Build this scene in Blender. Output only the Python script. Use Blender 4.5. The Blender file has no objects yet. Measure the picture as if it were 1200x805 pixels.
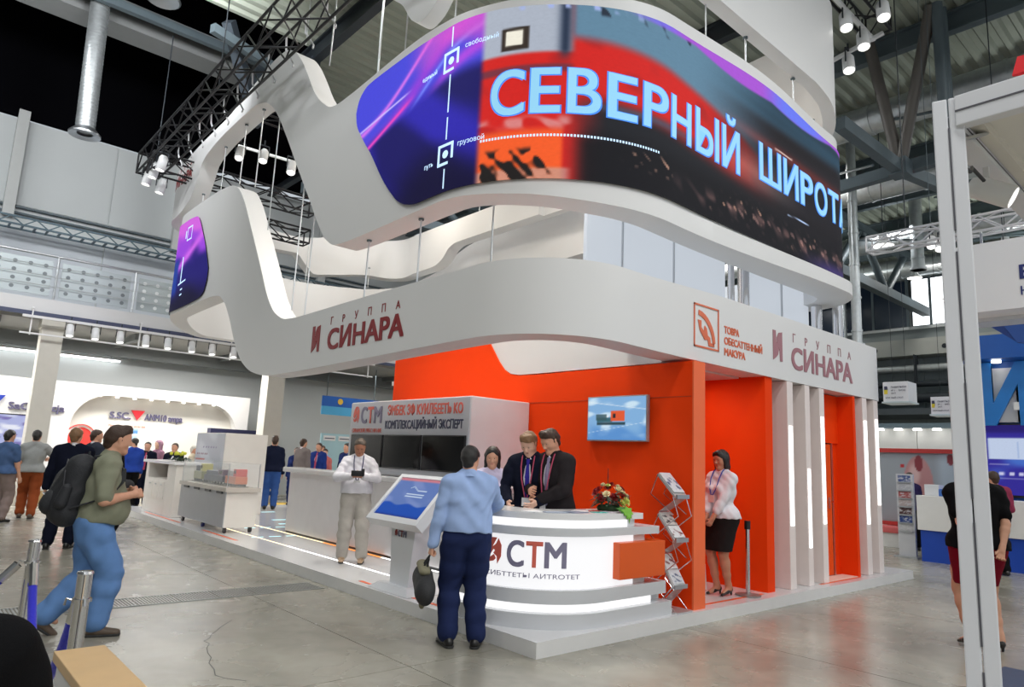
import bpy, bmesh, math, random
import numpy as np
from mathutils import Vector, Matrix
random.seed(7); RNG = np.random.RandomState(5)
SC = bpy.context.scene
COL = SC.collection

# ---------------------------------------------------------------- camera, world, lights, exposure
cam = bpy.data.objects.new('camera', bpy.data.cameras.new('camera'))
COL.objects.link(cam); SC.camera = cam
cam.data.sensor_width = 36; cam.data.lens = 24.3; cam.data.clip_end = 300
def cam_axes(pitch, roll, yaw):
    fw = Vector((math.cos(yaw)*math.cos(pitch), math.sin(yaw)*math.cos(pitch), math.sin(pitch)))
    rt = Vector((math.sin(yaw), -math.cos(yaw), 0)); up = rt.cross(fw)
    c, s = math.cos(roll), math.sin(roll)
    return c*rt+s*up, -s*rt+c*up, fw
CAMPOS = Vector((-4.20379, -4.28421, 1.6))
r_, u_, f_ = cam_axes(math.radians(9.53521), math.radians(2.64454), math.radians(48.54279))
mw = Matrix((r_, u_, -f_)).transposed().to_4x4(); mw.translation = CAMPOS
cam.matrix_world = mw

W = bpy.data.worlds.new('world'); SC.world = W; W.use_nodes = True
W.node_tree.nodes['Background'].inputs[0].default_value = (.86, .93, 1.0, 1)
W.node_tree.nodes['Background'].inputs[1].default_value = .60
SC.view_settings.view_transform = 'Standard'; SC.view_settings.look = 'None'
SC.view_settings.gamma = 1; SC.view_settings.use_curve_mapping = False
SC.view_settings.exposure = 0.0
SC.cycles.use_denoising = True
SC.cycles.max_bounces = 6; SC.cycles.diffuse_bounces = 4; SC.cycles.glossy_bounces = 3
SC.cycles.transmission_bounces = 4; SC.cycles.transparent_max_bounces = 6
SC.cycles.sample_clamp_indirect = 3; SC.cycles.sample_clamp_direct = 12
SC.cycles.caustics_reflective = False; SC.cycles.caustics_refractive = False
def area(name, loc, size, power, col=(1, 1, 1), rot=(0, 0, 0), sy=None):
    l = bpy.data.lights.new(name, 'AREA'); l.energy = power; l.color = col; l.size = size
    if sy: l.shape = 'RECTANGLE'; l.size_y = sy
    o = bpy.data.objects.new(name, l); o.location = loc; o.rotation_euler = rot; COL.objects.link(o); return o
# rows of hall lamps under the roof
for ix, x in enumerate((-9, -3, 3, 9, 15, 21, 26)):
    for iy, y in enumerate((-14, -9, -4.5, 4.5, 11)):
        if y > 8 and x < 8: continue
        p = (140 if x > -2 else 205) if y < 0 else (130 if x > -2 else 150)
        area('hall_lamp', (x, y, 10.15), 1.1, p, (1, .97, .92) if (ix+iy) % 2 else (.95, .98, 1))
# unseen lights added to brighten the gallery wall and railing
for x in (-13, -8, -3, 3, 9): area('wall_washer', (x, 13.4, 10.6 if x < 2 else 10.3), 1.2, 22, (.96, .98, 1), rot=(math.radians(58), 0, 0))
for x in (-13, -8.5, -4.5, -1.2): area('gallery_washer', (x, 8.6, 10.2), 1.0, 260, (.96, .98, 1), rot=(math.radians(80), 0, 0))
# unseen upward lights added to brighten the roof deck
for x, y in ((12, -9), (20, -9), (22, 9), (24, 1), (17, -2)): area('uplight', (x, y, 8.4), 1.2, 170, (.95, 1, .97), rot=(math.pi, 0, 0))
# floods inside the ribbon loop that fall on the counter and the orange wall
for x, y, p in ((1.25, 1.7, 95), (1.3, 3.9, 110), (4.2, 1.3, 25)): area('stand_flood', (x, y, 6.6), .5, p, (1, .95, .86))
area('booth_lamp', (.6, -5.2, 2.8), .6, 40, (1, .97, .92))  # booth: unseen light added to brighten its ceiling cloth
area('niche_lamp', (3.4, .9, 2.76), .3, 7, (1, .93, .84))
# lamps on the trusses inside the ribbons
for x, y, z, p in ((3.6, 9.5, 8.9, 80), (4.6, 4.6, 9.3, 98), (2.0, 6.4, 9.0, 40), (5.6, 11.2, 9.2, 54)):
    area('truss_flood', (x, y, z), .6, p, (1, .9, .76))
# lighting of the zone under the gallery and of the reception
area('gallery_flood', (1.5, 16.9, 4.3), 4.0, 320, (1, .98, .95), sy=.5)
area('gallery_flood', (-4.5, 16.9, 4.3), 4.0, 250, (1, .98, .95), sy=.5)
area('gallery_flood', (9, 16.9, 4.3), 4.0, 60, (1, .96, .9), sy=.5)

# ---------------------------------------------------------------- materials
MC = {}
def M(name, c, r=.5, m=0., n=.05, ns=5., b=0., bs=60., e=0., alpha=None, trans=0., sheen=0., coat=0., spec=.5):
    if name in MC: return MC[name]
    mt = bpy.data.materials.new(name); mt.use_nodes = True; MC[name] = mt
    nt = mt.node_tree; N = nt.nodes; L = nt.links; P = N['Principled BSDF']
    P.inputs['Roughness'].default_value = r; P.inputs['Metallic'].default_value = m; P.inputs['Specular IOR Level'].default_value = spec
    ec = c
    if e: c = tuple(v*.25 for v in c)
    tc = N.new('ShaderNodeTexCoord')
    nz = N.new('ShaderNodeTexNoise'); nz.inputs['Scale'].default_value = ns; nz.inputs['Detail'].default_value = 4
    L.new(tc.outputs['Object'], nz.inputs['Vector'])
    mx = N.new('ShaderNodeMix'); mx.data_type = 'RGBA'
    mx.inputs[6].default_value = (*[v*(1-n) for v in c], 1); mx.inputs[7].default_value = (*[min(1, v*(1+n)) for v in c], 1)
    L.new(nz.outputs['Fac'], mx.inputs[0]); L.new(mx.outputs[2], P.inputs['Base Color'])
    if b:
        n2 = N.new('ShaderNodeTexNoise'); n2.inputs['Scale'].default_value = bs; n2.inputs['Detail'].default_value = 3
        L.new(tc.outputs['Object'], n2.inputs['Vector'])
        bp = N.new('ShaderNodeBump'); bp.inputs['Strength'].default_value = b; bp.inputs['Distance'].default_value = .01
        L.new(n2.outputs['Fac'], bp.inputs['Height']); L.new(bp.outputs[0], P.inputs['Normal'])
    if e:
        P.inputs['Emission Color'].default_value = (*ec, 1); P.inputs['Emission Strength'].default_value = e
    if trans: P.inputs['Transmission Weight'].default_value = trans; P.inputs['IOR'].default_value = 1.1
    if alpha is not None: P.inputs['Alpha'].default_value = alpha
    if sheen: P.inputs['Sheen Weight'].default_value = sheen
    if coat: P.inputs['Coat Weight'].default_value = coat; P.inputs['Coat Roughness'].default_value = .08
    return mt
def srgb(*c): return tuple(((v/255)/12.92 if v/255 <= .04045 else ((v/255+.055)/1.055)**2.4) for v in c)
def attr_mat(name, strength, rough=.4, base=.006):
    """a lit screen whose picture is stored per vertex of the panel"""
    mt = bpy.data.materials.new(name); mt.use_nodes = True
    N = mt.node_tree.nodes; L = mt.node_tree.links; P = N['Principled BSDF']
    a = N.new('ShaderNodeAttribute'); a.attribute_name = 'picture'
    nz = N.new('ShaderNodeTexNoise'); nz.inputs['Scale'].default_value = 90
    mm = N.new('ShaderNodeMath'); mm.operation = 'MULTIPLY_ADD'; mm.inputs[1].default_value = .16*strength; mm.inputs[2].default_value = .92*strength
    L.new(nz.outputs['Fac'], mm.inputs[0]); L.new(mm.outputs[0], P.inputs['Emission Strength'])
    L.new(a.outputs['Color'], P.inputs['Emission Color'])
    P.inputs['Base Color'].default_value = (base, base, base, 1); P.inputs['Roughness'].default_value = rough; P.inputs['Specular IOR Level'].default_value = .12
    return mt
def print_mat(name, rough=.5):
    """flat print whose colours are stored per vertex"""
    mt = bpy.data.materials.new(name); mt.use_nodes = True
    N = mt.node_tree.nodes; L = mt.node_tree.links; P = N['Principled BSDF']
    a = N.new('ShaderNodeAttribute'); a.attribute_name = 'picture'
    L.new(a.outputs['Color'], P.inputs['Base Color']); P.inputs['Roughness'].default_value = rough
    return mt

WHITE = M('white_paint', (.80, .80, .80), .42, n=.015, ns=2)
WHITE_GLOSS = M('white_lacquer', (.80, .80, .81), .22, n=.02, ns=2, coat=.3)
ORANGE = M('orange_panel', srgb(244, 66, 4), .7, n=.03, ns=2, b=.05, bs=120, spec=.15)
ORANGE2 = M('orange_lacquer', srgb(226, 92, 28), .35, n=.03)
CHROME = M('chrome', (.78, .78, .8), .14, 1, n=.03)
ALU = M('aluminium', (.62, .64, .66), .34, 1, n=.05)
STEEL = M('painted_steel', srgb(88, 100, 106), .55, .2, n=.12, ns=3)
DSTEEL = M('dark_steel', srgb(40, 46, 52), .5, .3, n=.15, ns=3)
BLACKM = M('black_truss', (.012, .012, .014), .45, .4, n=.2)
GALV = M('galvanised_duct', (.52, .55, .56), .38, .75, n=.2, ns=9, b=.1, bs=14)
BLACK = M('black_plastic', (.012, .012, .014), .35, n=.1)
SCREENBLACK = M('switched_off_screen', (.003, .003, .004), .12, n=.1, spec=.18)
GLOW = M('lamp_glow', (1, .97, .9), .4, e=5, n=0.01)
WGLOW = M('white_light_strip', (1, .985, .96), .4, e=2.6, n=.01)
TUBE = M('fluorescent_tube', (.95, .99, 1), .4, e=6, n=.01)
REDINK = M('dark_red_print', srgb(140, 28, 34), .5, n=.03)
MAUVE = M('mauve_print', srgb(168, 118, 126), .5, n=.03)
ORINK = M('orange_print', srgb(222, 112, 76), .5, n=.03)
CORAL = M('coral_print', srgb(226, 108, 92), .5, n=.03)
GREYINK = M('grey_violet_print', srgb(134, 130, 156), .5, n=.03)
NAVYINK = M('navy_print', srgb(58, 62, 92), .5, n=.03)
GLASS = M('clear_glass', (.9, .96, .97), .03, alpha=.13, n=.01)

# ---------------------------------------------------------------- object helpers
WM = {}
def tag(o, label=None, cat=None, group=None, kind=None):
    if label: o['label'] = label
    if cat: o['category'] = cat
    if group: o['group'] = group
    if kind: o['kind'] = kind
    return o
def T(name, label, cat, loc=(0, 0, 0), rz=0., group=None, kind=None):
    o = bpy.data.objects.new(name, None); COL.objects.link(o); o.empty_display_size = .1
    o.location = loc; o.rotation_euler = (0, 0, rz); WM[o.name] = Matrix.Translation(Vector(loc)) @ Matrix.Rotation(rz, 4, 'Z')
    return tag(o, label, cat, group, kind)
def link(name, me, mats, parent=None, world=True, smooth=None):
    for m in (mats if isinstance(mats, (list, tuple)) else [mats]): me.materials.append(m)
    if parent is not None and world: me.transform(wm(parent).inverted())
    o = bpy.data.objects.new(name, me); COL.objects.link(o)
    if parent is not None: o.parent = parent
    if smooth:
        me.polygons.foreach_set('use_smooth', [True]*len(me.polygons))
        if smooth < 180: me.set_sharp_from_angle(angle=math.radians(smooth))
    me.update(); return o
def wm(o):
    if o is None: return Matrix.Identity(4)
    b = WM.get(o.name, Matrix.Identity(4)) if o.type == 'EMPTY' else Matrix.Identity(4)
    return (wm(o.parent) if o.parent else Matrix.Identity(4)) @ b
def copy_tree(o, parent=None, loc=None, rz=None):
    c = o.copy(); COL.objects.link(c)
    if parent is not None: c.parent = parent
    if loc is not None: c.location = loc
    if rz is not None: c.rotation_euler = (0, 0, rz)
    for ch in list(o.children): copy_tree(ch, c)
    return c

class MB:
    def __init__(s): s.v = []; s.f = []; s.mi = []; s.m = 0
    def add(s, vs, fs):
        b = len(s.v); s.v += [tuple(map(float, p)) for p in vs]
        for f in fs: s.f.append(tuple(i+b for i in f)); s.mi.append(s.m)
        return s
    def box(s, x0, x1, y0, y1, z0, z1, Mx=None, bev=0):
        if bev:
            bm = bmesh.new(); bmesh.ops.create_cube(bm, size=1)
            for v in bm.verts: v.co = Vector((x0+(x1-x0)*(v.co.x+.5), y0+(y1-y0)*(v.co.y+.5), z0+(z1-z0)*(v.co.z+.5)))
            bmesh.ops.bevel(bm, geom=bm.edges[:], offset=bev, segments=2, affect='EDGES', profile=.6)
            bm.verts.index_update()
            vs = [v.co.copy() for v in bm.verts]; fs = [[v.index for v in f.verts] for f in bm.faces]; bm.free()
        else:
            vs = [Vector((x, y, z)) for x in (x0, x1) for y in (y0, y1) for z in (z0, z1)]
            fs = [(0, 1, 3, 2), (4, 6, 7, 5), (0, 4, 5, 1), (2, 3, 7, 6), (0, 2, 6, 4), (1, 5, 7, 3)]
        if Mx: vs = [Mx @ v for v in vs]
        return s.add(vs, fs)
    def bar(s, a, b, w, h=None, up=(0, 0, 1)):
        h = h or w; a = Vector(a); b = Vector(b); d = (b-a).normalized(); u = Vector(up)
        if abs(d.dot(u)) > .95: u = Vector((1, 0, 0))
        x = d.cross(u).normalized(); y = x.cross(d)
        vs = [p+x*i*w/2+y*j*h/2 for p in (a, b) for i, j in ((-1, -1), (1, -1), (1, 1), (-1, 1))]
        return s.add(vs, [(3, 2, 1, 0), (4, 5, 6, 7), (0, 1, 5, 4), (1, 2, 6, 5), (2, 3, 7, 6), (3, 0, 4, 7)])
    def tube(s, pts, r, n=8, caps=True):
        pts = [Vector(p) for p in pts]; rs = r if isinstance(r, (list, tuple)) else [r]*len(pts)
        u = None; rings = []
        for i, p in enumerate(pts):
            d = (pts[min(i+1, len(pts)-1)]-pts[max(i-1, 0)]).normalized()
            if u is None: u = d.cross(Vector((0, 0, 1)) if abs(d.z) < .9 else Vector((1, 0, 0))).normalized()
            else:
                u = (u-d*u.dot(d)); u = u.normalized() if u.length > 1e-6 else d.orthogonal().normalized()
            w = d.cross(u)
            rings.append([p+(u*math.cos(2*math.pi*k/n)+w*math.sin(2*math.pi*k/n))*rs[i] for k in range(n)])
        vs = [q for g in rings for q in g]; fs = []
        for i in range(len(pts)-1):
            for k in range(n):
                k2 = (k+1) % n; fs.append((i*n+k, i*n+k2, (i+1)*n+k2, (i+1)*n+k))
        if caps: fs += [tuple(range(n-1, -1, -1)), tuple((len(pts)-1)*n+k for k in range(n))]
        return s.add(vs, fs)
    def lathe(s, prof, c, n=20, axis=None):
        c = Vector(c); R = Vector((0, 0, 1)).rotation_difference(Vector(axis)).to_matrix() if axis else Matrix.Identity(3)
        vs = []; fs = []
        for r, z in prof:
            for k in range(n):
                a = 2*math.pi*k/n; vs.append(c+R @ Vector((r*math.cos(a), r*math.sin(a), z)))
        for i in range(len(prof)-1):
            for k in range(n):
                k2 = (k+1) % n; fs.append((i*n+k, i*n+k2, (i+1)*n+k2, (i+1)*n+k))
        return s.add(vs, fs)
    def sphere(s, c, r, seg=12, rg=8, sc=(1, 1, 1)):
        prof = [(math.sin(math.pi*i/rg), -math.cos(math.pi*i/rg)) for i in range(rg+1)]
        b = len(s.v); s.lathe([(max(p, 1e-4)*r, z*r) for p, z in prof], (0, 0, 0), seg)
        for i in range(b, len(s.v)):
            v = s.v[i]; s.v[i] = (c[0]+v[0]*sc[0], c[1]+v[1]*sc[1], c[2]+v[2]*sc[2])
        return s
    def prism(s, poly, a, b):
        """poly: list of 2D points; a, b: functions 2D -> 3D for the two ends"""
        n = len(poly); vs = [a(*p) for p in poly]+[b(*p) for p in poly]
        return s.add(vs, [tuple(range(n-1, -1, -1)), tuple(range(n, 2*n))]+[(i, (i+1) % n, n+(i+1) % n, n+i) for i in range(n)])
    def mesh(s, name):
        me = bpy.data.meshes.new(name); me.from_pydata(s.v, [], s.f)
        me.polygons.foreach_set('material_index', s.mi)
        bm = bmesh.new(); bm.from_mesh(me); bmesh.ops.recalc_face_normals(bm, faces=bm.faces[:]); bm.to_mesh(me); bm.free()
        return me
    def build(s, name, mat, parent=None, smooth=None):
        return link(name, s.mesh(name), mat, parent, smooth=smooth)

def box(name, x0, x1, y0, y1, z0, z1, mat, parent=None, bev=0, **k):
    return MB().box(x0, x1, y0, y1, z0, z1, bev=bev).build(name, mat, parent, **k)

def text_geo(txt, size, spacing=1.0, bold=0., align='LEFT', depth=.004, res=6, width=None):
    vs, fs = text_geo0(txt, size, spacing, align, depth, res)
    if bold:
        v0, f0 = vs, fs; vs = []; fs = []
        for i, (dx, dy) in enumerate(((-1, -.7), (1, -.7), (-1, .7), (1, .7), (0, 0))):
            b = len(vs); vs += [Vector((v.x+dx*bold, v.y+dy*bold, v.z+i*.0004)) for v in v0]; fs += [tuple(q+b for q in f) for f in f0]
    if width and vs:
        x0 = min(v.x for v in vs); x1 = max(v.x for v in vs); k = width/max(x1-x0, 1e-6)
        for v in vs: v.x = (v.x-x0)*k
    return vs, fs
def text_geo0(txt, size, spacing, align, depth, res):
    cu = bpy.data.curves.new('t', 'FONT'); cu.body = txt.translate(str.maketrans('АВЕКМНОРСТХ', 'ABEKMHOPCTX')); cu.size = size; cu.space_character = spacing
    cu.align_x = align; cu.extrude = depth/2; cu.resolution_u = res
    o = bpy.data.objects.new('t', cu); COL.objects.link(o)
    me = bpy.data.meshes.new_from_object(o.evaluated_get(bpy.context.evaluated_depsgraph_get()))
    vs = [v.co.copy() for v in me.vertices]; fs = [tuple(p.vertices) for p in me.polygons]
    bpy.data.objects.remove(o); bpy.data.curves.remove(cu); bpy.data.meshes.remove(me)
    return vs, fs
def text(name, txt, size, fn, mat, parent=None, **k):
    """fn maps text x, y, depth to a point in the world"""
    vs, fs = text_geo(txt, size, **k)
    mb = MB(); mb.add([fn(v.x, v.y, v.z) for v in vs], fs)
    return mb.build(name, mat, parent)
def plane_fn(o, ex, ey):
    o = Vector(o); ex = Vector(ex).normalized(); ey = Vector(ey).normalized(); ez = ex.cross(ey)
    return lambda x, y, z=0.: o+ex*x+ey*y+ez*z
def shape(name, poly, fn, mat, parent=None, d=.006):
    return MB().prism(poly, lambda x, y: fn(x, y, 0.), lambda x, y: fn(x, y, d)).build(name, mat, parent)
def picture(name, fn, w, h, nx, ny, paint, mat, parent=None, thick=0.):
    """a flat panel w x h whose print or screen picture is given by paint(X, Y) (0..1) -> rgb in sRGB 0..255"""
    xs = np.linspace(0, 1, nx+1); ys = np.linspace(0, 1, ny+1)
    X, Y = np.meshgrid(xs, ys, indexing='ij'); c = paint(X, Y)
    vs = [fn(x*w, y*h, 0.) for x in xs for y in ys]; a = lambda i, j: i*(ny+1)+j
    me = bpy.data.meshes.new(name)
    me.from_pydata(vs, [], [(a(i, j), a(i+1, j), a(i+1, j+1), a(i, j+1)) for i in range(nx) for j in range(ny)])
    set_picture(me, c.reshape(-1, 3))
    return link(name, me, mat, parent)
def set_picture(me, c):
    c = np.clip(c, 0, 255)/255.; lin = np.where(c <= .04045, c/12.92, ((c+.055)/1.055)**2.4)
    at = me.color_attributes.new('picture', 'FLOAT_COLOR', 'POINT')
    at.data.foreach_set('color', np.c_[lin, np.ones(len(lin))].astype(np.float32).ravel())
def ss(x, a, b): t = np.clip((x-a)/(b-a), 0, 1); return t*t*(3-2*t)
def mixc(c, col, m): return c*(1-m[..., None])+np.array(col, float)*m[..., None]

# closed rounded-rectangle paths in plan, measured from the middle of the near corner
class Loop:
    def __init__(s, x0, x1, y0, y1, R, n=24):
        def arc(cx, cy, r, a0, a1): return [(cx+r*math.cos(math.radians(a)), cy+r*math.sin(math.radians(a))) for a in np.linspace(a0, a1, n)]
        r0, r1, r2, r3 = R
        p = arc(x0+r0, y0+r0, r0, 225, 180)+arc(x0+r1, y1-r1, r1, 180, 90)+arc(x1-r2, y1-r2, r2, 90, 0)+arc(x1-r3, y0+r3, r3, 0, -90)+arc(x0+r0, y0+r0, r0, 270, 225)
        a = []
        for i in np.linspace(225, 180, n): a.append(i)
        for q in ((180, 90), (90, 0), (0, -90), (-90, -135)): a += list(np.linspace(*q, n))
        s.p = np.array(p); s.a = np.radians(np.array(a)); s.d = np.r_[0, np.cumsum(np.linalg.norm(np.diff(s.p, axis=0), axis=1))]; s.L = s.d[-1]
    def at(s, u):
        u = np.asarray(u) % s.L
        a = np.interp(u, s.d, s.a)
        return np.stack([np.interp(u, s.d, s.p[:, 0]), np.interp(u, s.d, s.p[:, 1])], -1), np.stack([np.cos(a), np.sin(a)], -1)
    def pt(s, u, z, off=0.):
        p, n = s.at(u); q = p+n*off
        return Vector((float(q[0]), float(q[1]), float(z)))
def pchip(X, Y):
    X = np.array(X, float); Y = np.array(Y, float); h = np.diff(X); d = np.diff(Y)/h; m = np.zeros(len(X))
    for i in range(1, len(X)-1):
        if d[i-1]*d[i] > 0: w1 = 2*h[i]+h[i-1]; w2 = h[i]+2*h[i-1]; m[i] = (w1+w2)/(w1/d[i-1]+w2/d[i])
    m[0] = d[0]; m[-1] = d[-1]
    def f(x):
        x = np.clip(np.asarray(x, float), X[0], X[-1]); i = np.clip(np.searchsorted(X, x)-1, 0, len(X)-2); t = (x-X[i])/h[i]
        return (1+2*t)*(1-t)**2*Y[i]+t*(1-t)**2*h[i]*m[i]+t*t*(3-2*t)*Y[i+1]+t*t*(t-1)*h[i]*m[i+1]
    return f
def loft(name, loop, us, prof, mat, parent=None, smooth=35, caps=True):
    """prof(u) -> list of (offset, z) round the closed section"""
    secs = [prof(float(u)) for u in us]; k = len(secs[0]); vs = []; fs = []
    for u, sec in zip(us, secs):
        p, n = loop.at(u)
        for o, z in sec: vs.append((p[0]+n[0]*o, p[1]+n[1]*o, z))
    for i in range(len(us)-1):
        for j in range(k):
            j2 = (j+1) % k; fs.append((i*k+j, i*k+j2, (i+1)*k+j2, (i+1)*k+j))
    if caps: fs += [tuple(range(k)), tuple((len(us)-1)*k+j for j in range(k-1, -1, -1))]
    return MB().add(vs, fs).build(name, mat, parent, smooth=smooth)
# ---------------------------------------------------------------- the hall
def concrete():
    mt = bpy.data.materials.new('polished_concrete'); mt.use_nodes = True
    N = mt.node_tree.nodes; L = mt.node_tree.links; P = N['Principled BSDF']
    tc = N.new('ShaderNodeTexCoord')
    def noise(sc, det, dist=0.):
        n = N.new('ShaderNodeTexNoise'); n.inputs['Scale'].default_value = sc; n.inputs['Detail'].default_value = det
        n.inputs['Distortion'].default_value = dist; L.new(tc.outputs['Object'], n.inputs['Vector']); return n.outputs['Fac']
    def ramp(src, a, b, ca, cb):
        r = N.new('ShaderNodeValToRGB'); r.color_ramp.elements[0].position = a; r.color_ramp.elements[1].position = b
        r.color_ramp.elements[0].color = (*ca, 1); r.color_ramp.elements[1].color = (*cb, 1); L.new(src, r.inputs[0]); return r.outputs[0]
    c1 = ramp(noise(.55, 6, .6), .3, .72, srgb(136, 132, 120), srgb(186, 182, 168))
    c2 = ramp(noise(5, 8, .3), .35, .75, (.78, .78, .78), (1, 1, 1))
    mx = N.new('ShaderNodeMix'); mx.data_type = 'RGBA'; mx.blend_type = 'MULTIPLY'; mx.inputs[0].default_value = .8
    L.new(c1, mx.inputs[6]); L.new(c2, mx.inputs[7])
    c3 = ramp(noise(1.7, 3, 1.2), .64, .70, (1, 1, 1), (.74, .74, .72))
    m2 = N.new('ShaderNodeMix'); m2.data_type = 'RGBA'; m2.blend_type = 'MULTIPLY'; m2.inputs[0].default_value = 0.
    L.new(mx.outputs[2], m2.inputs[6]); L.new(c3, m2.inputs[7]); L.new(m2.outputs[2], P.inputs['Base Color'])
    rr = N.new('ShaderNodeMapRange'); rr.inputs[3].default_value = .19; rr.inputs[4].default_value = .34
    L.new(noise(2.2, 5, .4), rr.inputs[0]); L.new(rr.outputs[0], P.inputs['Roughness'])
    P.inputs['Specular IOR Level'].default_value = .75
    return mt
CONC = concrete()
floor = tag(box('floor', -16, 29, -16, 27, -.3, -.03, M('floor_joint', (.045, .044, .04), .8)), kind='structure')
floor['label'] = 'polished grey concrete hall floor cast in large slabs'
xj = [-16]+[-.97+3.07*i for i in range(-4, 10)]+[29]; yj = [-16, -11.8, -5.7, .40, 6.5, 12.6, 18.7, 27]
for i in range(len(xj)-1):
    for j in range(len(yj)-1):
        g = .008
        MB().box(xj[i]+g/2, xj[i+1]-g/2, yj[j]+g/2, yj[j+1]-g/2, -.03, 0).build('floor_slab', CONC, floor)
# hairline crack in the slabs, and the drain channel with its gratings
pts = [(-1.55, 2.50), (-1.73, 2.29), (-1.80, 2.18), (-1.89, 2.06), (-1.93, 1.97), (-2.0, 1.90), (-1.99, 1.80), (-2.05, 1.68), (-2.09, 1.54), (-2.11, 1.40), (-2.17, 1.27), (-2.19, 1.10), (-2.23, .96), (-2.20, .86), (-2.10, .72)]
mb = MB()
for a, b in zip(pts[:-1], pts[1:]): mb.bar((*a, .0003), (*b, .0003), .007, .001)
mb.build('crack', M('crack_dark', (.06, .06, .055), .9), floor)
drain = T('drain_channel', 'ribbed metal drain grating set across the concrete floor behind the man in jeans', 'drain', (-1.8, 3.45, 0))
da, db = Vector((-3.4, 4.05, 0)), Vector((.0, 3.42, 0)); dd = (db-da).normalized(); dn = Vector((-dd.y, dd.x, 0))
da = Vector((-3.3, 3.72, 0)); db = Vector((-.1, 3.72, 0)); dd = Vector((1, 0, 0)); dn = Vector((0, 1, 0))
gm = M('grating_steel', (.42, .43, .42), .38, .7, n=.12)
for k in range(8):
    mb = MB(); x0 = -3.3+k*.4
    mb.box(x0+.005, x0+.395, 3.50, 3.52, 0, .008).box(x0+.005, x0+.395, 3.90, 3.92, 0, .008)
    for q in range(13): mb.box(x0+.01+q*.03, x0+.026+q*.03, 3.52, 3.90, 0, .006)
    mb.build('grating', gm, drain)
# left gallery wall
tag(box('wall_far_left', -16.3, -16, -16, 27, 0, 11.2, M('side_wall', srgb(120, 124, 126), .8, n=.06, ns=.6)), kind='structure')  # unseen wall, added to keep world light off this side
GW = M('gallery_wall', srgb(204, 208, 208), .7, n=.03, ns=1)
GW2 = M('gallery_wall_lower', srgb(206, 212, 218), .7, n=.03, ns=1)
wl = tag(box('wall_left', -16, 20, 20, 20.3, 0, 10.9, GW), kind='structure'); wl['label'] = 'pale panelled upper wall behind the gallery'
for k in range(9):
    MB().box(-16+k*4.0+.02, -12+k*4.0-.02, 19.95, 20, 5.0, 7.55).build('wall_panel', GW2, wl)
    MB().box(-16+k*4.0+.02, -12+k*4.0-.02, 19.96, 20, 8.3, 10.85).build('wall_panel', GW, wl)
mb = MB()
for x in (-11.2, -6.0, -2.55, 2.0, 7.2): mb = MB().box(x-.14, x+.14, 19.7, 19.95, 7.9, 11.1).build('wall_post', M('post_grey', srgb(206, 208, 206), .6), wl)
for z in (8.02, 8.2): MB().box(-16, 20, 19.86, 19.95, z, z+.05).build('trim_1', STEEL, None)['kind'] = 'structure'
# cable tray along the gallery wall
ct = T('cable_tray', 'long blue grey lattice cable tray running along the upper wall above the gallery', 'cable tray', (2, 19.3, 7.6))
traym = M('tray_steel', srgb(86, 106, 116), .5, .3)
for y, z in ((19.05, 7.5), (19.6, 7.5), (19.05, 7.72)): MB().bar((-16, y, z), (19, y, z), .05).build('rail', traym, ct)
mb = MB()
for k in range(117): mb.bar((-16+k*.3, 19.05, 7.5), (-16+k*.3, 19.6, 7.5), .05)
for k in range(58): mb.bar((-16+k*.6, 19.05, 7.5), (-15.7+k*.6, 19.05, 7.72), .03).bar((-15.7+k*.6, 19.05, 7.72), (-15.4+k*.6, 19.05, 7.5), .03)
tag(mb.build('rung', traym, ct), kind='stuff')
# gallery slab, underside, railing
SLAB = M('gallery_fascia', srgb(214, 214, 214), .6, n=.02)
slab = tag(box('trim_2', -16, 20, 16, 19.95, 4.62, 5.0, SLAB), kind='structure'); slab['label'] = 'white edge of the gallery floor'
tag(box('trim_3', -16, 20, 15.97, 16, 4.56, 4.66, M('slab_edge', srgb(72, 78, 104), .5)), kind='structure')
under = tag(box('ceiling_2', -16, 28, 16.2, 27, 4.5, 4.6, M('low_ceiling', srgb(150, 150, 146), .8, n=.08)), kind='structure')
tag(box('wall_left_2', -16, 28, 26.6, 26.9, 0, 4.6, M('under_gallery_wall', srgb(120, 124, 124), .8, n=.1)), kind='structure')
rail = T('gallery_railing', 'steel gallery railing with perforated infill panels above the white gallery edge', 'railing', (-2, 16.15, 5))
MB().tube([(-16, 16.15, 6.14), (20, 16.15, 6.14)], .032, 8).build('handrail', ALU, rail, smooth=60)
PANEL = M('perforated_panel', srgb(186, 196, 198), .4, .2)
HOLE = M('panel_hole', srgb(120, 128, 132), .6)
px0 = [-5.16+1.78*k for k in range(13)]
for x in px0:
    mb = MB().tube([(x, 16.15, 5.0), (x, 16.15, 6.12)], .028, 8).tube([(x, 16.05, 5.0), (x, 16.05, 5.9)], .02, 6).box(x-.06, x+.06, 16.03, 16.19, 5.0, 5.02)
    mb.build('rail_post', ALU, rail, smooth=40)
for i, x in enumerate(px0[:-1]):
    p = MB().box(x+.1, x+1.68, 16.17, 16.19, 5.12, 6.0).build('infill_panel', PANEL, rail)
    hm = MB()
    for a in range(5):
        for b in range(4):
            hm.lathe([(.001, 0), (.05, 0)], (x+.25+a*.32, 16.165, 5.24+b*.21), 10, (0, -1, 0))
    tag(hm.build('hole', HOLE if i < 3 else M('lit_hole', srgb(236, 240, 240), .5), p), kind='stuff')  # later bays: highlights in the holes painted as pale discs
    for zz in (5.35, 5.6, 5.85): MB().tube([(x, 16.1, zz), (x+1.78, 16.1, zz)], .008, 6).build('rail_wire', ALU, rail)
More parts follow.
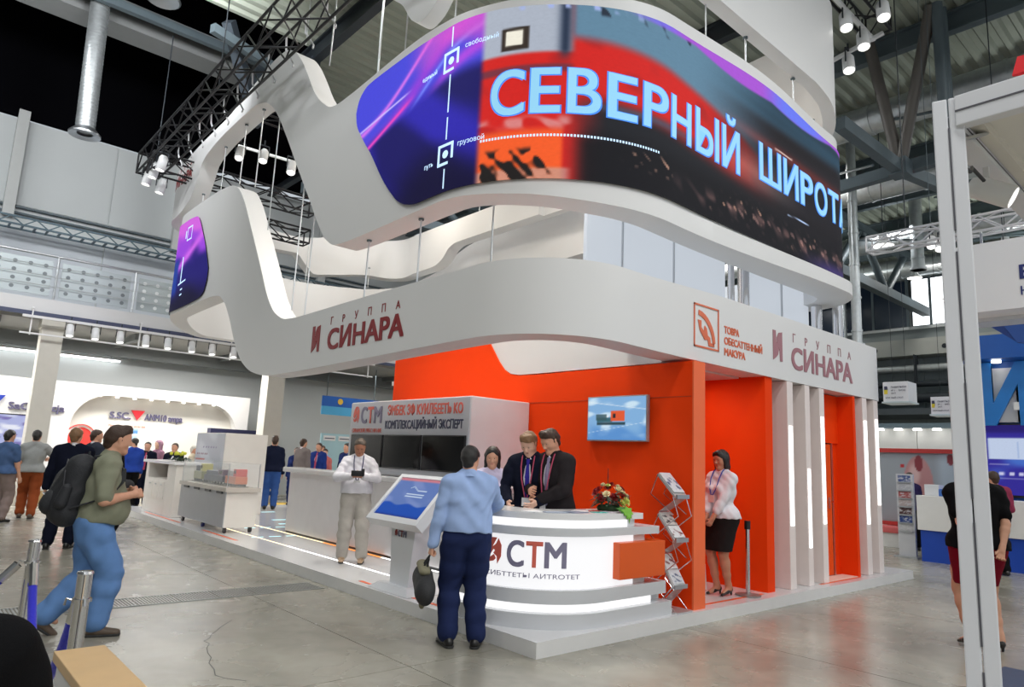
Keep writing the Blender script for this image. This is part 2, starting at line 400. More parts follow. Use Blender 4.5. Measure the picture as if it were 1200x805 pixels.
# columns
for i, (x, w) in enumerate(((-1.5, .23), (4.33, .26), (11.0, .26), (-8, .26))):
    t = T('column', ['pale square column between the two lit signs of the white stand', 'cream square column rising behind the man in a navy jacket', 'pale column under the gallery far behind the white cabinet', 'pale column under the gallery at the left'][i], 'column', (x, 16.3, 0))
    MB().box(x-w, x+w, 16.3-w, 16.3+w, 0, 4.3).build('shaft', M('column_paint', srgb(206, 202, 192), .6), t)
    MB().box(x-w-.03, x+w+.03, 16.3-w-.03, 16.3+w+.03, 4.3, 4.5).build('capital', M('column_paint', srgb(206, 202, 192), .6), t)
# below the gallery: beams, ducts, tubes, spot lamps
for y, z in ((18.9, 4.3), (21.3, 4.35), (24, 4.35)):
    tag(MB().box(-16, 28, y, y+.22, z-.2, z+.2).build('trim_4', M('beam_grey', srgb(108, 112, 112), .7), None), kind='structure')
for k in range(12):
    x = -12+k*3.1
    tag(MB().box(x, x+.14, 16.3, 26.5, 4.34, 4.5).build('trim_5', M('beam_grey', srgb(108, 112, 112), .7), None), kind='structure')
dt = T('ventilation_duct', 'grey ventilation duct hung under the gallery behind the white stand', 'duct', (0, 22, 4))
MB().tube([(-16, 22.5, 3.95), (1.9, 22.5, 3.95), (2.9, 22.2, 4.02), (4.4, 22.1, 4.1)], .26, 14).build('pipe', GALV, dt, smooth=50)
dt2 = T('ventilation_duct', 'silver flexible duct bending down behind the cream column', 'duct', (8, 21, 3.4))
MB().tube([(5.6, 21.6, 3.9), (7.4, 21.6, 3.95), (9.0, 21.7, 3.75), (12.5, 21.7, 3.7), (18, 21.7, 3.7)], .34, 16).build('pipe', GALV, dt2, smooth=50)
for k in range(9):
    MB().tube([(7.2+k*.42, 21.6, 3.95-.03*k), (7.28+k*.42, 21.6, 3.95-.03*k)], .36, 16).build('pipe_ring', GALV, dt2, smooth=40)
for i, (xa, xb, y, z) in enumerate(((2.79, 5.98, 23.4, 4.28), (4.0, 6.3, 25.6, 4.2), (-1.9, .2, 23.5, 4.28), (7.6, 10.2, 23.2, 4.28), (-7, -4, 23.4, 4.28), (-2.8, .9, 19.8, 4.05), (9, 12, 25.5, 4.2))):
    t = T('fluorescent_lamp', ['long lit fluorescent lamp right of the middle of the white stand', 'second fluorescent lamp just below the long one', 'fluorescent lamp left of the pale column', 'fluorescent lamp hanging over the talking group', 'fluorescent lamp farthest left under the gallery', 'fluorescent lamp nearest to the gallery edge at the left', 'fluorescent lamp deepest behind the blue banner'][i], 'lamp', ((xa+xb)/2, y, z), group='fluorescent lamps under the gallery')
    MB().box(xa, xb, y-.06, y+.06, z+.03, z+.08).build('housing', WHITE, t)
    MB().tube([(xa+.05, y, z), (xb-.05, y, z)], .03, 8).build('tube', TUBE, t)
    for xx in (xa+.3, xb-.3): MB().tube([(xx, y, z+.08), (xx, y, 4.5)], .01, 5).build('hanger', STEEL, t)
ORD = ['first', 'second', 'third', 'fourth', 'fifth', 'sixth', 'seventh', 'eighth', 'ninth', 'tenth']
LAMPW = M('lamp_white', (.78, .79, .8), .4)
def spot_lamp(name, label, loc, aim, s=1., group=None, body=None, stem=True):
    """a cylinder spotlight: loc = its middle, aim = the direction of its light"""
    t = T(name, label, 'spotlight', loc, group=group); c = Vector(loc); d = Vector(aim).normalized()
    MB().lathe([(.001, -.14*s), (.055*s, -.14*s), (.075*s, -.10*s), (.078*s, .12*s), (.07*s, .13*s), (.066*s, .10*s)], c, 16, d).build('housing', body or LAMPW, t, smooth=45)
    MB().lathe([(.001, .105*s), (.064*s, .105*s)], c, 16, d).build('lens', GLOW, t)
    if stem:
        MB().bar(c+Vector((.09*s, 0, 0)), c+Vector((.09*s, 0, .2*s)), .015*s).bar(c-Vector((.09*s, 0, 0)), c+Vector((-.09*s, 0, .2*s)), .015*s).bar(c+Vector((-.09*s, 0, .2*s)), c+Vector((.09*s, 0, .2*s)), .02*s).bar(c+Vector((0, 0, .2*s)), c+Vector((0, 0, .3*s)), .02*s).build('bracket', DSTEEL, t)
    return t
trk = T('lamp_bar', 'white bar carrying spotlights under the gallery edge', 'lamp bar', (1, 15.8, 4.5))
MB().bar((-2.2, 15.8, 4.5), (7.5, 15.8, 4.5), .06).build('bar', WHITE, trk)
MB().bar((-2.2, 15.9, 4.1), (7.5, 15.9, 4.1), .04).build('lower_bar', WHITE, trk)
for x in (-2, .4, 2.8, 5.2, 7.3): MB().bar((x, 15.85, 4.05), (x, 15.85, 4.7), .03).bar((x, 15.82, 4.72), (x, 16.02, 4.72), .04).build('hanger', WHITE, trk)
for i, x in enumerate((-1.19, -.63, -.06, .55, 1.10, 1.72, 2.27, 2.87, 3.6, 4.2)):
    spot_lamp('spot_lamp', '%s white spotlight from the left in the row under the gallery edge' % ORD[i], (x, 15.8, 4.27), (0, -.25, -1), 1.15, 'spotlights under the gallery edge')
# right far wall: concrete, dark windows, one bright window, ledge
XR = 28.6
wr = tag(box('wall_right', XR+.1, XR+.4, -16, 20.3, 0, 11.2, M('far_wall', srgb(150, 158, 158), .8, n=.06, ns=.6)), kind='structure'); wr['label'] = 'far grey wall with the window band'
for k in range(18):
    for q in range(4):
        MB().box(XR+.02, XR+.1, -16+k*2.0+.01, -14+k*2.0-.01, 1.0+q*1.6+.01, 2.6+q*1.6-.01).build('wall_panel', M('far_wall_panel', srgb(128, 138, 140), .75, n=.08, ns=.8), wr)
DWIN = M('shaded_window', srgb(26, 40, 58), .25, n=.3, ns=.4)
BWIN = M('daylight_window', (.93, .98, 1.0), .4, e=2.2, n=.01)
def hall_window(n, y0, y1, mat, parts):
    o = tag(MB().box(XR-.02, XR+.06, y0, y1, 8.1, 10.3).build('window_%d' % n, M('window_back', (.03, .04, .05), .5), None), kind='structure')
    k = (y1-y0)/parts
    for i in range(parts):
        MB().box(XR-.05, XR-.03, y0+i*k+.05, y0+(i+1)*k-.05, 8.18, 10.22).build('pane', mat, o)
        MB().box(XR-.09, XR-.03, y0+i*k-.05, y0+i*k+.05, 8.1, 10.3).build('mullion', STEEL, o)
    MB().box(XR-.10, XR-.03, y0-.1, y1+.1, 8.02, 8.14).build('sill', GW, o)
hall_window(1, 6.5, 9.4, DWIN, 2); hall_window(2, 4.82, 6.35, BWIN, 2); hall_window(3, 9.6, 16, DWIN, 4); hall_window(4, .5, 4.6, DWIN, 3); hall_window(5, -8, .3, BWIN, 6)
led = tag(MB().box(XR-.9, XR, -16, 20, 6.75, 7.45).build('trim_6', M('ledge_concrete', srgb(170, 172, 166), .8, n=.06), None), kind='structure')
for y in (2.2, 4.9, 7.6, 10.3): tag(MB().lathe([(.001, 0), (.1, 0)], (XR-.91, y, 7.05), 12, (-1, 0, 0)).build('trim_7', DSTEEL, None), kind='structure')
# service pipes and beams under the ledge
for i, (z, r) in enumerate(((6.2, .16), (5.5, .12), (4.9, .2))):
    t = T('service_pipe', ['upper grey service pipe under the far concrete ledge', 'thin middle service pipe under the far concrete ledge', 'thick lower service pipe under the far concrete ledge'][i], 'pipe', (XR-.8, 0, z))
    MB().tube([(XR-.7-.2*i, -12, z), (XR-.7-.2*i, 18, z)], r, 10).build('pipe', DSTEEL if i else GALV, t, smooth=50)
    for y in (-6, -2, 2, 6, 10): MB().bar((XR-.7-.2*i, y, z), (XR-.7-.2*i, y, 6.75), .05).build('hanger', DSTEEL, t)
tag(MB().box(XR-2.6, XR, -16, 20, 4.1, 4.35).build('trim_8', M('far_ledge', srgb(84, 92, 98), .7), None), kind='structure')
# roof: corrugated deck, purlins, trusses, ducts
RZ = 11.2; RH = 13.4
mb = MB(); ys = []; y = -16.
prof = [(0, 0), (.10, 0), (.14, .07), (.24, .07), (.28, 0)]
P2 = []
while y < 20.3:
    P2 += [(y, 0), (y+.10, 0), (y+.15, .08), (y+.27, .08)]; y += .32
for x0, x1 in ((2.2, 29),):
    vs = [(x, yy, RZ+zz) for yy, zz in P2 for x in (x0, x1)]
    mb.add(vs, [(2*i, 2*i+1, 2*i+3, 2*i+2) for i in range(len(P2)-1)])
DECK = M('corrugated_deck', srgb(146, 152, 140), .6, .1, n=.1, ns=1.5)
ceil = tag(mb.build('ceiling', DECK), kind='structure'); ceil['label'] = 'corrugated steel roof deck'
P3 = [p for p in P2 if p[0] < 10.7]
mb = MB().add([(x, yy, RZ+zz) for yy, zz in P3 for x in (-16, 2.2)], [(2*i, 2*i+1, 2*i+3, 2*i+2) for i in range(len(P3)-1)])
mb.build('ceiling', DECK)['kind'] = 'structure'
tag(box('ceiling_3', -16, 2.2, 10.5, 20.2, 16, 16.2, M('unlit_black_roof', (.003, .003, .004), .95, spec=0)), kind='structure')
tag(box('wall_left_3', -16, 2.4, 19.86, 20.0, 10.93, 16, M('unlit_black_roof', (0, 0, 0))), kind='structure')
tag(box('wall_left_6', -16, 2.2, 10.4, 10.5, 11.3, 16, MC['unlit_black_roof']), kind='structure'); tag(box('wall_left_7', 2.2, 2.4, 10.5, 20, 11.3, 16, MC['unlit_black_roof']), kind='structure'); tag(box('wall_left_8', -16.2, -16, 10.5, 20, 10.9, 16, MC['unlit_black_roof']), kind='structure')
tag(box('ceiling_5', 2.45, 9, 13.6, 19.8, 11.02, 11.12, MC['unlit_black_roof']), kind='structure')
def named_beam(name, label, cat, a, b, w, h, mat, group=None):
    o = MB().bar(a, b, w, h).build(name, mat); return tag(o, label, cat, group)
bl = 'painted steel roof purlin running across under the corrugated deck'
for i, x in enumerate([2.1, 5.0, 8, 11, 14, 17, 20, 23, 26]):
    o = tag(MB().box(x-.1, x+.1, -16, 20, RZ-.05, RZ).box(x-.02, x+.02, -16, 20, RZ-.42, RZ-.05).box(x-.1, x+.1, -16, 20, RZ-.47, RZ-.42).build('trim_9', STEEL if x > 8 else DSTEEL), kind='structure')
# girders in the dark corner at the upper left
GRD = M('girder_grey', srgb(126, 128, 128), .6, n=.06)
g1 = tag(MB().box(-16, 2.4, 14.5, 15.3, 12, 12.7).build('trim_10', GRD), kind='structure')
for k, (a, b) in enumerate((((-16, 13.7, 12), (2.4, 13.6, 12)), ((-.2, 10.6, 10.6), (4.5, 12.2, 10.6)))):
    tag(MB().bar(a, b, .16, .2).build('trim_11', STEEL), kind='structure')
for a, b in (((2.2, 10.6, 11), (2.6, 11.6, 8.9)), ((1.4, 12, 11), (1.4, 12, 9.4)), ((3.0, 12.0, 11), (2.2, 10.4, 10.1)), ((.2, 10.9, 11.1), (1.4, 12, 9.6))):
    tag(MB().bar(a, b, .22, .28).build('trim_12', M('girder_blue_grey', srgb(52, 60, 68), .6)), kind='structure')
# trusses along the hall with tubular web
def roof_truss(y, label, x0=-10, x1=28, zb=8.4, step=4.2, ph=0.):
    t = T('roof_truss', label, 'roof truss', (x0, y, zb))
    for dz, w in ((zb, .34), (RZ-.62, .3)):
        MB().bar((x0, y, dz), (x1, y, dz), .3, w).build('chord', STEEL, t)
    x = x0+ph; mb = None
    while x+step <= x1:
        for q in (0, 1):
            a = (x+step/2, y, zb) if q == 0 else (x+step/2, y, zb); b = (x+step*q, y, RZ-.6)
            MB().tube([a, b], .14, 10).build('web_tube', STEEL, t, smooth=50)
        x += step
for i, y in enumerate((-3.4, 5.6, 14.8)):
    if i == 0: roof_truss(y, 'tubular steel roof truss nearest the booth frame', 9.0, 28, 8.9, 4.6, .9)
    elif i == 1: roof_truss(y, 'tubular steel roof truss over the back of the ribbon stand', 8.2, 28, 8.6, 4.4)
    else: roof_truss(y, 'tubular steel roof truss close to the gallery wall', 4, 28, 9.4, 4.4)
for i, (x, z, r, lab) in enumerate(((12.6, 10.2, .36, 'nearest thick silver duct under the roof'), (16.2, 9.9, .38, 'second thick silver duct under the roof'), (21.4, 9.9, .34, 'third silver duct under the roof'), (26.6, 10.3, .42, 'silver duct along the far wall above the windows'))):
    t = T('roof_duct', lab, 'duct', (x, 0, z))
    MB().tube([(x, -16, z), (x, 19, z)], r, 16).build('pipe', GALV, t, smooth=50)
    for k in range(24): MB().tube([(x, -15+k*1.4, z), (x, -14.93+k*1.4, z)], r+.025, 16).build('pipe_ring', GALV, t, smooth=40)
    for y in (-9, -3, 3, 9): MB().bar((x, y, z), (x, y, RZ-.1), .03).build('hanger', STEEL, t)
for i, (x, y, z0, z1, r, lab) in enumerate(((14.5, 3.12, 4.95, 11.2, .12, 'vertical silver duct right of the screen end'), (21.0, 3.62, 8.56, 11.2, .20, 'silver drop duct ending above the bright window'), (27.5, 9.0, 5, 10.2, .28, 'far vertical duct beside the dark windows'))):
    t = T('drop_duct', lab, 'duct', (x, y, z0))
    MB().tube([(x, y, z0), (x, y, z1)], r, 14).build('pipe', GALV, t, smooth=50)
    MB().tube([(x, y, z0), (x, y, z0+.08)], r+.06, 14).build('flange', ALU, t, smooth=40)
    for k in range(int((z1-z0)/.9)): MB().tube([(x, y, z0+.9*k+.4), (x, y, z0+.9*k+.45)], r+.02, 14).build('pipe_ring', GALV, t, smooth=40)
t = T('drop_duct', 'ribbed silver duct hanging in the black roof corner', 'duct', (-1.75, 14, 8.7))
MB().tube([(-1.78, 14, 8.75), (-1.98, 14, 16)], .2, 16).build('pipe', GALV, t, smooth=50)
MB().lathe([(.2, .15), (.34, .0), (.34, -.04), (.17, .0)], (-1.77, 14, 8.7), 20).build('flange', ALU, t, smooth=40)
for k in range(44): MB().tube([(-1.78-.0025*k, 14, 8.9+k*.09), (-1.78-.0025*k, 14, 8.93+k*.09)], .212, 16).build('pipe_ring', GALV, t, smooth=40)
t = T('drop_duct', 'round silver duct outlet at the top edge left of the truss', 'duct', (-.80, 12.75, 12.05))
MB().tube([(-.8, 12.75, 12.5), (-.8, 12.75, 16)], .24, 14).build('pipe', GALV, t, smooth=50)
MB().lathe([(.001, .1), (.2, .05), (.36, 0), (.4, .03), (.24, .3), (.24, .7)], (-.80, 12.75, 12.05), 22).build('diffuser', ALU, t, smooth=40)
# sloping braces and hanging rods under the roof
RB = 'thin brace rod under the roof'
for i, (a, b) in enumerate((((11, -1, 9), (14, 4, 11)), ((13, 2, 9.2), (17, 6, 11)), ((17, -2, 9), (21, 3, 11)), ((19, 3, 9), (23, 8, 11)), ((15, -4, 9), (18, 0, 11)), ((22, -1, 9.2), (26, 4, 11)))):
    tag(MB().tube([a, b], .035, 6).build('brace_rod', STEEL), '%s thin brace rod from the left under the right roof' % ORD[i], 'brace', 'thin brace rods under the roof')
for i, (a, b) in enumerate((((8.53, .93, 8.25), (11.1, .76, 8.11)), ((11.1, .76, 8.11), (13.4, .67, 8.41)), ((11.26, 2.6, 8.08), (11.6, -1.2, 8.4)))):
    tag(MB().bar(a, b, .2, .26).build('roof_brace', STEEL), ['wide steel brace running to the roof joint right of the screen', 'wide steel brace leaving the roof joint behind the booth frame', 'crossing steel chord under the roof joint'][i], 'brace')
jt = T('roof_strut', 'pair of brown steel tubes spreading up from the roof joint right of the screen', 'strut', (11.1, .76, 8.11))
BRT = M('strut_brown', srgb(96, 92, 88), .5, .2)
MB().tube([(11.1, .76, 8.11), (10.57, 1.13, 11.2)], .12, 12).build('strut_tube', BRT, jt, smooth=50); MB().tube([(11.1, .76, 8.11), (10.5, -.17, 11.2)], .12, 12).build('strut_tube', BRT, jt, smooth=50); MB().box(10.9, 11.3, .58, .94, 7.95, 8.3).build('joint_plate', STEEL, jt)
cl = T('roof_column', 'dark double steel column behind the top of the booth frame', 'column', (10.9, -.2, 8.4))
for dx in (-.16, .16): MB().tube([(11.0+dx*.8, -.20, 8.4), (10.62+dx*.8, -.27, 11.2)], .11, 12).build('column_tube', STEEL, cl, smooth=50)
# pendant hall lamps
for i, (x, y, z) in enumerate(((14.0, 2.2, 7.4), (24, 4.7, 9.1), (23.5, 3.3, 8.9), (25, 3.9, 8.3), (20, 0.9, 8.6), (26, 9, 9.6))):
    t = T('pendant_lamp', ['large bell lamp hanging just right of the screen end', 'bell lamp above the bright window, leftmost', 'bell lamp close to the booth post, higher one', 'bell lamp close to the booth post, lower one', 'bell lamp hanging far right behind the booth frame', 'bell lamp in front of the dark windows'][i], 'lamp', (x, y, z), group='bell shaped hall lamps')
    MB().lathe([(.03, .3), (.1, .28), (.12, .16), (.26, .02), (.27, 0), (.25, .0), (.11, .14)], (x, y, z), 18).build('shade', LAMPW, t, smooth=45)
    MB().lathe([(.001, .005), (.245, .005)], (x, y, z), 18).build('lens', GLOW, t)
    MB().tube([(x, y, z+.3), (x, y, RZ+.03)], .012, 5).build('cord', DSTEEL, t)
# ---------------------------------------------------------------- the stand: platform, ribbons, screens
PZ = .13
plat = T('stand_platform', 'white glossy stand platform with light lines and orange inlays', 'platform', (4, 7, 0))
PLW = M('platform_white', srgb(222, 222, 224), .16, n=.02, ns=1.5)
MB().box(.012, 8.45, .012, 13.9, 0.0, PZ-.004).build('platform_core', M('platform_edge', srgb(226, 226, 226), .4), plat)
for i in range(5):
    for j in range(7):
        x0, x1 = (0, 1.7, 3.4, 5.1, 6.8, 8.46)[i:i+2]; y0, y1 = j*1.99, (j+1)*1.99
        MB().box(x0+(.001 if i else 0), x1-.001, y0+(.001 if j else 0), y1-.001, PZ-.004, PZ).build('platform_board', PLW, plat)
MB().box(0, 8.46, 0, .012, 0, PZ-.004).build('edge_board', M('platform_edge', srgb(226, 226, 226), .4), plat)
MB().box(0, .012, .012, 13.93, 0, PZ-.004).build('edge_board', M('platform_edge', srgb(226, 226, 226), .4), plat)
INL = M('orange_inlay', srgb(232, 98, 48), .35)
for a, b in (((.11, 1.05), (.16, 3.1)), ((.16, 7.1), (.21, 8.7)), ((.16, 10.0), (.21, 12.4))): MB().box(a[0], b[0], a[1], b[1], PZ, PZ+.003).build('orange_strip', INL, plat)
for a, b in (((2.62, .16), (4.0, .20)), ((5.45, .12), (6.75, .16)), ((6.8, .26), (7.3, .30))): MB().box(a[0], b[0], a[1], b[1], PZ, PZ+.003).build('orange_strip', INL, plat)
OGL = M('orange_light_strip', srgb(255, 150, 60), .4, e=1.6, n=.01)
for (x0, x1, y0, y1, mt) in ((1.315, 1.355, 3.2, 4.6, WGLOW), (1.315, 1.355, 4.6, 6.4, OGL), (1.315, 1.355, 6.4, 10.6, M('warm_light_strip', srgb(255, 236, 196), .4, e=1.6, n=.01)), (.62, .65, 2.9, 6.2, WGLOW), (.62, .65, 6.2, 9.0, M('warm_light_strip', (1, 1, 1)))):
    MB().box(x0, x1, y0, y1, PZ, PZ+.003).build('light_strip', mt, plat)
CYG = M('cyan_floor_light', srgb(190, 238, 246), .4, e=1.1, n=.01)
for k in range(16):
    if k % 5 == 4: continue
    y = 6.0+.0*k; x = .55+k*.30
    MB().box(x, x+.2, 7.38-.0*k, 7.43, PZ, PZ+.003).build('floor_light', CYG, plat)
    MB().box(x+.4, x+.6, 8.75, 8.80, PZ, PZ+.003).build('floor_light', CYG, plat)
for k, (x, y) in enumerate(((2.2, 10.1), (2.7, 10.4), (3.3, 10.7), (3.4, 11.6), (2.7, 11.9), (3.9, 11.2), (4.3, 12.2), (2.0, 9.3), (4.6, 10.2))):
    MB().box(x-.16, x+.16, y-.05, y+.05, PZ, PZ+.003).build('floor_light', CYG, plat)

LA = Loop(.15, 7.95, .15, 13.3, (1.1, 1.1, 1.1, .25))
LB = Loop(.15, 7.2, .15, 14.2, (1.9, 1.1, 1.1, .9))
RIB = M('ribbon_white', (.77, .77, .77), .5, n=.02, ns=1.2)
def us_of(a, b, step=.06): return np.linspace(a, b, int((b-a)/step)+1)
a_lo = pchip([-8.2, -2, 0, 3.67, 5.25, 6.1, 6.75, 7.26, 7.68, 8.16, 8.5, 8.85, 9.4, 12, 13.5, 15, 17.7, 20, 23, 26.3, 28.9, 29.1, 29.45, 29.85, 30.5, 31.6],
             [2.82, 2.81, 2.83, 2.77, 2.74, 2.745, 2.84, 3.05, 3.40, 3.97, 4.28, 4.45, 4.50, 4.46, 4.2, 4.2, 4.5, 5.5, 6.4, 6.56, 6.6, 6.5, 6.05, 5.76, 5.68, 5.6])
a_hi = pchip([-8.2, -2.75, -1, 3, 5.14, 5.6, 6.06, 6.35, 6.9, 7.48, 8.11, 8.45, 8.9, 9.92, 11.5, 13.2, 15.4, 17.4, 18.5, 20, 22, 26, 31.6],
             [3.69, 3.66, 3.61, 3.6, 3.58, 3.60, 3.76, 4.0, 4.71, 5.46, 6.24, 6.53, 6.70, 6.79, 6.81, 6.6, 6.01, 6.17, 6.4, 7.0, 7.7, 8.1, 8.1])
TH = .36
ra = tag(loft('ribbon_fascia', LA, us_of(-7.95, 31.5), lambda u: [(0, float(a_lo(u))), (0, float(a_hi(u))), (-TH, float(a_hi(u))), (-TH, float(a_lo(u)))], RIB),
         'lower white ribbon fascia with dark red lettering sweeping up at the left', 'ribbon')
b_lo = pchip([-7.3, -5.7, -2.5, -.6, .4, 1.5, 3.4, 3.98, 4.31, 4.57, 4.94, 5.54, 6.2, 6.69, 7.05, 7.45, 8.0, 9.3, 10.3, 10.75, 11.05, 11.42, 12.1, 13.2, 15.8, 16.6, 16.9, 17.21, 17.6, 19.2, 20.1, 21.2, 22.14, 22.52, 22.87, 23.2, 26.5],
             [4.36, 4.34, 4.30, 4.34, 4.42, 4.50, 4.48, 4.5, 4.65, 4.91, 5.37, 6.1, 6.92, 7.48, 7.79, 8.0, 8.10, 8.08, 7.98, 7.85, 7.45, 7.1, 6.94, 6.88, 7.0, 7.04, 6.78, 6.55, 6.62, 6.9, 6.9, 6.97, 7.0, 7.13, 7.43, 7.52, 7.53])
b_hi = pchip([-7.3, -5.6, -3.7, -1.5, -.4, .6, 2.2, 4.25, 4.52, 4.83, 5.18, 5.59, 5.9, 6.23, 6.61, 7.0, 8.14, 9.44, 11, 12.4, 14.2, 16.4, 18.6, 21.9, 26.5],
             [6.92, 6.93, 7.06, 6.90, 6.80, 6.76, 6.88, 6.79, 6.82, 6.99, 7.3, 7.84, 8.22, 8.51, 8.69, 8.72, 8.59, 8.4, 8.35, 8.2, 7.8, 7.5, 8.0, 8.18, 8.2])
LED_A = 3.64; LED_B = -6.75
def lip(u): return float(.15*ss(-u, 1.5, 5.5))
def b_sec(u):
    lo = float(b_lo(u)); hi = float(b_hi(u)); l = lip(u); zt = min(4.53, hi-.1) if u < 2 else lo+.03
    return [(l, lo), (l, zt), (0, zt+.02), (0, hi), (-TH, hi), (-TH, lo)]
rb = tag(loft('ribbon_fascia', LB, us_of(-7.3, 26.5), b_sec, RIB), 'middle white ribbon carrying the large curved screen above the counter', 'ribbon')
c_lo = pchip([26.5, 28.4, 29.9, 31.7, 32.9, 34.0, 34.4, 34.9, 37.7, 40.0, 41.6, 42.0, 42.2, 42.4, 42.7, 43.0, 43.4], [7.53, 7.55, 7.45, 7.12, 7.1, 7.35, 7.55, 7.63, 7.63, 7.6, 7.45, 7.16, 7.12, 7.22, 7.6, 7.85, 8.2])
c_hi = pchip([26.5, 28.9, 30.9, 32.9, 36.9, 43.4], [8.2, 8.7, 9.2, 9.3, 9.5, 9.7])
rc = tag(loft('ribbon_fascia', LB, us_of(26.5, 43.4), lambda u: [(0, float(c_lo(u))), (0, float(c_hi(u))), (-.2, float(c_hi(u))), (-.2, float(c_lo(u)))], RIB),
         'upper cream ribbon hanging above the right end of the large screen', 'ribbon')

# the large curved screen
led_lo = pchip([-6.9, -5, -2, 0, 1.4, 1.9, 2.15, 2.35, 2.5, 2.75, 3.11, 3.46, 3.60, 3.64], [4.64, 4.60, 4.56, 4.57, 4.58, 4.58, 4.63, 4.73, 4.86, 5.12, 5.58, 5.99, 6.2, 6.36])
led_hi = pchip([-6.9, -5.3, -3.72, -1.67, 0, 1.4, 2.2, 3.0, 3.35, 3.52, 3.60, 3.64], [6.68, 6.74, 6.87, 6.72, 6.62, 6.69, 6.73, 6.72, 6.70, 6.62, 6.52, 6.38])
def nz2(x, y, s=0): return (np.sin(x*2.1+s+1.7*np.sin(y*1.3+s))+np.sin(y*2.7-s*1.3+1.3*np.sin(x*1.9+s))+np.sin((x+y)*3.3+s*2))/3
def paint_led(u, z):
    """picture shown on the screen: u runs right to left along the ribbon, z is height"""
    x = 3.64-u; c = np.zeros(u.shape+(3,)); c[:] = (24, 20, 96)
    # left: night blue field under violet light beams
    yb = 5.55+.12*x+.16*np.sin(x*.9)
    c = mixc(c, (46, 38, 170), ss(nz2(x*1.2, z*1.5, 2)*.5+.5, .35, .9))
    c = mixc(c, (14, 10, 52), ss(5.35-z+.25*nz2(x, z, 5), .1, .8))
    up = ss(z-yb, -.05, .18)
    c = mixc(c, (70, 70, 214), up)
    t = (z-4.9-.42*x)
    for off, w, col in ((.15, .10, (186, 70, 222)), (.62, .16, (150, 60, 214)), (1.0, .05, (230, 120, 236)), (-.25, .05, (204, 70, 196)), (.4, .04, (120, 140, 250))):
        c = mixc(c, col, np.exp(-((t-off+.12*np.sin(x*2))/w)**2)*up*.85)
    c = mixc(c, (224, 84, 204), ss(z-6.25+.1*nz2(x*2, z*3, 1), 0, .35)*ss(x, 1.2, 2.0)*.75)
    c = mixc(c, (232, 70, 190), np.exp(-((z-5.55-.34*x)/.035)**2)*ss(1.6-x, 0, .4))
    c = mixc(c, (206, 190, 255), np.exp(-((z-5.98-.13*x)/.016)**2)*ss(1.5-x, 0, .3))
    # locomotive: front face, then the long side running off to the right
    fx = x-2.72
    side = ss(fx, 1.0, 1.12)
    body = ss(fx, -.02, .08)
    zr = 6.05-.05*np.maximum(fx-1, 0)-.02*np.maximum(fx-1, 0)**2
    loco = np.zeros_like(c); loco[:] = (206, 34, 30)
    loco = mixc(loco, (150, 30, 34), ss(nz2(x*3, z*4, 3), .2, .9)*.5)
    loco = mixc(loco, (168, 176, 190), ss(z-6.02, 0, .06)*(1-side))
    loco = mixc(loco, (96, 132, 156), ss(z-(zr+.10-.16*ss(fx, 3.0, 5.5)), 0, .16)*side)
    loco = mixc(loco, (40, 52, 74), np.exp(-((fx-.98)/.07)**2)*ss(z-5.9, 0, .2))
    win = ss(.17-np.abs(fx-.42), 0, .02)*ss(.15-np.abs(z-6.24), 0, .02)
    loco = mixc(loco, (54, 46, 40), win); loco = mixc(loco, (236, 232, 216), ss(.11-np.abs(fx-.41), 0, .02)*ss(.1-np.abs(z-6.25), 0, .02))
    loco = mixc(loco, (98, 52, 70), ss(.07-np.abs(z-5.86), 0, .05)*(1-side)*.8)
    dark = ss(5.66-.10*np.maximum(fx-1.2, 0)-z, 0, .30)*ss(fx, .9, 1.5)
    loco = mixc(loco, (30, 32, 38), dark)
    loco = mixc(loco, (70, 90, 112), np.exp(-((z-5.43)/.05)**2)*ss(fx, 1.0, 1.6)*ss(3.4-fx, 0, 1.2)*.7)
    loco = mixc(loco, (240, 92, 40), ss(5.2-z, 0, .12)*(1-ss(fx, .95, 1.02)))
    loco = mixc(loco, (218, 190, 190), ss(.12-np.abs(z-5.22), 0, .1)*(1-side)*ss(nz2(x*6, z*8, 4), -.2, .5)*.6)
    bog = ss(nz2(x*9, z*8, 9)+.5*nz2(x*17, z*15, 2)+.5*ss(4.95-z, 0, .25)-1.2*ss(np.abs(fx-.42)-.3, 0, .1), .0, .6)*ss(4.96-z, 0, .08)*(1-ss(fx, .8, .95))
    loco = mixc(loco, (30, 26, 26), bog)
    loco = mixc(loco, (190, 160, 150), ss(4.72-z, 0, .05)*(1-side)*.7*(1-bog))
    # side fades into wind streaks
    far = ss(fx, 2.7, 5.0)
    strk = nz2(z*9, x*.25, 7)
    st = np.zeros_like(c); st[:] = (28, 26, 32)
    st = mixc(st, (176, 152, 140), np.exp(-((z-5.66+.04*fx)/.20)**2)*ss(5.8-fx, 0, 2.5)*.9)
    st = mixc(st, (112, 46, 44), np.exp(-((z-6.14+.03*fx)/.09)**2)*.8)
    st = mixc(st, (40, 66, 84), ss(z-6.25, 0, .2))
    st = mixc(st, (220, 190, 180), ss(.015-np.abs(z-6.02-.0*fx), 0, .01)*ss(.28-np.abs(fx-5.0), 0, .05))
    st = st*(1+.12*strk[..., None])
    loco = loco*(1-far[..., None])+st*far[..., None]
    c = c*(1-body[..., None])+loco*body[..., None]
    # overhead equipment and the bright violet top edge
    eq = ss(nz2(x*7, z*5, 12), .25, .5)*ss(z-6.5, 0, .05)*ss(fx, .9, 1.2)*ss(3.2-fx, 0, .5)
    c = mixc(c, (26, 30, 42), eq*.8)
    c = mixc(c, (160, 176, 226), ss(z-6.56, 0, .04)*ss(fx, .3, .6)*ss(2.2-fx, 0, .6)*ss(nz2(x*11, z*4, 3), -.1, .3))
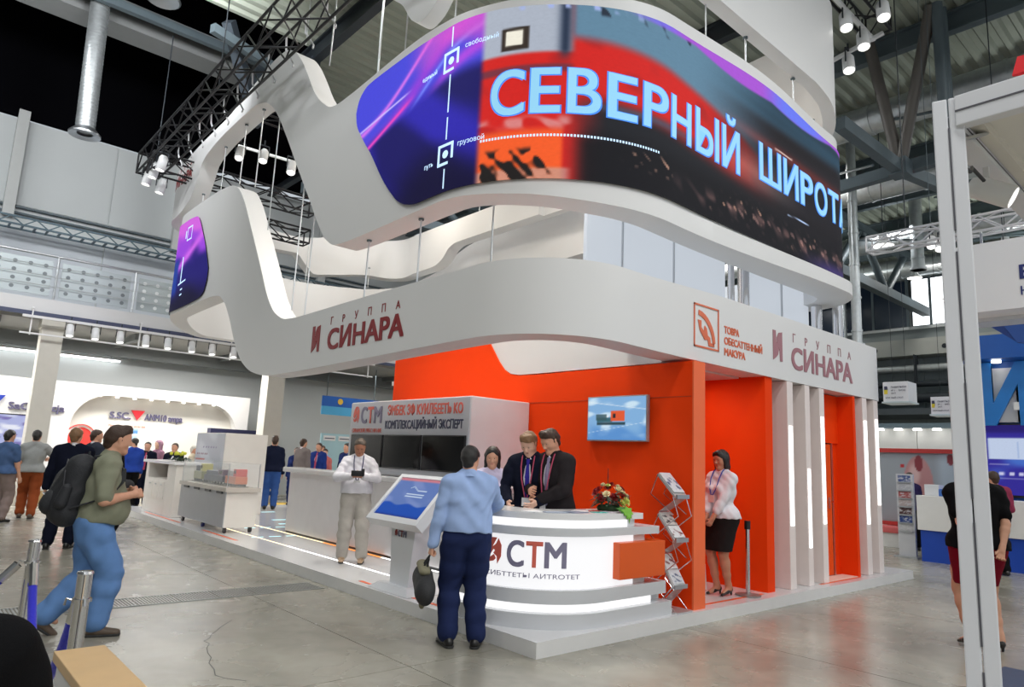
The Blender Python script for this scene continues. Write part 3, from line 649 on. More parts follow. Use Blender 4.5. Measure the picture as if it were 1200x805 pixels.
    top = ss(z-(6.66-.06*np.abs(np.sin(x*1.7))), 0, .05)*ss(fx, 1.6, 2.4)
    c = mixc(c, (166, 84, 210), top); c = mixc(c, (104, 120, 240), top*ss(np.sin(x*1.6+1), -.3, .9))
    # night town along the lower right, violet haze at the end
    low = ss(5.25-z, 0, .3)*ss(fx, 1.05, 1.3)
    c = mixc(c, (18, 18, 24), low*.9)
    c = mixc(c, (72, 58, 126), ss(4.86-z, 0, .25)*ss(fx, 5.2, 6.5)*.8)
    lights = ss(nz2(x*13, z*15, 4), .5, .85)*np.exp(-((z-4.86-.07*np.sin(x*3))/.10)**2)*ss(fx, 1.5, 2.0)*ss(nz2(x*1.7, x*0, 3), -.15, .35)
    c = mixc(c, (232, 178, 150), lights*.8); c = mixc(c, (150, 110, 104), ss(nz2(x*5, z*6, 11), 0, .7)*np.exp(-((z-4.84-.05*np.sin(x*2))/.10)**2)*ss(fx, 2.2, 2.8)*.55)
    c = mixc(c, (200, 150, 140), ss(nz2(x*9, z*13, 14), .35, .7)*np.exp(-((z-4.84)/.12)**2)*ss(fx, 3.2, 3.6)*.5)
    c = mixc(c, (190, 214, 255), ss(.012-np.abs(z-5.0-.02*x), 0, .01)*ss(.35-np.abs(fx-5.4), 0, .05))
    c = mixc(c, (90, 170, 240), ss(fx, 7.0, 7.3)*ss(.4-np.abs(z-5.9), 0, .2)*.8)
    return c
LEDM = attr_mat('led_screen_picture', 1.05, .7)
def curved_screen(name, loop, ua, ub, lo, hi, paint, off, nz, step, parent, thick=.05):
    us = np.linspace(ua, ub, int(abs(ub-ua)/step)+1); zz = np.linspace(0, 1, nz+1)
    p, n = loop.at(us); lo_, hi_ = lo(us), hi(us)
    Z = lo_[:, None]+(hi_-lo_)[:, None]*zz[None]; U = np.repeat(us[:, None], nz+1, 1)
    q = p+n*off; vs = np.concatenate([np.repeat(q[:, None], nz+1, 1), Z[..., None]], -1).reshape(-1, 3)
    a = lambda i, j: i*(nz+1)+j
    fs = [(a(i, j), a(i+1, j), a(i+1, j+1), a(i, j+1)) for i in range(len(us)-1) for j in range(nz)]
    me = bpy.data.meshes.new(name); me.from_pydata(vs.tolist(), [], fs); set_picture(me, paint(U, Z).reshape(-1, 3))
    o = link(name, me, LEDM, parent, smooth=180)
    return o
led = T('led_screen', 'large curved led screen showing a red train and big cyan lettering', 'screen', (.4, .5, 4.6))
curved_screen('display', LB, LED_A, LED_B, led_lo, led_hi, paint_led, .03, 120, .016, led)
loft('screen_housing', LB, us_of(LED_B+.02, LED_A-.02, .1), lambda u: [(.026, float(led_lo(u))+.01), (.026, float(led_hi(u))-.01), (.004, float(led_hi(u))-.01), (.004, float(led_lo(u))+.01)], BLACK, led)
def on(loop, u0, z0, off): return lambda x, y, z=0.: loop.pt(u0-x, z0+y, off+z)
CY = M('cyan_letters', srgb(146, 206, 238), .4, e=.95, n=.1, ns=1.2, spec=.1)
CYR = M('bright_letter_rim', srgb(74, 140, 240), .4, e=.95, n=.02, spec=.1)
def led_word(w, u0, u1, z0, h):
    vs, fs = text_geo(w, h/.73, bold=.012, res=3); x0 = min(v.x for v in vs); k = (u0-u1)/(max(v.x for v in vs)-x0)
    cur = 0
    for ch in w:
        a, f = text_geo(ch, h/.73, bold=.008, res=3)
        yield ch, a, f
def led_text(word, us, z0, h):
    """each letter on its measured span"""
    for ch, (ua, ub) in zip(word, us):
        for nm, off, mat, g in (('letter_rim', .036, CYR, .012), ('letter', .042, CY, -.004)):
            vs, fs = text_geo(ch, h/.73, bold=.012+g, res=7)
            x0 = min(v.x for v in vs); x1 = max(v.x for v in vs); k = (ua-ub+2*g)/(x1-x0)
            MB().add([LB.pt(ua+g-(v.x-x0)*k, z0+v.y, off+v.z) for v in vs], fs).build(nm, mat, led)
led_text('СЕВЕРНЫЙ', [(.75, .36), (.30, -.03), (-.10, -.47), (-.54, -.90), (-.98, -1.35), (-1.41, -1.79), (-1.89, -2.39), (-2.47, -2.88)], 5.33, .55)
led_text('ШИРОТА', [(-3.38, -3.97), (-4.05, -4.48), (-4.55, -4.94), (-5.00, -5.41), (-5.46, -5.82), (-5.84, -6.26)], 5.44, .52)
LWH = M('white_screen_mark', srgb(196, 226, 255), .4, e=1.1, n=.02)
def frame_mark(u, z, w, h, t, nm='screen_mark'):
    mb = MB()
    for a, b, c, d in ((-w/2, w/2, h/2-t, h/2), (-w/2, w/2*.4, -h/2, -h/2+t), (-w/2, -w/2+t, -h/2, h/2), (w/2-t, w/2, -h/2+.06, h/2)):
        mb.add([LB.pt(u-x, z+y, o) for o in (.034, .042) for x, y in ((a, c), (b, c), (b, d), (a, d))], [(0, 1, 2, 3), (4, 5, 6, 7), (0, 1, 5, 4), (1, 2, 6, 5), (2, 3, 7, 6), (3, 0, 4, 7)])
    mb.build(nm, LWH, led)
for z in (6.22, 5.04):
    frame_mark(1.37, z, .26, .26, .03)
    MB().add([LB.pt(1.37+.05*math.cos(a), z+.05*math.sin(a), .036) for a in np.linspace(0, 6.28, 13)[:-1]], [tuple(range(12))]).build('screen_dot', LWH, led)
for z0, z1 in ((6.40, 6.66), (5.56, 6.04), (5.22, 5.50), (4.62, 4.86)):
    MB().add([LB.pt(1.37-x, z, .036) for x, z in ((-.011, z0), (.011, z0), (.011, z1), (-.011, z1))], [(0, 1, 2, 3)]).build('screen_line', LWH, led)
for s, u, z in (('свободный', 1.15, 6.30), ('единый', 1.95, 6.16), ('грузовой', 1.18, 5.09), ('путь', 1.78, 4.96)):
    vs, fs = text_geo(s, .085, res=2, depth=.002); MB().add([LB.pt(u-v.x, z+v.y, .036+v.z) for v in vs], fs).build('screen_caption', LWH, led)
mb = MB()
for k in range(58):
    u = .86-k*.036
    if u < -1.3: break
    mb.add([LB.pt(u-x, 5.05+y, .036) for x, y in ((0, 0), (.022, 0), (.022, .028), (0, .028))], [(0, 1, 2, 3)])
tag(mb.build('dotted_line', LWH, led), kind='stuff')
# the small screen at the far left end of the lower ribbon
sl_lo = pchip([9.57, 9.68, 9.9, 10.2, 11.6, 12.9], [4.95, 4.68, 4.58, 4.55, 4.52, 4.52]); sl_hi = pchip([9.57, 9.76, 10.16, 10.74, 11.3, 12.9], [5.1, 5.42, 5.96, 6.5, 6.55, 6.55])
def paint_small(u, z):
    x = 12.9-u; c = np.zeros(u.shape+(3,)); c[:] = (30, 22, 110)
    c = mixc(c, (16, 12, 48), ss(5.2-z+.2*nz2(x, z, 2), 0, .6)); c = mixc(c, (150, 66, 214), ss(z-5.5-.25*nz2(x*1.6, z*2, 1), 0, .4))
    c = mixc(c, (206, 100, 232), np.exp(-((z-5.4-.35*(x-1))/.12)**2)); c = mixc(c, (230, 110, 220), ss(z-6.0+.2*nz2(x*2, z*3, 6), 0, .3)*.7)
    c = mixc(c, (28, 60, 150), ss(1.35-x, 0, .2)*ss(.5-np.abs(z-5.3), 0, .2))
    return c
sl = T('led_screen', 'small violet led screen wrapped round the far left end of the lower ribbon', 'screen', (.3, 11.5, 4.5))
curved_screen('display', LA, 9.58, 12.9, sl_lo, sl_hi, paint_small, .03, 40, .05, sl)
loft('screen_housing', LA, us_of(9.6, 12.88, .1), lambda u: [(.026, float(sl_lo(u))+.01), (.026, float(sl_hi(u))-.01), (.004, float(sl_hi(u))-.01), (.004, float(sl_lo(u))+.01)], BLACK, sl)
for u, z0, z1 in ((11.35, 6.12, 6.3), (11.35, 5.1, 5.7)):
    MB().add([LA.pt(u-x, z, .036) for x, z in ((-.03, z0), (.03, z0), (.03, z1), (-.03, z1))], [(0, 1, 2, 3)]).build('screen_line', LWH, sl)
mb = MB()
for a, b, c_, d in ((-.16, .16, .13, .16), (-.16, .16, -.16, -.13), (-.16, -.13, -.16, .16), (.13, .16, -.16, .16)):
    mb.add([LA.pt(11.1-x, 6.2+y, .036) for x, y in ((a, c_), (b, c_), (b, d), (a, d))], [(0, 1, 2, 3)])
mb.build('screen_mark', LWH, sl)
for u, z in ((11.5, 5.06), (11.3, 4.92), (11.3, 4.8)):
    MB().add([LA.pt(u-x, z+y+x*.1, .036) for x, y in ((0, 0), (.5 if z > 5 else .14, 0), (.5 if z > 5 else .14, .035), (0, .035))], [(0, 1, 2, 3)]).build('screen_caption', LWH, sl)

# lettering on the ribbons
def wave_logo(loop, u0, z0, h, mat, parent, name='emblem'):
    """a square emblem cut by a white S wave"""
    w = h*.62
    L1 = [(0, 0), (0, 1), (.30, 1), (.36, .62), (.55, .50), (.62, .38), (.52, .2), (.30, .1)]
    L2 = [(1, 1), (1, 0), (.74, 0), (.70, .34), (.58, .46), (.44, .56), (.42, .78), (.62, .95)]
    for poly in (L1, L2): shape(name, [(x*w, y*h) for x, y in poly], on(loop, u0, z0, .002), mat, parent)
wave_logo(LA, 4.60, 2.98, .38, REDINK, ra)
text('lettering', 'СИНАРА', .40, on(LA, 4.12, 2.985, .004), REDINK, ra, bold=.012, width=1.93)
for i, ch in enumerate('ГРУППА'): text('small_lettering', ch, .15, on(LA, 4.08-i*.335, 3.33, .004), REDINK, ra)
wave_logo(LA, -3.90, 3.05, .40, MAUVE, ra)
text('lettering', 'СИНАРА', .42, on(LA, -4.40, 3.00, .004), MAUVE, ra, bold=.012, width=1.96)
for i, ch in enumerate('ГРУППА'): text('small_lettering', ch, .17, on(LA, -4.44-i*.355, 3.36, .004), MAUVE, ra)
fn = on(LA, -2.08, 2.97, .003)
for a, b, c, d in ((0, .52, 0, .02), (0, .52, .49, .51), (0, .02, 0, .51), (.50, .52, 0, .51)):
    shape('emblem_frame', [(a, c), (b, c), (b, d), (a, d)], fn, ORINK, ra)
arc = [(.06+.38*math.sin(t), .06+.38*math.cos(t)) for t in np.linspace(.1, 1.5, 9)]; arc2 = [(.06+.33*math.sin(t), .03+.35*math.cos(t)) for t in np.linspace(1.5, .1, 9)]
shape('emblem', arc+arc2, fn, ORINK, ra)
shape('emblem', [(.08, .32), (.15, .32), (.15, .24), (.2, .2), (.22, .27), (.26, .24), (.28, .16), (.33, .14), (.34, .08), (.42, .08), (.42, .04), (.30, .04), (.28, .11), (.22, .10), (.17, .15), (.12, .2)], fn, ORINK, ra)
for i, (s, w) in enumerate((('ТОВРА', .34), ('ОБЕСАТТЕННЫЙ', .9), ('МАКУРА', .48))): text('small_lettering', s, .125, on(LA, -2.72, 3.22-.135*i, .003), ORINK, ra, bold=.004, width=w)
text('lettering', 'СИНАРА', .36, on(LB, 12.98, 7.70, .004), REDINK, rb, bold=.012, width=1.5)
for i, ch in enumerate('ГРУППА'): text('small_lettering', ch, .14, on(LB, 12.93-i*.25, 8.02, .004), REDINK, rb)

# hanging rods between the ribbons
RODL = ['rod hanging from the far left ribbon lobe, second', 'rod hanging left of the ribbon gap centre', 'rod hanging across the middle of the ribbon gap', 'leftmost rod under the raised left lobe', 'rod dropping beside the steep left ribbon edge', 'rod over the second red letter of the left lettering', 'rod right of the left lettering', 'rod above the counter corner', 'rod in front of the far cream ribbon', 'rod hidden behind the small violet screen', 'rod rising over the middle of the large screen', 'rod above the right half of the large screen', 'short rod near the right end of the large screen', 'rightmost short rod of the large screen', 'rod over the left edge of the large screen', 'first of three close rods left of the large screen', 'second of three close rods left of the large screen', 'rod over the raised ribbon crest, right one', 'rod over the raised ribbon crest, left one', 'rod meeting the ribbon top above the screen mark', 'rod at the far side of the loop, deeper', 'rod at the far side of the loop, nearer', 'rod between the far ribbon bands, left', 'rod between the far ribbon bands, right']
def rod(i, pts, lab):
    lab = 'thin steel '+RODL[i] if False else 'thin '+RODL[i]
    t = T('suspension_rod', lab, 'rod', pts[-1], group='thin steel rods holding the ribbons')
    MB().tube(pts, .011, 6).build('rod', ALU, t, smooth=60)
    MB().lathe([(.001, 0), (.035, 0), (.035, -.02), (.001, -.02)], pts[0], 10).build('collar', STEEL, t)
RL = 'thin steel suspension rod holding the white ribbons'
for i, (a, b) in enumerate((((.33, 9.31, 8.08), (.33, 9.33, 6.75)), ((.33, 8.43, 8.09), (.33, 8.45, 6.5)), ((.33, 7.58, 8.0), (.33, 7.58, 5.45)), ((.33, 10.43, 7.96), (.33, 10.44, 6.8)), ((.33, 5.70, 6.25), (.33, 5.72, 3.6)), ((.33, 3.90, 4.48), (.33, 3.92, 3.6)), ((.33, 2.65, 4.49), (.33, 2.65, 3.6)), ((.6, 1.58, 4.5), (.6, 1.58, 3.55)), ((.33, 6.2, 7.0), (.33, 6.22, 3.8)), ((.33, 11.6, 7.2), (.33, 11.6, 6.8)),
                            ((3.0, .33, 11), (3.0, .33, 7.0)), ((4.0, .33, 7.63), (4.0, .33, 7.0)), ((5.4, .33, 7.6), (5.4, .33, 6.95)), ((6.3, .45, 7.3), (6.3, .45, 6.9)), ((.33, 3.35, 11), (.33, 3.35, 6.8)), ((.33, 4.05, 11), (.33, 4.05, 6.75)), ((.40, 4.2, 11), (.40, 4.2, 6.75)), ((.33, 5.6, 11), (.33, 5.7, 7.85)), ((.33, 6.7, 11), (.33, 6.75, 8.7)), ((.33, 2.2, 11), (.33, 2.2, 6.85)), ((7.0, 10, 11), (7.0, 10, 8.2)), ((7.0, 6, 11), (7.0, 6, 8.2)), ((3.6, 13.1, 7.5), (3.6, 13.1, 6.0)), ((5.5, 13.1, 6.9), (5.5, 13.1, 6.3)))):
    rod(i, (a, b), RL)

# upper storey room behind the fascia
room = T('wall_upper', 'white panelled upper room between the lower fascia and the screen', 'room', (5, 2.5, 3.4), kind='structure')
PAN = M('room_panel_backlit_glass', srgb(222, 230, 240), .35, e=.62, n=.02, ns=.8)  # glow added to the panels to brighten them, no lamp inside
xs = [1.55, 2.2, 3.27, 4.55]
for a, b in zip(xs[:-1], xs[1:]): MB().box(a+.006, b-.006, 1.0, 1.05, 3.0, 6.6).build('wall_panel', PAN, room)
for a in xs[1:-1]: MB().box(a-.012, a+.012, .985, 1.06, 3.0, 6.6).build('joint_strip', ALU, room)
xs = [4.98, 6.05, 7.0]
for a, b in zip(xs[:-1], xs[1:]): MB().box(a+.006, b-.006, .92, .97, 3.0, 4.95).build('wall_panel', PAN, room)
MB().box(6.035, 6.065, .9, .98, 3.0, 4.95).build('joint_strip', ALU, room)
MB().box(4.5, 7.4, .5, 1.1, 4.84, 4.95).build('soffit', WHITE, room)
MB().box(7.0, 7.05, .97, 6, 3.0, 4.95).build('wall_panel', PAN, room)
MB().box(2.9, 7.1, .55, 7.2, 2.9, 2.98).build('room_floor', WHITE, room)
for x, y in ((4.62, .95), (4.88, .90), (6.98, .78), (7.42, .62)):
    MB().tube([(x, y, 2.98), (x, y, 4.84)], .085 if x > 4.7 else .05, 14).build('steel_post', CHROME, room, smooth=50)

# ---------------------------------------------------------------- ground floor of the stand
ow = tag(T('wall_orange', 'long orange wall carrying the picture screen', 'wall', (2.6, 3.3, PZ)), kind='structure')
top = [(.08, 2.78), (2.6, 2.775), (2.95, 2.785), (3.15, 2.81), (3.28, 2.88), (3.40, 3.0), (3.62, 3.28), (3.75, 3.45), (3.85, 3.5), (6.25, 3.5)]
poly = [(.08, PZ)]+top+[(6.25, PZ)]
OWX = 2.35
MB().prism(poly, lambda y, z: (OWX, y, z), lambda y, z: (OWX+.2, y, z)).build('wall_board', ORANGE, ow)
MB().box(2.34, 2.56, .06, .08, PZ, 2.78).build('end_face', M('orange_edge', srgb(246, 112, 62), .5), ow)
MB().box(2.345, 2.35, .1, 6.2, 2.38, 2.388).build('joint_line', M('orange_joint', srgb(190, 58, 14), .6), ow)
ww = tag(MB().prism([(.52, 2.79), (2.95, 2.795), (3.15, 2.82), (3.28, 2.89), (3.40, 3.01), (3.62, 3.29), (3.80, 3.58), (.52, 3.58)], lambda y, z: (OWX+.02, y, z), lambda y, z: (OWX+.18, y, z)).build('wall_soffit', RIB), kind='structure'); ww['label'] = 'white backing wall above the orange wall'
# cabinet block with three black displays
blk = T('display_cabinet', 'white cabinet block with three black displays under red and navy lettering', 'cabinet', (2.0, 4.5, PZ))
BX = 1.32
FACE = M('cabinet_grey', srgb(204, 208, 216), .35, n=.02)
MB().box(BX, OWX-.005, 2.70, 5.80, 1.29, 2.39, bev=.015).build('body', M('cabinet_white', srgb(232, 230, 232), .4), blk)
MB().box(BX-.012, BX, 2.715, 5.785, 1.31, 2.375).build('front_panel', FACE, blk)
for i, (y0, y1) in enumerate(((2.75, 3.70), (3.74, 4.70), (4.74, 5.68))):
    d = MB().box(BX-.04, BX-.012, y0, y1, 1.40, 1.88, bev=.006).build('display', BLACK, blk)
    MB().box(BX-.043, BX-.04, y0+.015, y1-.015, 1.42, 1.865).build('glass', SCREENBLACK, d)
fnb = lambda y0, z0: plane_fn((BX-.014, y0, z0), (0, -1, 0), (0, 0, 1))
text('lettering', 'ЭМБЕК ЗФ КУИЛБЕЕТЬ КО', .2, fnb(4.68, 2.17), CORAL, blk, bold=.006, width=1.83)
text('lettering', 'КОМПЛЕКСАЦИЙНЫЙ ЭКСПЕРТ', .17, fnb(4.73, 1.97), NAVYINK, blk, bold=.005, width=1.90)
def stm_logo(fn, h, parent, w, small, c2=CORAL, sub=None):
    """hatched emblem, C T M and a small line under them; fn maps x, y to the surface"""
    for poly in ([(0, .55), (.10, .8), (.30, 1), (.55, 1), (.34, .66), (.42, .6), (.18, .28), (0, .38)], [(.62, .98), (.78, .72), (.78, .30), (.60, 0), (.56, .28), (.38, .4), (.46, .5), (.30, .62), (.5, .76)], [(.0, .30), (.16, .2), (.42, .36), (.52, .2), (.40, .1), (.2, .06), (.06, .14)]):
        shape('emblem', [(x*h*.9, y*h) for x, y in poly], fn, c2, parent, .004)
    x = h*.95
    for ch, cw, m in (('С', .78, GREYINK), ('Т', .74, c2), ('М', .98, GREYINK)):
        vs, fs = text_geo(ch, h/.73, bold=h*.035, depth=.006); x0 = min(v.x for v in vs); k = (cw*h*.9)/(max(v.x for v in vs)-x0)
        MB().add([fn(x+(v.x-x0)*k, v.y, v.z+.004) for v in vs], fs).build('lettering', m, parent); x += cw*h*.98
    if sub: text('small_lettering', sub, small, lambda a, b, c: fn(a, b-small*1.7, c+.004), c2 if sub != 'СИБТТЕТЫ АИТRОТЕТ' else GREYINK, parent, width=w)
stm_logo(fnb(5.70, 2.06), .26, blk, .88, .085, sub='СИНАРСКИЕ РИБС НИ НИЕ')
# low bench running along the cabinet, light line at its foot
bn = T('low_bench', 'long low white bench in front of the black displays', 'bench', (1.45, 5, PZ))
MB().box(1.38, 1.5, 1.9, 8.0, PZ+.03, 1.20, bev=.015).build('front_panel', M('cabinet_white', (1, 1, 1)), bn)
MB().box(1.24, 1.62, 1.88, 8.02, 1.20, 1.285, bev=.02).build('ledge', WHITE_GLOSS, bn)
MB().box(1.5, 2.3, 6.6, 8.0, PZ+.002, 1.20).build('end_box', M('cabinet_white', (1, 1, 1)), bn)
MB().box(1.40, 1.5, 1.9, 8.0, PZ+.002, PZ+.03).build('plinth', BLACK, bn)
# picture screen on the orange wall
tv = T('wall_screen', 'flat screen on the orange wall showing an orange and green engine', 'screen', (2.32, 1.1, 1.9))
MB().box(2.29, 2.345, .655, 1.575, 1.875, 2.42, bev=.008).build('case', M('screen_bezel', (.5, .5, .52), .3, .5), tv)
def paint_tv(X, Y):
    c = np.zeros(X.shape+(3,)); c[:] = (132, 178, 222)
    c = mixc(c, (206, 230, 246), ss(nz2(X*3+Y*5, X*2-Y*6, 2), .1, .8)); c = mixc(c, (84, 140, 206), ss(.35-Y+.15*nz2(X*4, Y*3, 5), 0, .25)*.8)
    c = mixc(c, (240, 248, 252), ss(.012-np.abs(Y-.16-.25*X), 0, .02)+ss(.02-np.abs(Y-.9+.2*X), 0, .03))
    b = ss(.255-np.abs(X-.41), 0, .01)
    c = mixc(c, (46, 72, 82), b*ss(.04-np.abs(Y-.38), 0, .02)); c = mixc(c, (58, 104, 116), b*ss(.06-np.abs(Y-.47), 0, .02)*ss(.45-X, 0, .03))
    c = mixc(c, (226, 92, 54), ss(.125-np.abs(X-.53), 0, .01)*ss(.13-np.abs(Y-.56), 0, .02)); c = mixc(c, (40, 44, 50), ss(.03-np.abs(X-.47), 0, .01)*ss(.06-np.abs(Y-.56), 0, .02))
    c = mixc(c, (230, 236, 240), ss(.04-np.abs(X-.34), 0, .01)*ss(.03-np.abs(Y-.55), 0, .02)); c = mixc(c, (60, 86, 90), ss(.1-np.abs(X-.24), 0, .01)*ss(.08-np.abs(Y-.53), 0, .02)*.8)
    return c
picture('display', plane_fn((2.288, 1.56, 1.89), (0, -1, 0), (0, 0, 1)), .89, .515, 90, 54, paint_tv, attr_mat('wall_screen_picture', .95), tv)
# niche with the hostess
nw = tag(box('wall_niche', 2.56, 4.3, 1.9, 2.05, PZ, 2.84, ORANGE), kind='structure')
tag(box('wall_niche', 4.12, 4.3, .18, 1.9, PZ, 2.84, ORANGE), kind='structure')
tag(box('ceiling_4', 2.6, 7.6, .55, 2.0, 2.80, 2.86, RIB), kind='structure')
# fins with light strips, door
for i, (x, xb, st) in enumerate(((4.63, 4.79, (.92, 2.21)), (5.14, 5.28, (.62, 1.66)), (5.58, 5.73, (.92, 2.40)), (7.06, 7.23, (.88, 2.45)), (7.50, 7.67, (1.16, 2.50)))):
    t = T('light_fin', ['first white fin from the niche with a white light strip', 'second white fin from the niche with a low light strip', 'white fin left of the orange door', 'white fin right of the orange door', 'last white fin at the right end of the stand'][i], 'fin', (x, .6, PZ))
    MB().box(x, xb, .14, 1.08, PZ+.001, 2.805, bev=.006).build('fin_board', M('fin_white', srgb(240, 228, 224), .5), t)
    MB().box(x+.03, xb-.04, .132, .14, st[0], st[1]).build('light_strip', WGLOW, t)
MB().box(7.68, 7.8, .3, 6.0, PZ, 2.805).build('wall_right_2', RIB)['kind'] = 'structure'
tag(box('wall_niche', 4.31, 5.7, 1.1, 1.2, PZ, 2.84, M('fin_back', srgb(240, 214, 206), .5)), kind='structure')
tag(box('wall_niche', 6.9, 7.67, 1.1, 1.2, PZ, 2.84, M('fin_back', srgb(240, 214, 206), .5)), kind='structure')
dr = T('door_1', 'orange door in a deep orange frame between the white fins', 'door', (6.2, .45, PZ), kind='structure')
MB().box(5.74, 6.75, .40, .5, 2.07, 2.80).build('frame_top', ORANGE, dr)
MB().box(6.75, 6.83, .16, .6, PZ, 2.80).build('frame_side', ORANGE, dr)
MB().box(6.58, 6.75, .43, .5, PZ, 2.07).build('frame_filler', ORANGE, dr)
lf = MB().box(5.74, 6.52, .42, .46, PZ+.01, 2.05).build('door_leaf', M('orange_door', srgb(236, 84, 24), .5, spec=.2), dr)
MB().box(6.53, 6.575, .41, .47, PZ, 2.07).build('door_stop', ALU, dr)
MB().box(6.41, 6.45, .412, .42, 1.1, 1.26).build('lock_plate', ALU, lf)
MB().tube([(6.43, .41, 1.2), (6.43, .36, 1.2), (6.33, .35, 1.2)], .011, 8).build('handle', CHROME, lf, smooth=60)
MB().box(5.74, 6.75, .17, .40, PZ, PZ+.008).build('threshold', M('threshold_light', srgb(240, 220, 206), .4), dr)
# reception counter: stacked slabs with rounded corner
ct = T('reception_counter', 'white curved reception counter of stacked slabs with a lit logo panel', 'counter', (1.2, .9, PZ))
def cshape(ins, xe, ye, depth, R=.9):
    """plan outline of one slab: rounded outer corner at the platform corner"""
    x0 = .025+ins; y0 = .072+ins; R = max(R-ins*.6, .2); n = 18
    o = [(x0, ye)]+[(x0+R-R*math.cos(t), y0+R-R*math.sin(t)) for t in np.linspace(0, math.pi/2, n)]+[(xe, y0)]
    r2 = max(R-depth, .12); xi = x0+depth; yi = y0+depth
    i = [(xe, yi)]+[(xi+r2-r2*math.cos(t), yi+r2-r2*math.sin(t)) for t in np.linspace(math.pi/2, 0, n)]+[(xi, ye)]
    return o+i, o
GREYW = M('slab_grey', srgb(206, 208, 212), .25, n=.02, coat=.2)
LITP = M('lit_logo_panel', srgb(250, 250, 252), .4, e=.85, n=.01)
def slab_part(nm, ins, z0, z1, xe, ye, mat, depth=.5):
    p, _ = cshape(ins, xe, ye, depth)
    return MB().prism(p, lambda x, y: (x, y, z0), lambda x, y: (x, y, z1)).build(nm, mat, ct, smooth=30)
slab_part('base_slab', 0, PZ, .262, 1.97, 1.35, GREYW)
slab_part('light_band', .075, .262, .335, 1.72, 1.3, M('lit_band', srgb(250, 250, 250), .4, e=1.0, n=.01))
slab_part('core', .15, .262, .335, 1.95, 1.3, WHITE, .3)
slab_part('step_slab', .045, .335, .455, 1.93, 1.35, GREYW)
slab_part('logo_panel', .10, .455, .925, 1.46, 1.3, LITP)
slab_part('core', .115, .455, .925, 1.66, 1.3, WHITE, .4)
slab_part('ledge_slab', .06, .925, 1.0, 1.83, 1.35, GREYW, .46)
slab_part('light_band', .13, 1.0, 1.072, 1.40, 1.3, M('lit_band', (1, 1, 1)), .3)
slab_part('core', .145, 1.0, 1.072, 1.53, 1.3, WHITE, .25)
slab_part('top_slab', .09, 1.072, 1.13, 1.60, 1.4, WHITE_GLOSS, .55)
ob = MB().box(1.155, 1.87, .085, .30, .52, .86, bev=.006).build('orange_box', ORANGE2, ct)
_, arc = cshape(.098, 1.46, 1.3, .4)
arc = np.array(arc); ad = np.r_[0, np.cumsum(np.linalg.norm(np.diff(arc, axis=0), axis=1))]
def carc(s, z, off):
    i = min(max(np.searchsorted(ad, s)-1, 0), len(ad)-2); t = (s-ad[i])/(ad[i+1]-ad[i]); p = arc[i]+(arc[i+1]-arc[i])*t; d = arc[i+1]-arc[i]; d = d/np.linalg.norm(d)
    return Vector((p[0]-(-d[1])*off*-1 if False else p[0]+d[1]*off, p[1]-d[0]*off, z))
sC = ad[-1]-1.66
stm_logo(lambda x, y, z=0.: carc(sC+x, .645+y, z), .235, ct, .92, .058, sub='СИБТТЕТЫ АИТRОТЕТ')
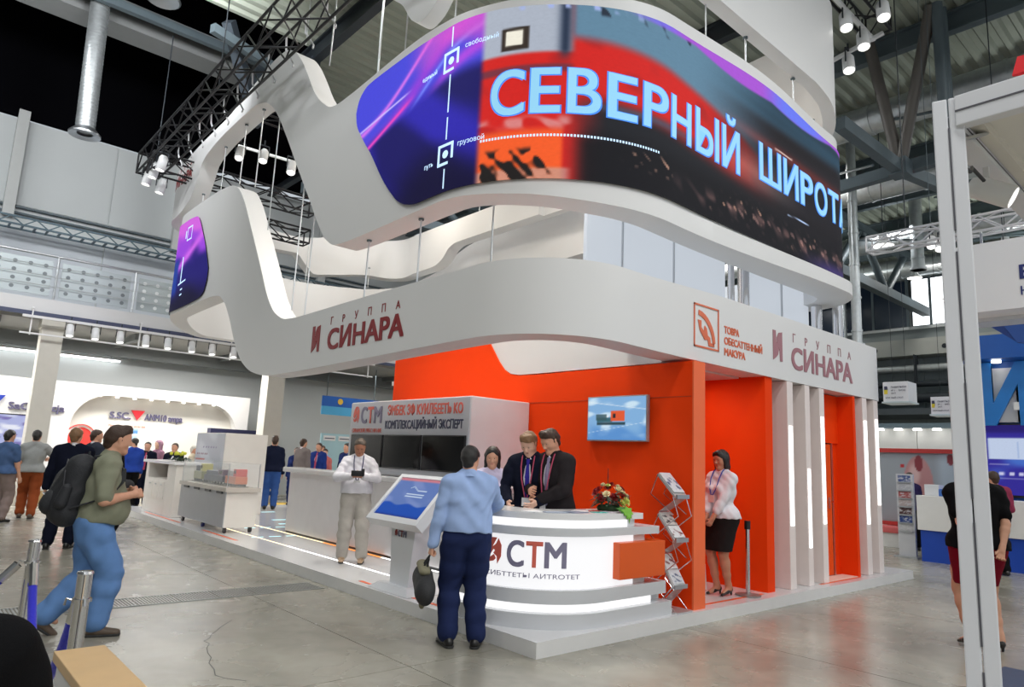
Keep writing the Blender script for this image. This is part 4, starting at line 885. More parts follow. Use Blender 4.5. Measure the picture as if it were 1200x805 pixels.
# ---------------------------------------------------------------- people: one smooth surface each for body and clothing
class Field:
    """signed-distance blend of tapered capsules, meshed with surface nets"""
    def __init__(s, h): s.h = h; s.ops = []
    def cap(s, a, b, ra, rb=None, k=.03, flat=None, sub=False):
        s.ops.append(('c', np.array(a, float), np.array(b, float), ra, ra if rb is None else rb, k, flat, sub)); return s
    def half(s, p, n, k=.0):
        n = np.array(n, float); s.ops.append(('h', np.array(p, float), n/np.linalg.norm(n))); return s
    def mesh(s, name, wr=0., ws=1., seed=0):
        h = s.h; pts = []
        for o in s.ops:
            if o[0] == 'c' and not o[7]:
                for q, r in ((o[1], o[3]), (o[2], o[4])): pts += [q-r*1.05, q+r*1.05]
        pts = np.array(pts); lo = pts.min(0)-3*h; hi = pts.max(0)+3*h
        n = np.ceil((hi-lo)/h).astype(int)+1
        ax = [(lo[i]+np.arange(n[i])*h).astype(np.float32) for i in range(3)]
        D = np.full(n, .5, np.float32)
        for o in s.ops:
            if o[0] == 'h':
                p, nn = o[1], o[2]
                D = np.maximum(D, ((ax[0]-p[0])*nn[0])[:, None, None]+((ax[1]-p[1])*nn[1])[None, :, None]+((ax[2]-p[2])*nn[2])[None, None, :]); continue
            _, a, b, ra, rb, k, flat, sub = o
            m = max(k, .0)+2.5*h; r = max(ra, rb)
            l = np.minimum(a, b)-r-m; u = np.maximum(a, b)+r+m
            i0 = np.clip(np.floor((l-lo)/h).astype(int), 0, n); i1 = np.clip(np.ceil((u-lo)/h).astype(int)+1, 0, n)
            if (i1 <= i0).any(): continue
            X = ax[0][i0[0]:i1[0]][:, None, None]-np.float32(a[0]); Y = ax[1][i0[1]:i1[1]][None, :, None]-np.float32(a[1]); Z = ax[2][i0[2]:i1[2]][None, None, :]-np.float32(a[2])
            ba = b-a
            if flat is not None:
                f = np.array(flat[0], float); f /= np.linalg.norm(f); g = 1/flat[1]-1
                dt = (X*f[0]+Y*f[1]+Z*f[2])*np.float32(g); X = X+dt*f[0]; Y = Y+dt*f[1]; Z = Z+dt*f[2]
                ba = ba+f*(ba@f)*g
            q = float(ba@ba)
            if q < 1e-12: d = np.sqrt(X*X+Y*Y+Z*Z)-ra
            else:
                t = np.clip((X*ba[0]+Y*ba[1]+Z*ba[2])/q, 0, 1).astype(np.float32)
                d = np.sqrt((X-t*ba[0])**2+(Y-t*ba[1])**2+(Z-t*ba[2])**2)-(ra+(rb-ra)*t)
            sl = (slice(i0[0], i1[0]), slice(i0[1], i1[1]), slice(i0[2], i1[2])); c = D[sl]
            if sub: d = -d; D[sl] = np.maximum(c, d)+(np.maximum(k-np.abs(c-d), 0)**2/(4*k) if k else 0)
            else: D[sl] = np.minimum(c, d)-(np.maximum(k-np.abs(c-d), 0)**2/(4*k) if k else 0)
        if wr:
            x, y, z = ax[0][:, None, None], ax[1][None, :, None], ax[2][None, None, :]
            w = np.sin(34*ws*(z+.35*x)+3*np.sin(9*x+seed)+2.2*np.sin(11*y+seed*2))+.7*np.sin(52*ws*(x*.8+y-z*.5)+2.5*np.sin(13*z+seed))
            D = D+np.float32(wr)*w.astype(np.float32)
        v, f = nets(D, lo, h)
        me = bpy.data.meshes.new(name)
        me.vertices.add(len(v)); me.vertices.foreach_set('co', v.astype(np.float32).ravel())
        me.loops.add(len(f)*4); me.loops.foreach_set('vertex_index', f.astype(np.int32).ravel())
        me.polygons.add(len(f)); me.polygons.foreach_set('loop_start', np.arange(0, len(f)*4, 4, dtype=np.int32))
        me.update(calc_edges=True); me.validate()
        me.polygons.foreach_set('use_smooth', [True]*len(me.polygons))
        return me
def nets(D, lo, h):
    I = D < 0
    c = np.zeros(tuple(q-1 for q in D.shape), np.int8)
    for dx in (0, 1):
        for dy in (0, 1):
            for dz in (0, 1): c += I[dx:D.shape[0]-1+dx, dy:D.shape[1]-1+dy, dz:D.shape[2]-1+dz]
    act = (c > 0) & (c < 8); idx = np.argwhere(act)
    cor = [(dx, dy, dz) for dx in (0, 1) for dy in (0, 1) for dz in (0, 1)]
    V = np.stack([D[idx[:, 0]+a, idx[:, 1]+b, idx[:, 2]+d] for a, b, d in cor], 1)
    acc = np.zeros((len(idx), 3)); cnt = np.zeros(len(idx))
    for i in range(8):
        for j in range(i+1, 8):
            if sum(abs(cor[i][q]-cor[j][q]) for q in range(3)) != 1: continue
            m = (V[:, i] < 0) != (V[:, j] < 0)
            t = np.where(m, V[:, i]/np.where(m, V[:, i]-V[:, j], 1), 0)
            p = np.array(cor[i])[None]+t[:, None]*(np.array(cor[j])-np.array(cor[i]))[None]
            acc += p*m[:, None]; cnt += m
    v = lo+(idx+acc/cnt[:, None])*h
    mp = np.full(act.shape, -1, np.int32); mp[tuple(idx.T)] = np.arange(len(idx))
    F = []
    for a in range(3):
        b, d = (a+1) % 3, (a+2) % 3
        s0 = [slice(None)]*3; s1 = [slice(None)]*3; s0[a] = slice(0, -1); s1[a] = slice(1, None)
        ch = I[tuple(s0)] != I[tuple(s1)]; e = np.argwhere(ch)
        e = e[(e[:, b] > 0) & (e[:, d] > 0) & (e[:, b] < D.shape[b]-1) & (e[:, d] < D.shape[d]-1)]
        def g(ob, od):
            q = e.copy(); q[:, b] -= ob; q[:, d] -= od; return mp[tuple(q.T)]
        f = np.stack([g(1, 1), g(0, 1), g(0, 0), g(1, 0)], 1); fl = I[tuple(e.T)]
        f[~fl] = f[~fl][:, ::-1]; F.append(f)
    F = np.concatenate(F); return v, F[(F >= 0).all(1)]

SKIN = M('skin', srgb(214, 160, 132), .5, n=.06, ns=30); SKIN2 = M('skin_tanned', srgb(190, 132, 104), .5, n=.06, ns=30); SKIN3 = M('skin_pale', srgb(228, 182, 158), .5, n=.05, ns=30)
EYEW = M('eye_white', (.75, .74, .72), .2); EYED = M('eye_iris', (.03, .02, .015), .2); LIPS = M('lips', srgb(176, 96, 88), .45); 
HBLACK = M('hair_black', (.012, .010, .009), .45, n=.4, ns=40, b=.5, bs=140); HBROWN = M('hair_brown', srgb(62, 42, 30), .5, n=.35, ns=40, b=.5, bs=140); HGREY = M('hair_greying', srgb(96, 84, 74), .55, n=.3, ns=40, b=.5, bs=140); HFAIR = M('hair_fair', srgb(134, 100, 68), .5, n=.3, ns=40, b=.5, bs=140)
def cloth(name, c, r=.9, b=.25, bs=220): return M(name, srgb(*c), r, n=.10, ns=14, b=b, bs=bs, spec=.12)
SHOE = M('shoe_black', (.012, .011, .011), .3, n=.1)
def v3(*a): return np.array(a, float)
def nrm(a): return a/max(np.linalg.norm(a), 1e-9)

class Person:
    def __init__(s, label, pos, head, H=1.75, h=.008, sex='m', w=1., belly=0., lean=0., twist=0., hp=0., hy=0., R=None, L=None, poleR=None, poleL=None,
                 fR=(.10, .0), fL=(-.10, .0), drop=0., liftR=0., liftL=0., curl=.35, curlR=None, curlL=None, skin=SKIN, group=None, palmR=None, palmL=None, bust=True, seat=None, kneeR=None, kneeL=None):
        s.h = h; s.k = H/1.75; s.sex = sex; s.w = w; s.belly = belly; s.lean = math.radians(lean); s.twist = math.radians(twist); s.skin = skin
        s.t = T('person', label, 'person', pos, math.radians(head-90), group); s.pos = pos
        s.hipz = .93-drop if seat is None else seat; s.hp = math.radians(hp); s.hy = math.radians(hy)
        sh = .168*w if sex == 'f' else .19*w; s.shw = sh
        s.hip = {1: v3(.095*w, 0, s.hipz), -1: v3(-.095*w, 0, s.hipz)}
        s.ank = {1: v3(fR[0], fR[1]-.02, .085+liftR), -1: v3(fL[0], fL[1]-.02, .085+liftL)}
        s.lift = {1: liftR, -1: liftL}
        s.knee = {}
        for d, kv in ((1, kneeR), (-1, kneeL)):
            s.knee[d] = s.ik(s.hip[d], s.ank[d], .44, .43, v3(.02*d, 1, 0) if kv is None else v3(*kv))
        s.sho = {d: s.tp(d*(sh-.015), -.01, 1.41) for d in (1, -1)}
        s.wri = {}; s.elb = {}
        for d, tgt, pole in ((1, R, poleR), (-1, L, poleL)):
            tg = v3(*tgt) if tgt is not None else v3(d*(sh+.06), .03, .80)+(s.sho[d]-v3(d*(sh-.015), -.01, 1.41))
            pl = v3(*pole) if pole is not None else v3(d*.25, -1, -.1)
            s.elb[d] = s.ik(s.sho[d], tg, .295, .262, pl); 
            dv = tg-s.sho[d]; L_ = np.linalg.norm(dv); s.wri[d] = s.sho[d]+dv/L_*min(L_, .55)
        s.curl = {1: curl if curlR is None else curlR, -1: curl if curlL is None else curlL}
        s.palm = {1: palmR, -1: palmL}
        s.hc = s.tp(0, .005, 1.63)
        # head frame
        cp, sp = math.cos(-s.hp-s.lean*.5), math.sin(-s.hp-s.lean*.5); cy, sy = math.cos(s.hy), math.sin(s.hy)
        Rx = np.array([[1, 0, 0], [0, cp, -sp], [0, sp, cp]]); Rz = np.array([[cy, -sy, 0], [sy, cy, 0], [0, 0, 1]])
        s.HR = Rz @ Rx; s.hc = s.hc+s.HR @ v3(0, .012*math.sin(s.hp)*3, 0)
    def ik(s, a, b, l1, l2, pole):
        d = b-a; L = np.linalg.norm(d); L = min(L, (l1+l2)*.999); u = nrm(d)
        x = (l1*l1-l2*l2+L*L)/(2*L); hh = math.sqrt(max(l1*l1-x*x, 0)); p = pole-u*(pole@u)
        return a+u*x+nrm(p)*hh
    def tp(s, x, y, z):
        t = s.twist*np.clip((z-s.hipz)/.4, 0, 1); x, y = x*math.cos(t)-y*math.sin(t), x*math.sin(t)+y*math.cos(t)
        z0 = s.hipz; zz = z-.93
        if zz <= 0: return v3(x, y, z0+zz)
        c, q = math.cos(s.lean), math.sin(s.lean)
        return v3(x, y*c+zz*q, z0+zz*c-y*q)
    def hd(s, x, y, z): return s.hc+s.HR @ (v3(x, y, z)*.93)
    def up(s): return nrm(s.tp(0, 0, 1.3)-s.tp(0, 0, 1.0))
    def fwd(s): return nrm(s.tp(0, .1, 1.3)-s.tp(0, 0, 1.3))
    def torso(s, F, e=0., slim=0.):
        w = s.w; f = s.fwd(); t = s.tp; F.cap(t(-.075*w, -.01, .93), t(.075*w, -.01, .93), .105+e-slim, flat=((0, 1, 0), .95))
        if s.sex == 'f': F.cap(t(-.085, -.02, .90), t(.085, -.02, .90), .098+e-slim, k=.05)
        wx = .105 if s.sex == 'f' else .125
        F.cap(t(-.03*w, 0, 1.0), t(-.03*w, 0, 1.2), wx*w+e-slim, k=.06, flat=(f, .86)); F.cap(t(.03*w, 0, 1.0), t(.03*w, 0, 1.2), wx*w+e-slim, k=.06, flat=(f, .86))
        F.cap(t(-.075*w, -.005, 1.27), t(.075*w, -.005, 1.27), .115*(.92 if s.sex == 'f' else 1)+e-slim, k=.06, flat=(f, .92))
        F.cap(t(-(s.shw-.06), -.01, 1.39), t(s.shw-.06, -.01, 1.39), .072+e-slim*.7, k=.06)
        for d in (1, -1): F.cap(t(d*(s.shw-.05), -.015, 1.415), t(d*.02, -.02, 1.49), .048+e-slim*.5, .05+e*.5-slim*.3, k=.05)
        if s.belly: F.cap(t(-.05, .05*s.belly, 1.06), t(.05, .05*s.belly, 1.06), .13+.03*s.belly+e-slim, k=.08)
        if s.sex == 'f':
            for d in (1, -1): F.cap(t(d*.07, .085, 1.27), t(d*.07, .085, 1.27), .058+e-slim, k=.05)
    def arm(s, F, d, e=0., slim=0., a=0., b=1., cuff=0.):
        """part a..b of the arm, 0 shoulder - .5 elbow - 1 wrist"""
        S, E, Wr = s.sho[d], s.elb[d], s.wri[d]; q = .9 if s.sex == 'f' else 1
        P = lambda t: S+(E-S)*t*2 if t < .5 else E+(Wr-E)*(t-.5)*2
        r = lambda t: (np.interp(t, [0, .15, .5, .62, 1], [.058, .052, .042, .043, .028])*q+e-slim)
        ts = [a]+[t for t in (.15, .5, .62) if a < t < b]+[b]
        for t0, t1 in zip(ts[:-1], ts[1:]): F.cap(P(t0), P(t1), r(t0), r(t1), k=.02)
        if cuff: F.cap(P(b)-nrm(P(b)-P(b-.02))*.05, P(b), r(b)+cuff, r(b)+cuff, k=.01)
        return P(b), r(b)
    def leg(s, F, d, e=0., slim=0., a=0., b=1.):
        H_, K, A = s.hip[d], s.knee[d], s.ank[d]
        P = lambda t: H_+(K-H_)*t*2 if t < .5 else K+(A-K)*(t-.5)*2
        r = lambda t: np.interp(t, [0, .12, .45, .5, .64, .95, 1], [.098, .094, .064, .058, .057, .037, .036])*(.94 if s.sex == 'f' else 1)*(.5+.5*s.w)+(e(t) if callable(e) else e)-slim
        ts = [a]+[t for t in (.12, .3, .45, .5, .64, .8, .95) if a < t < b]+[b]
        for t0, t1 in zip(ts[:-1], ts[1:]): F.cap(P(t0), P(t1), r(t0), r(t1), k=.03)
        if not slim and e == 0: F.cap(P(.6)+v3(0, -.02, 0), P(.7)+v3(0, -.015, 0), .045, .036, k=.04)
    def hand(s, F, d):
        Wr, E = s.wri[d], s.elb[d]; u = nrm(Wr-E); pn = s.palm[d]
        n = v3(*pn) if pn is not None else v3(-d, .25, 0)
        n = nrm(n-u*(n@u)); sd = np.cross(u, n)*d      # sd points to the thumb side
        if pn is None and sd[1] < 0: sd = -sd
        q = .9 if s.sex == 'f' else 1
        F.cap(Wr-u*.03, Wr+u*.02, .029*q, .028*q, k=.015)
        for o in (-.024, 0, .024): F.cap(Wr+u*.02+sd*o*.7*q, Wr+u*.085*q+sd*o*q, .017*q, .0155*q, k=.012, flat=(n, .8))
        c = s.curl[d]
        for i, (o, ln) in enumerate(((.034, .072), (.0115, .08), (-.0115, .075), (-.033, .058))):
            b = Wr+u*.088*q+sd*o*q; ang = 0.; r = .0092*q
            dr = nrm(u+sd*o*2.2)
            for j, l in enumerate((.45, .32, .25)):
                ang += c*(1.0, 1.15, .8)[j]*1.1
                e = b+(dr*math.cos(ang)+n*math.sin(ang))*ln*l*q; F.cap(b, e, r, r*.92, k=.004); b = e; r *= .92
        b = Wr+u*.03+sd*.024*q; e = b+(u*.55+sd*.55+n*.45)*.045*q; F.cap(b, e, .0135*q, .0115*q, k=.01); F.cap(e, e+(u*.8+n*(.3+.4*c)+sd*.12)*.032*q, .0112*q, .0095*q, k=.004)
    def head_field(s, F):
        H = s.hd
        F.cap(H(0, -.022, .045), H(0, .012, .045), .082, .080, k=.03, flat=(s.HR @ v3(1, 0, 0), .93))
        F.cap(H(0, .022, -.015), H(0, .046, -.085), .062, .034, k=.04)
        for d in (1, -1):
            F.cap(H(d*.048, .005, -.05), H(d*.014, .062, -.098), .026, .02, k=.03)
            F.cap(H(d*.036, .062, -.022), H(d*.04, .05, -.03), .024, k=.03)
            F.cap(H(d*.032, .106, .012), H(d*.032, .106, .012), .017, k=.014, sub=True)
            F.cap(H(d*.082, -.008, .016), H(d*.077, -.002, -.026), .017, .010, k=.006, flat=(s.HR @ v3(1, 0, 0), .5))
        F.cap(H(-.036, .079, .032), H(.036, .079, .032), .012, k=.02)
        F.cap(H(0, .088, .016), H(0, .110, -.026), .008, .0125, k=.012)
        for d in (1, -1): F.cap(H(d*.012, .096, -.031), H(d*.012, .096, -.031), .009, k=.008)
        F.cap(H(-.016, .083, -.056), H(.016, .083, -.056), .0085, k=.01); F.cap(H(-.014, .081, -.067), H(.014, .081, -.067), .0085, k=.01)
        F.cap(H(0, .072, -.1), H(0, .072, -.1), .02, k=.02)
        F.cap(s.hc+s.HR @ v3(0, -.02, -.05), s.tp(0, -.02, 1.44), .056*(.86 if s.sex == 'f' else 1), .062*(.86 if s.sex == 'f' else 1), k=.03)
    def put(s, name, F, mat, wr=0., ws=1., parent=None, seed=0):
        me = F.mesh(name, wr, ws, seed); me.transform(Matrix.Scale(s.k, 4)); me.materials.append(mat)
        o = bpy.data.objects.new(name, me); COL.objects.link(o); o.parent = parent or s.t; return o
    def mb(s, name, mb, mat, smooth=60, parent=None):
        me = mb.mesh(name); me.transform(Matrix.Scale(s.k, 4)); return link(name, me, mat, parent or s.t, world=False, smooth=smooth)
    # ---- the pieces
    def body(s, bare=(1., 1.), legs=False, hands=True):
        """bare: how far down the arms are covered (1 = to the wrist)"""
        F = Field(s.h if s.h > .011 else s.h*.8); s.head_field(F); s.torso(F, 0, .022)
        for d in (1, -1):
            c = bare[0 if d == 1 else 1]
            s.arm(F, d, 0, .012, 0, max(c-.08, .02)) if c > .1 else None
            if c < 1: s.arm(F, d, 0, 0, max(c-.1, 0), 1)
            else: s.arm(F, d, 0, .004, .9, 1)
            s.hand(F, d)
            if legs: s.leg(F, d, 0, 0)
            else: s.leg(F, d, 0, .02)
            if legs: F.cap(s.ank[d], s.ank[d]+v3(.01*d, .12, -.05), .032, .026, k=.03)
            else: F.cap(s.ank[d], s.ank[d]+v3(.01*d, .1, -.045), .026, .02, k=.03)
        b = s.put('body', F, s.skin)
        if s.h < .012:
            for d in (1, -1):
                e = MB(); e.sphere(tuple(s.hd(d*.031, .079, .012)), .0115, 10, 8); me = s.mb('eye', e, EYEW)
                i = MB(); i.sphere(tuple(s.hd(d*.031, .0868, .0105)), .0062, 10, 6); s.mb('iris', i, EYED, parent=me)
                br = MB().tube([tuple(s.hd(d*x, y, z)) for x, y, z in ((.014, .089, .034), (.032, .090, .039), (.048, .079, .034))], [.003, .0042, .002], 6); s.mb('eyebrow', br, HBROWN)
            l = MB().tube([tuple(s.hd(x, y, -.0615)) for x, y in ((-.021, .083), (-.009, .0915), (.009, .0915), (.021, .083))], [.0025, .005, .005, .0025], 6); s.mb('lips', l, LIPS)
        return s
    def hair(s, mat, style='short'):
        F = Field(min(s.h, .012)); H = s.hd; x = s.HR @ v3(1, 0, 0)
        F.cap(H(0, -.026, .048), H(0, .008, .05), .090, .086, k=.02, flat=(x, .94))
        if style == 'bob' or style == 'long':
            F.cap(H(0, -.04, .02), H(0, -.055, -.10 if style == 'bob' else -.19), .09, .078 if style == 'bob' else .07, k=.03)
            for d in (1, -1): F.cap(H(d*.068, -.005, .02), H(d*.075, -.0, -.10 if style == 'bob' else -.16), .034, .03, k=.03)
            F.cap(H(0, .12, -.05), H(0, .10, -.0), .088, .073, k=.01, sub=True); F.cap(H(0, .10, -.17), H(0, .10, -.10), .09, k=.01, sub=True)
            if style == 'bob': F.cap(H(-.03, .06, .095), H(.03, .06, .085), .034, k=.02)
        elif style == 'tied':
            F.half(H(0, .07, .062), s.HR @ v3(0, .45, -1)); F.cap(H(0, -.10, .0), H(0, -.115, -.06), .035, .02, k=.02)
        else:
            F.half(H(0, .078, .082), s.HR @ v3(0, .72, -1))
            F.cap(H(0, -.065, .0), H(0, -.07, -.045), .064, .05, k=.03, flat=(x, 1.1))
            for d in (1, -1): F.cap(H(d*.077, .008, .05), H(d*.076, .012, .0), .011, .007, k=.01)
            if style == 'full': F.cap(H(-.035, .052, .108), H(.03, .048, .112), .036, k=.03); F.cap(H(-.05, .07, .092), H(-.01, .082, .092), .016, k=.02)
        s.put('hair', F, mat, wr=.0016, ws=2.2); return s
    def shirt(s, mat, sleeve=1., hem=.93, e=.016, name='shirt', collar=True, wr=.0035, flare=0.):
        F = Field(s.h); s.torso(F, e)
        if hem < .93: F.cap(s.tp(-.08*s.w, -.012, .93), s.tp(.08*s.w, -.012, .93), .128+e+flare, k=.05); F.cap(s.tp(-.08*s.w, -.02, hem), s.tp(.08*s.w, -.02, hem), .130+e+flare, k=.05)
        if hem < 0: F.cap(s.tp(-.08*s.w, -.01, hem), s.tp(.08*s.w, -.01, hem), .115+e+flare, k=.05)
        F.half(s.tp(0, 0, hem), -(s.up() if hem > .93 else v3(0, 0, 1)))
        for d in (1, -1):
            es = min(e, .018)
            s.arm(F, d, es+.004 if sleeve > .5 else es+.010, 0, 0, .5 if sleeve > .5 else sleeve)
            if sleeve > .5: s.arm(F, d, es+.001, 0, .5, sleeve, cuff=.003)
        s.put(name, F, mat, wr, 1., seed=len(s.t.name))
        if collar:
            mb = MB(); c = s.tp(0, -.018, 1.485); n = 14
            a = [c+v3(math.sin(t)*.064, math.cos(t)*.064, .0+.012*math.cos(t)*-1) for t in np.linspace(.35, 2*math.pi-.35, n)]
            lo_ = [tuple(p-v3(0, 0, .012)*1 + (p-c)*.25) for p in a]; hi_ = [tuple(p+v3(0, 0, .032)) for p in a]; ot = [tuple(p+(p-c)*.42-v3(0, 0, .02)) for p in a]
            mb.add(lo_+hi_+ot, [(i, i+1, n+i+1, n+i) for i in range(n-1)]+[(n+i, n+i+1, 2*n+i+1, 2*n+i) for i in range(n-1)])
            s.mb('collar', mb, mat)
        return s
    def jacket(s, mat, hem=.76, open_=True, e=.030, shirtmat=None, tie=None, sleeve=.97):
        if shirtmat:
            F = Field(s.h); s.torso(F, .012); F.half(s.tp(0, 0, .9), v3(0, 0, -1)); 
            s.put('shirt', F, shirtmat, .001)
            mb = MB(); c = s.tp(0, -.016, 1.49); n = 12
            a = [c+v3(math.sin(t)*.064, math.cos(t)*.064, -.014*math.cos(t)) for t in np.linspace(.25, 2*math.pi-.25, n)]
            mb.add([tuple(p-v3(0, 0, .02)+(p-c)*.3) for p in a]+[tuple(p+v3(0, 0, .034)) for p in a], [(i, i+1, n+i+1, n+i) for i in range(n-1)]); s.mb('collar', mb, shirtmat)
        F = Field(s.h); s.torso(F, e); F.cap(s.tp(-.085*s.w, -.01, hem), s.tp(.085*s.w, -.01, hem), .122+e, k=.05, flat=((0, 1, 0), .9))
        F.half(v3(0, 0, s.hipz-.93+hem), v3(0, 0, -1))
        for d in (1, -1): s.arm(F, d, e-.004, 0, 0, sleeve)
        F.cap(s.tp(0, -.018, 1.47), s.tp(0, -.018, 1.56), .066, .07, k=.01, sub=True)
        if open_:
            F.cap(s.tp(0, .14+.02*s.belly, 1.52), s.tp(0, .165+.05*s.belly, 1.08), .088, .022, k=.006, sub=True)
            if open_ == 2: F.cap(s.tp(0, .19+.05*s.belly, 1.1), s.tp(0, .19, .7), .05, .07, k=.008, sub=True)
        s.put('jacket', F, mat, .002, .8)
        if tie:
            f = s.fwd(); F = Field(min(s.h, .008)); y0 = .125 if s.sex == 'm' else .12
            F.cap(s.tp(0, .068, 1.455), s.tp(0, .075, 1.435), .022, .018, k=.01, flat=(f, .6)); F.cap(s.tp(0, .085, 1.43), s.tp(0, y0+.03*s.belly, 1.30), .016, .025, k=.01, flat=(f, .5)); F.cap(s.tp(0, y0+.03*s.belly, 1.30), s.tp(0, y0+.012+.045*s.belly, 1.02), .025, .036, k=.01, flat=(f, .4))
            s.put('tie', F, tie)
        return s
    def trousers(s, mat, e=.02, wide=.022, wr=.003, top=1.0, name='trousers', b=.97):
        F = Field(s.h); w = s.w
        F.cap(s.tp(-.075*w, -.01, .93), s.tp(.075*w, -.01, .93), .108+e, flat=((0, 1, 0), .95)); F.cap(s.tp(-.06*w, -.005, .99), s.tp(.06*w, -.005, .99), .112+e*.7, k=.04, flat=((0, 1, 0), .95))
        if s.belly: F.cap(s.tp(-.05, .035*s.belly, 1.0), s.tp(.05, .035*s.belly, 1.0), .125+.02*s.belly, k=.05)
        F.half(s.tp(0, 0, top), s.up())
        for d in (1, -1): s.leg(F, d, lambda t: e+wide*t*.9, 0, 0, b)
        F.half(v3(0, 0, .035 if not max(s.lift.values()) else -.1), v3(0, 0, -1))
        s.put(name, F, mat, wr, .8, seed=3)
        return s
    def belt(s, mat, buckle=None):
        w = s.w; c = s.tp(0, .02*s.belly, 1.0); n = 28; a = .19*w; b = .125*(.6+.4*w)+.022*s.belly
        rx = .075*w+.118; ry = (.118)*.95+.012
        P = []
        for t in np.linspace(0, 2*math.pi, n+1)[:-1]:
            x = math.sin(t); y = math.cos(t); q = .06*w
            yy = (y*.122 if not (s.belly and y > 0) else y*(.128+.055*s.belly))
            P.append(s.tp(x*.118+np.clip(x*2, -1, 1)*q, yy-.005, .99))
        u = s.up()*.02; mb = MB(); mb.add([tuple(p-u) for p in P]+[tuple(p+u) for p in P], [(i, (i+1) % n, n+(i+1) % n, n+i) for i in range(n)])
        o = s.mb('belt', mb, mat)
        if buckle:
            f = P[0]; m2 = MB().box(f[0]-.028, f[0]+.028, f[1], f[1]+.012, f[2]-.022, f[2]+.022); s.mb('buckle', m2, buckle, parent=o)
        return s
    def skirt(s, mat, hem=.52, e=.02):
        F = Field(s.h); F.cap(s.tp(-.07, -.015, .92), s.tp(.07, -.015, .92), .108+e); F.cap(s.tp(-.05, 0, 1.0), s.tp(.05, 0, 1.0), .105+e*.5, k=.04)
        k0 = (s.knee[1]+s.knee[-1])/2
        for d in (1, -1): F.cap(s.hip[d]+v3(-.01*d, -.01, -.03), v3(d*.072, k0[1]-.02, hem), .108+e, .088+e, k=.08)
        F.cap(v3(0, -.01, .8), v3(0, k0[1]-.02, hem), .11+e, .09+e, k=.05)
        F.half(s.tp(0, 0, 1.03), s.up()); F.half(v3(0, 0, hem), v3(0, 0, -1)); s.put('skirt', F, mat, .001); return s
    def shoes(s, mat, heel=0., sole=None, yaw=(0, 0)):
        for d in (1, -1):
            F = Field(min(s.h, .010)); a = s.ank[d]; z = s.lift[d]; yw = math.radians(yaw[0 if d == 1 else 1]+8*-d)
            f = v3(-math.sin(yw), math.cos(yw), 0); u = v3(0, 0, 1)
            if s.lift[d] > .03: f = nrm(f-u*.75); u = nrm(u+v3(-math.sin(yw), math.cos(yw), 0)*.75)
            o = v3(a[0], a[1], a[2])-u*.085
            if heel:
                F.cap(o+f*-.03+u*(.03+heel*.6), o+f*.06+u*(.03+heel*.35), .032, .032, k=.02); F.cap(o+f*.06+u*(.03+heel*.3), o+f*.155+u*.02, .034, .02, k=.02, flat=(u, .75))
                F.cap(o+f*-.045+u*(.03+heel*.5), o+f*-.045+u*.0, .016, .011, k=.01); F.half(o+u*.002, -u); F.cap(o+f*.03+u*(.085+heel*.4), o+f*.085+u*(.065+heel*.3), .034, .03, k=.01, sub=True)
            else:
                F.cap(o+f*-.055+u*.042, o+f*.03+u*.055, .040, .043, k=.03); F.cap(o+f*.03+u*.045, o+f*.165+u*.028, .043, .034, k=.03, flat=(u, .85))
                F.cap(o+f*-.03+u*.07, o+f*-.02+u*.105, .040, .036, k=.02); F.half(o+u*.0, -u)
            sh = s.put('shoe', F, mat)
            if sole: 
                F = Field(min(s.h, .010)); F.cap(o+f*-.055+u*.02, o+f*.165+u*.02, .044, .038, k=.01); F.half(o+u*.0, -u); F.half(o+u*.02, u); s.put('sole', F, sole, parent=sh)
        return s
    def P(s, x, y, z):
        """local normalised point -> world"""
        return wm(s.t) @ (Vector((x, y, z))*s.k)
    def lanyard(s, mat, z=1.08, y=.15, card=True):
        pts = [tuple(s.tp(-.062, -.01, 1.53)), tuple(s.tp(-.066, .06, 1.49)), tuple(s.tp(-.064, .118, 1.40)), tuple(s.tp(-.05, .158, 1.28)), tuple(s.tp(-.012, y+.014, z+.06)), tuple(s.tp(.012, y+.014, z+.06)), tuple(s.tp(.05, .158, 1.28)), tuple(s.tp(.064, .118, 1.40)), tuple(s.tp(.066, .06, 1.49)), tuple(s.tp(.062, -.01, 1.53))]
        o = s.mb('lanyard', MB().tube(pts, .007, 5), mat)
        if card:
            c = s.tp(0, y+.022, z); s.mb('badge', MB().box(c[0]-.045, c[0]+.045, c[1]-.003, c[1]+.003, c[2]-.03, c[2]+.055), WHITE, parent=o)
        return s
# ---------------------------------------------------------------- the people
PALEBLUE = cloth('pale_blue_shirt', (160, 184, 228)); DENIM = cloth('blue_jeans', (104, 142, 196), b=.4); DDENIM = cloth('dark_navy_jeans', (36, 46, 84), b=.4)
KHAKI = cloth('olive_grey_tshirt', (136, 138, 118)); WSHIRT = cloth('white_shirt', (226, 224, 230)); BEIGE = cloth('pale_grey_trousers', (190, 184, 176)); NAVY = cloth('navy_suit', (20, 24, 40)); CHAR = cloth('charcoal_suit', (40, 36, 38))
ROYAL = cloth('royal_blue_suit', (36, 58, 128)); GREYS = cloth('grey_suit', (122, 114, 112)); BLK = cloth('black_cloth', (16, 16, 18)); MAROON = cloth('maroon_shirt', (150, 58, 84)); WINE = cloth('wine_skirt', (126, 14, 36)); RUST = cloth('rust_trousers', (150, 76, 42)); GREYT = cloth('grey_polo', (150, 152, 150)); STEELB = cloth('steel_blue_polo', (74, 98, 138)); BLACKSKIRT = cloth('black_skirt', (34, 30, 30)); PINKT = cloth('pink_tie', (190, 84, 110)); BLUETIE = cloth('blue_tie', (58, 50, 150)); TAN = M('tan_shoe', srgb(190, 160, 130), .5); BROWNSHOE = M('brown_shoe', srgb(92, 78, 66), .6); BELT = M('belt_black', (.02, .02, .022), .4)
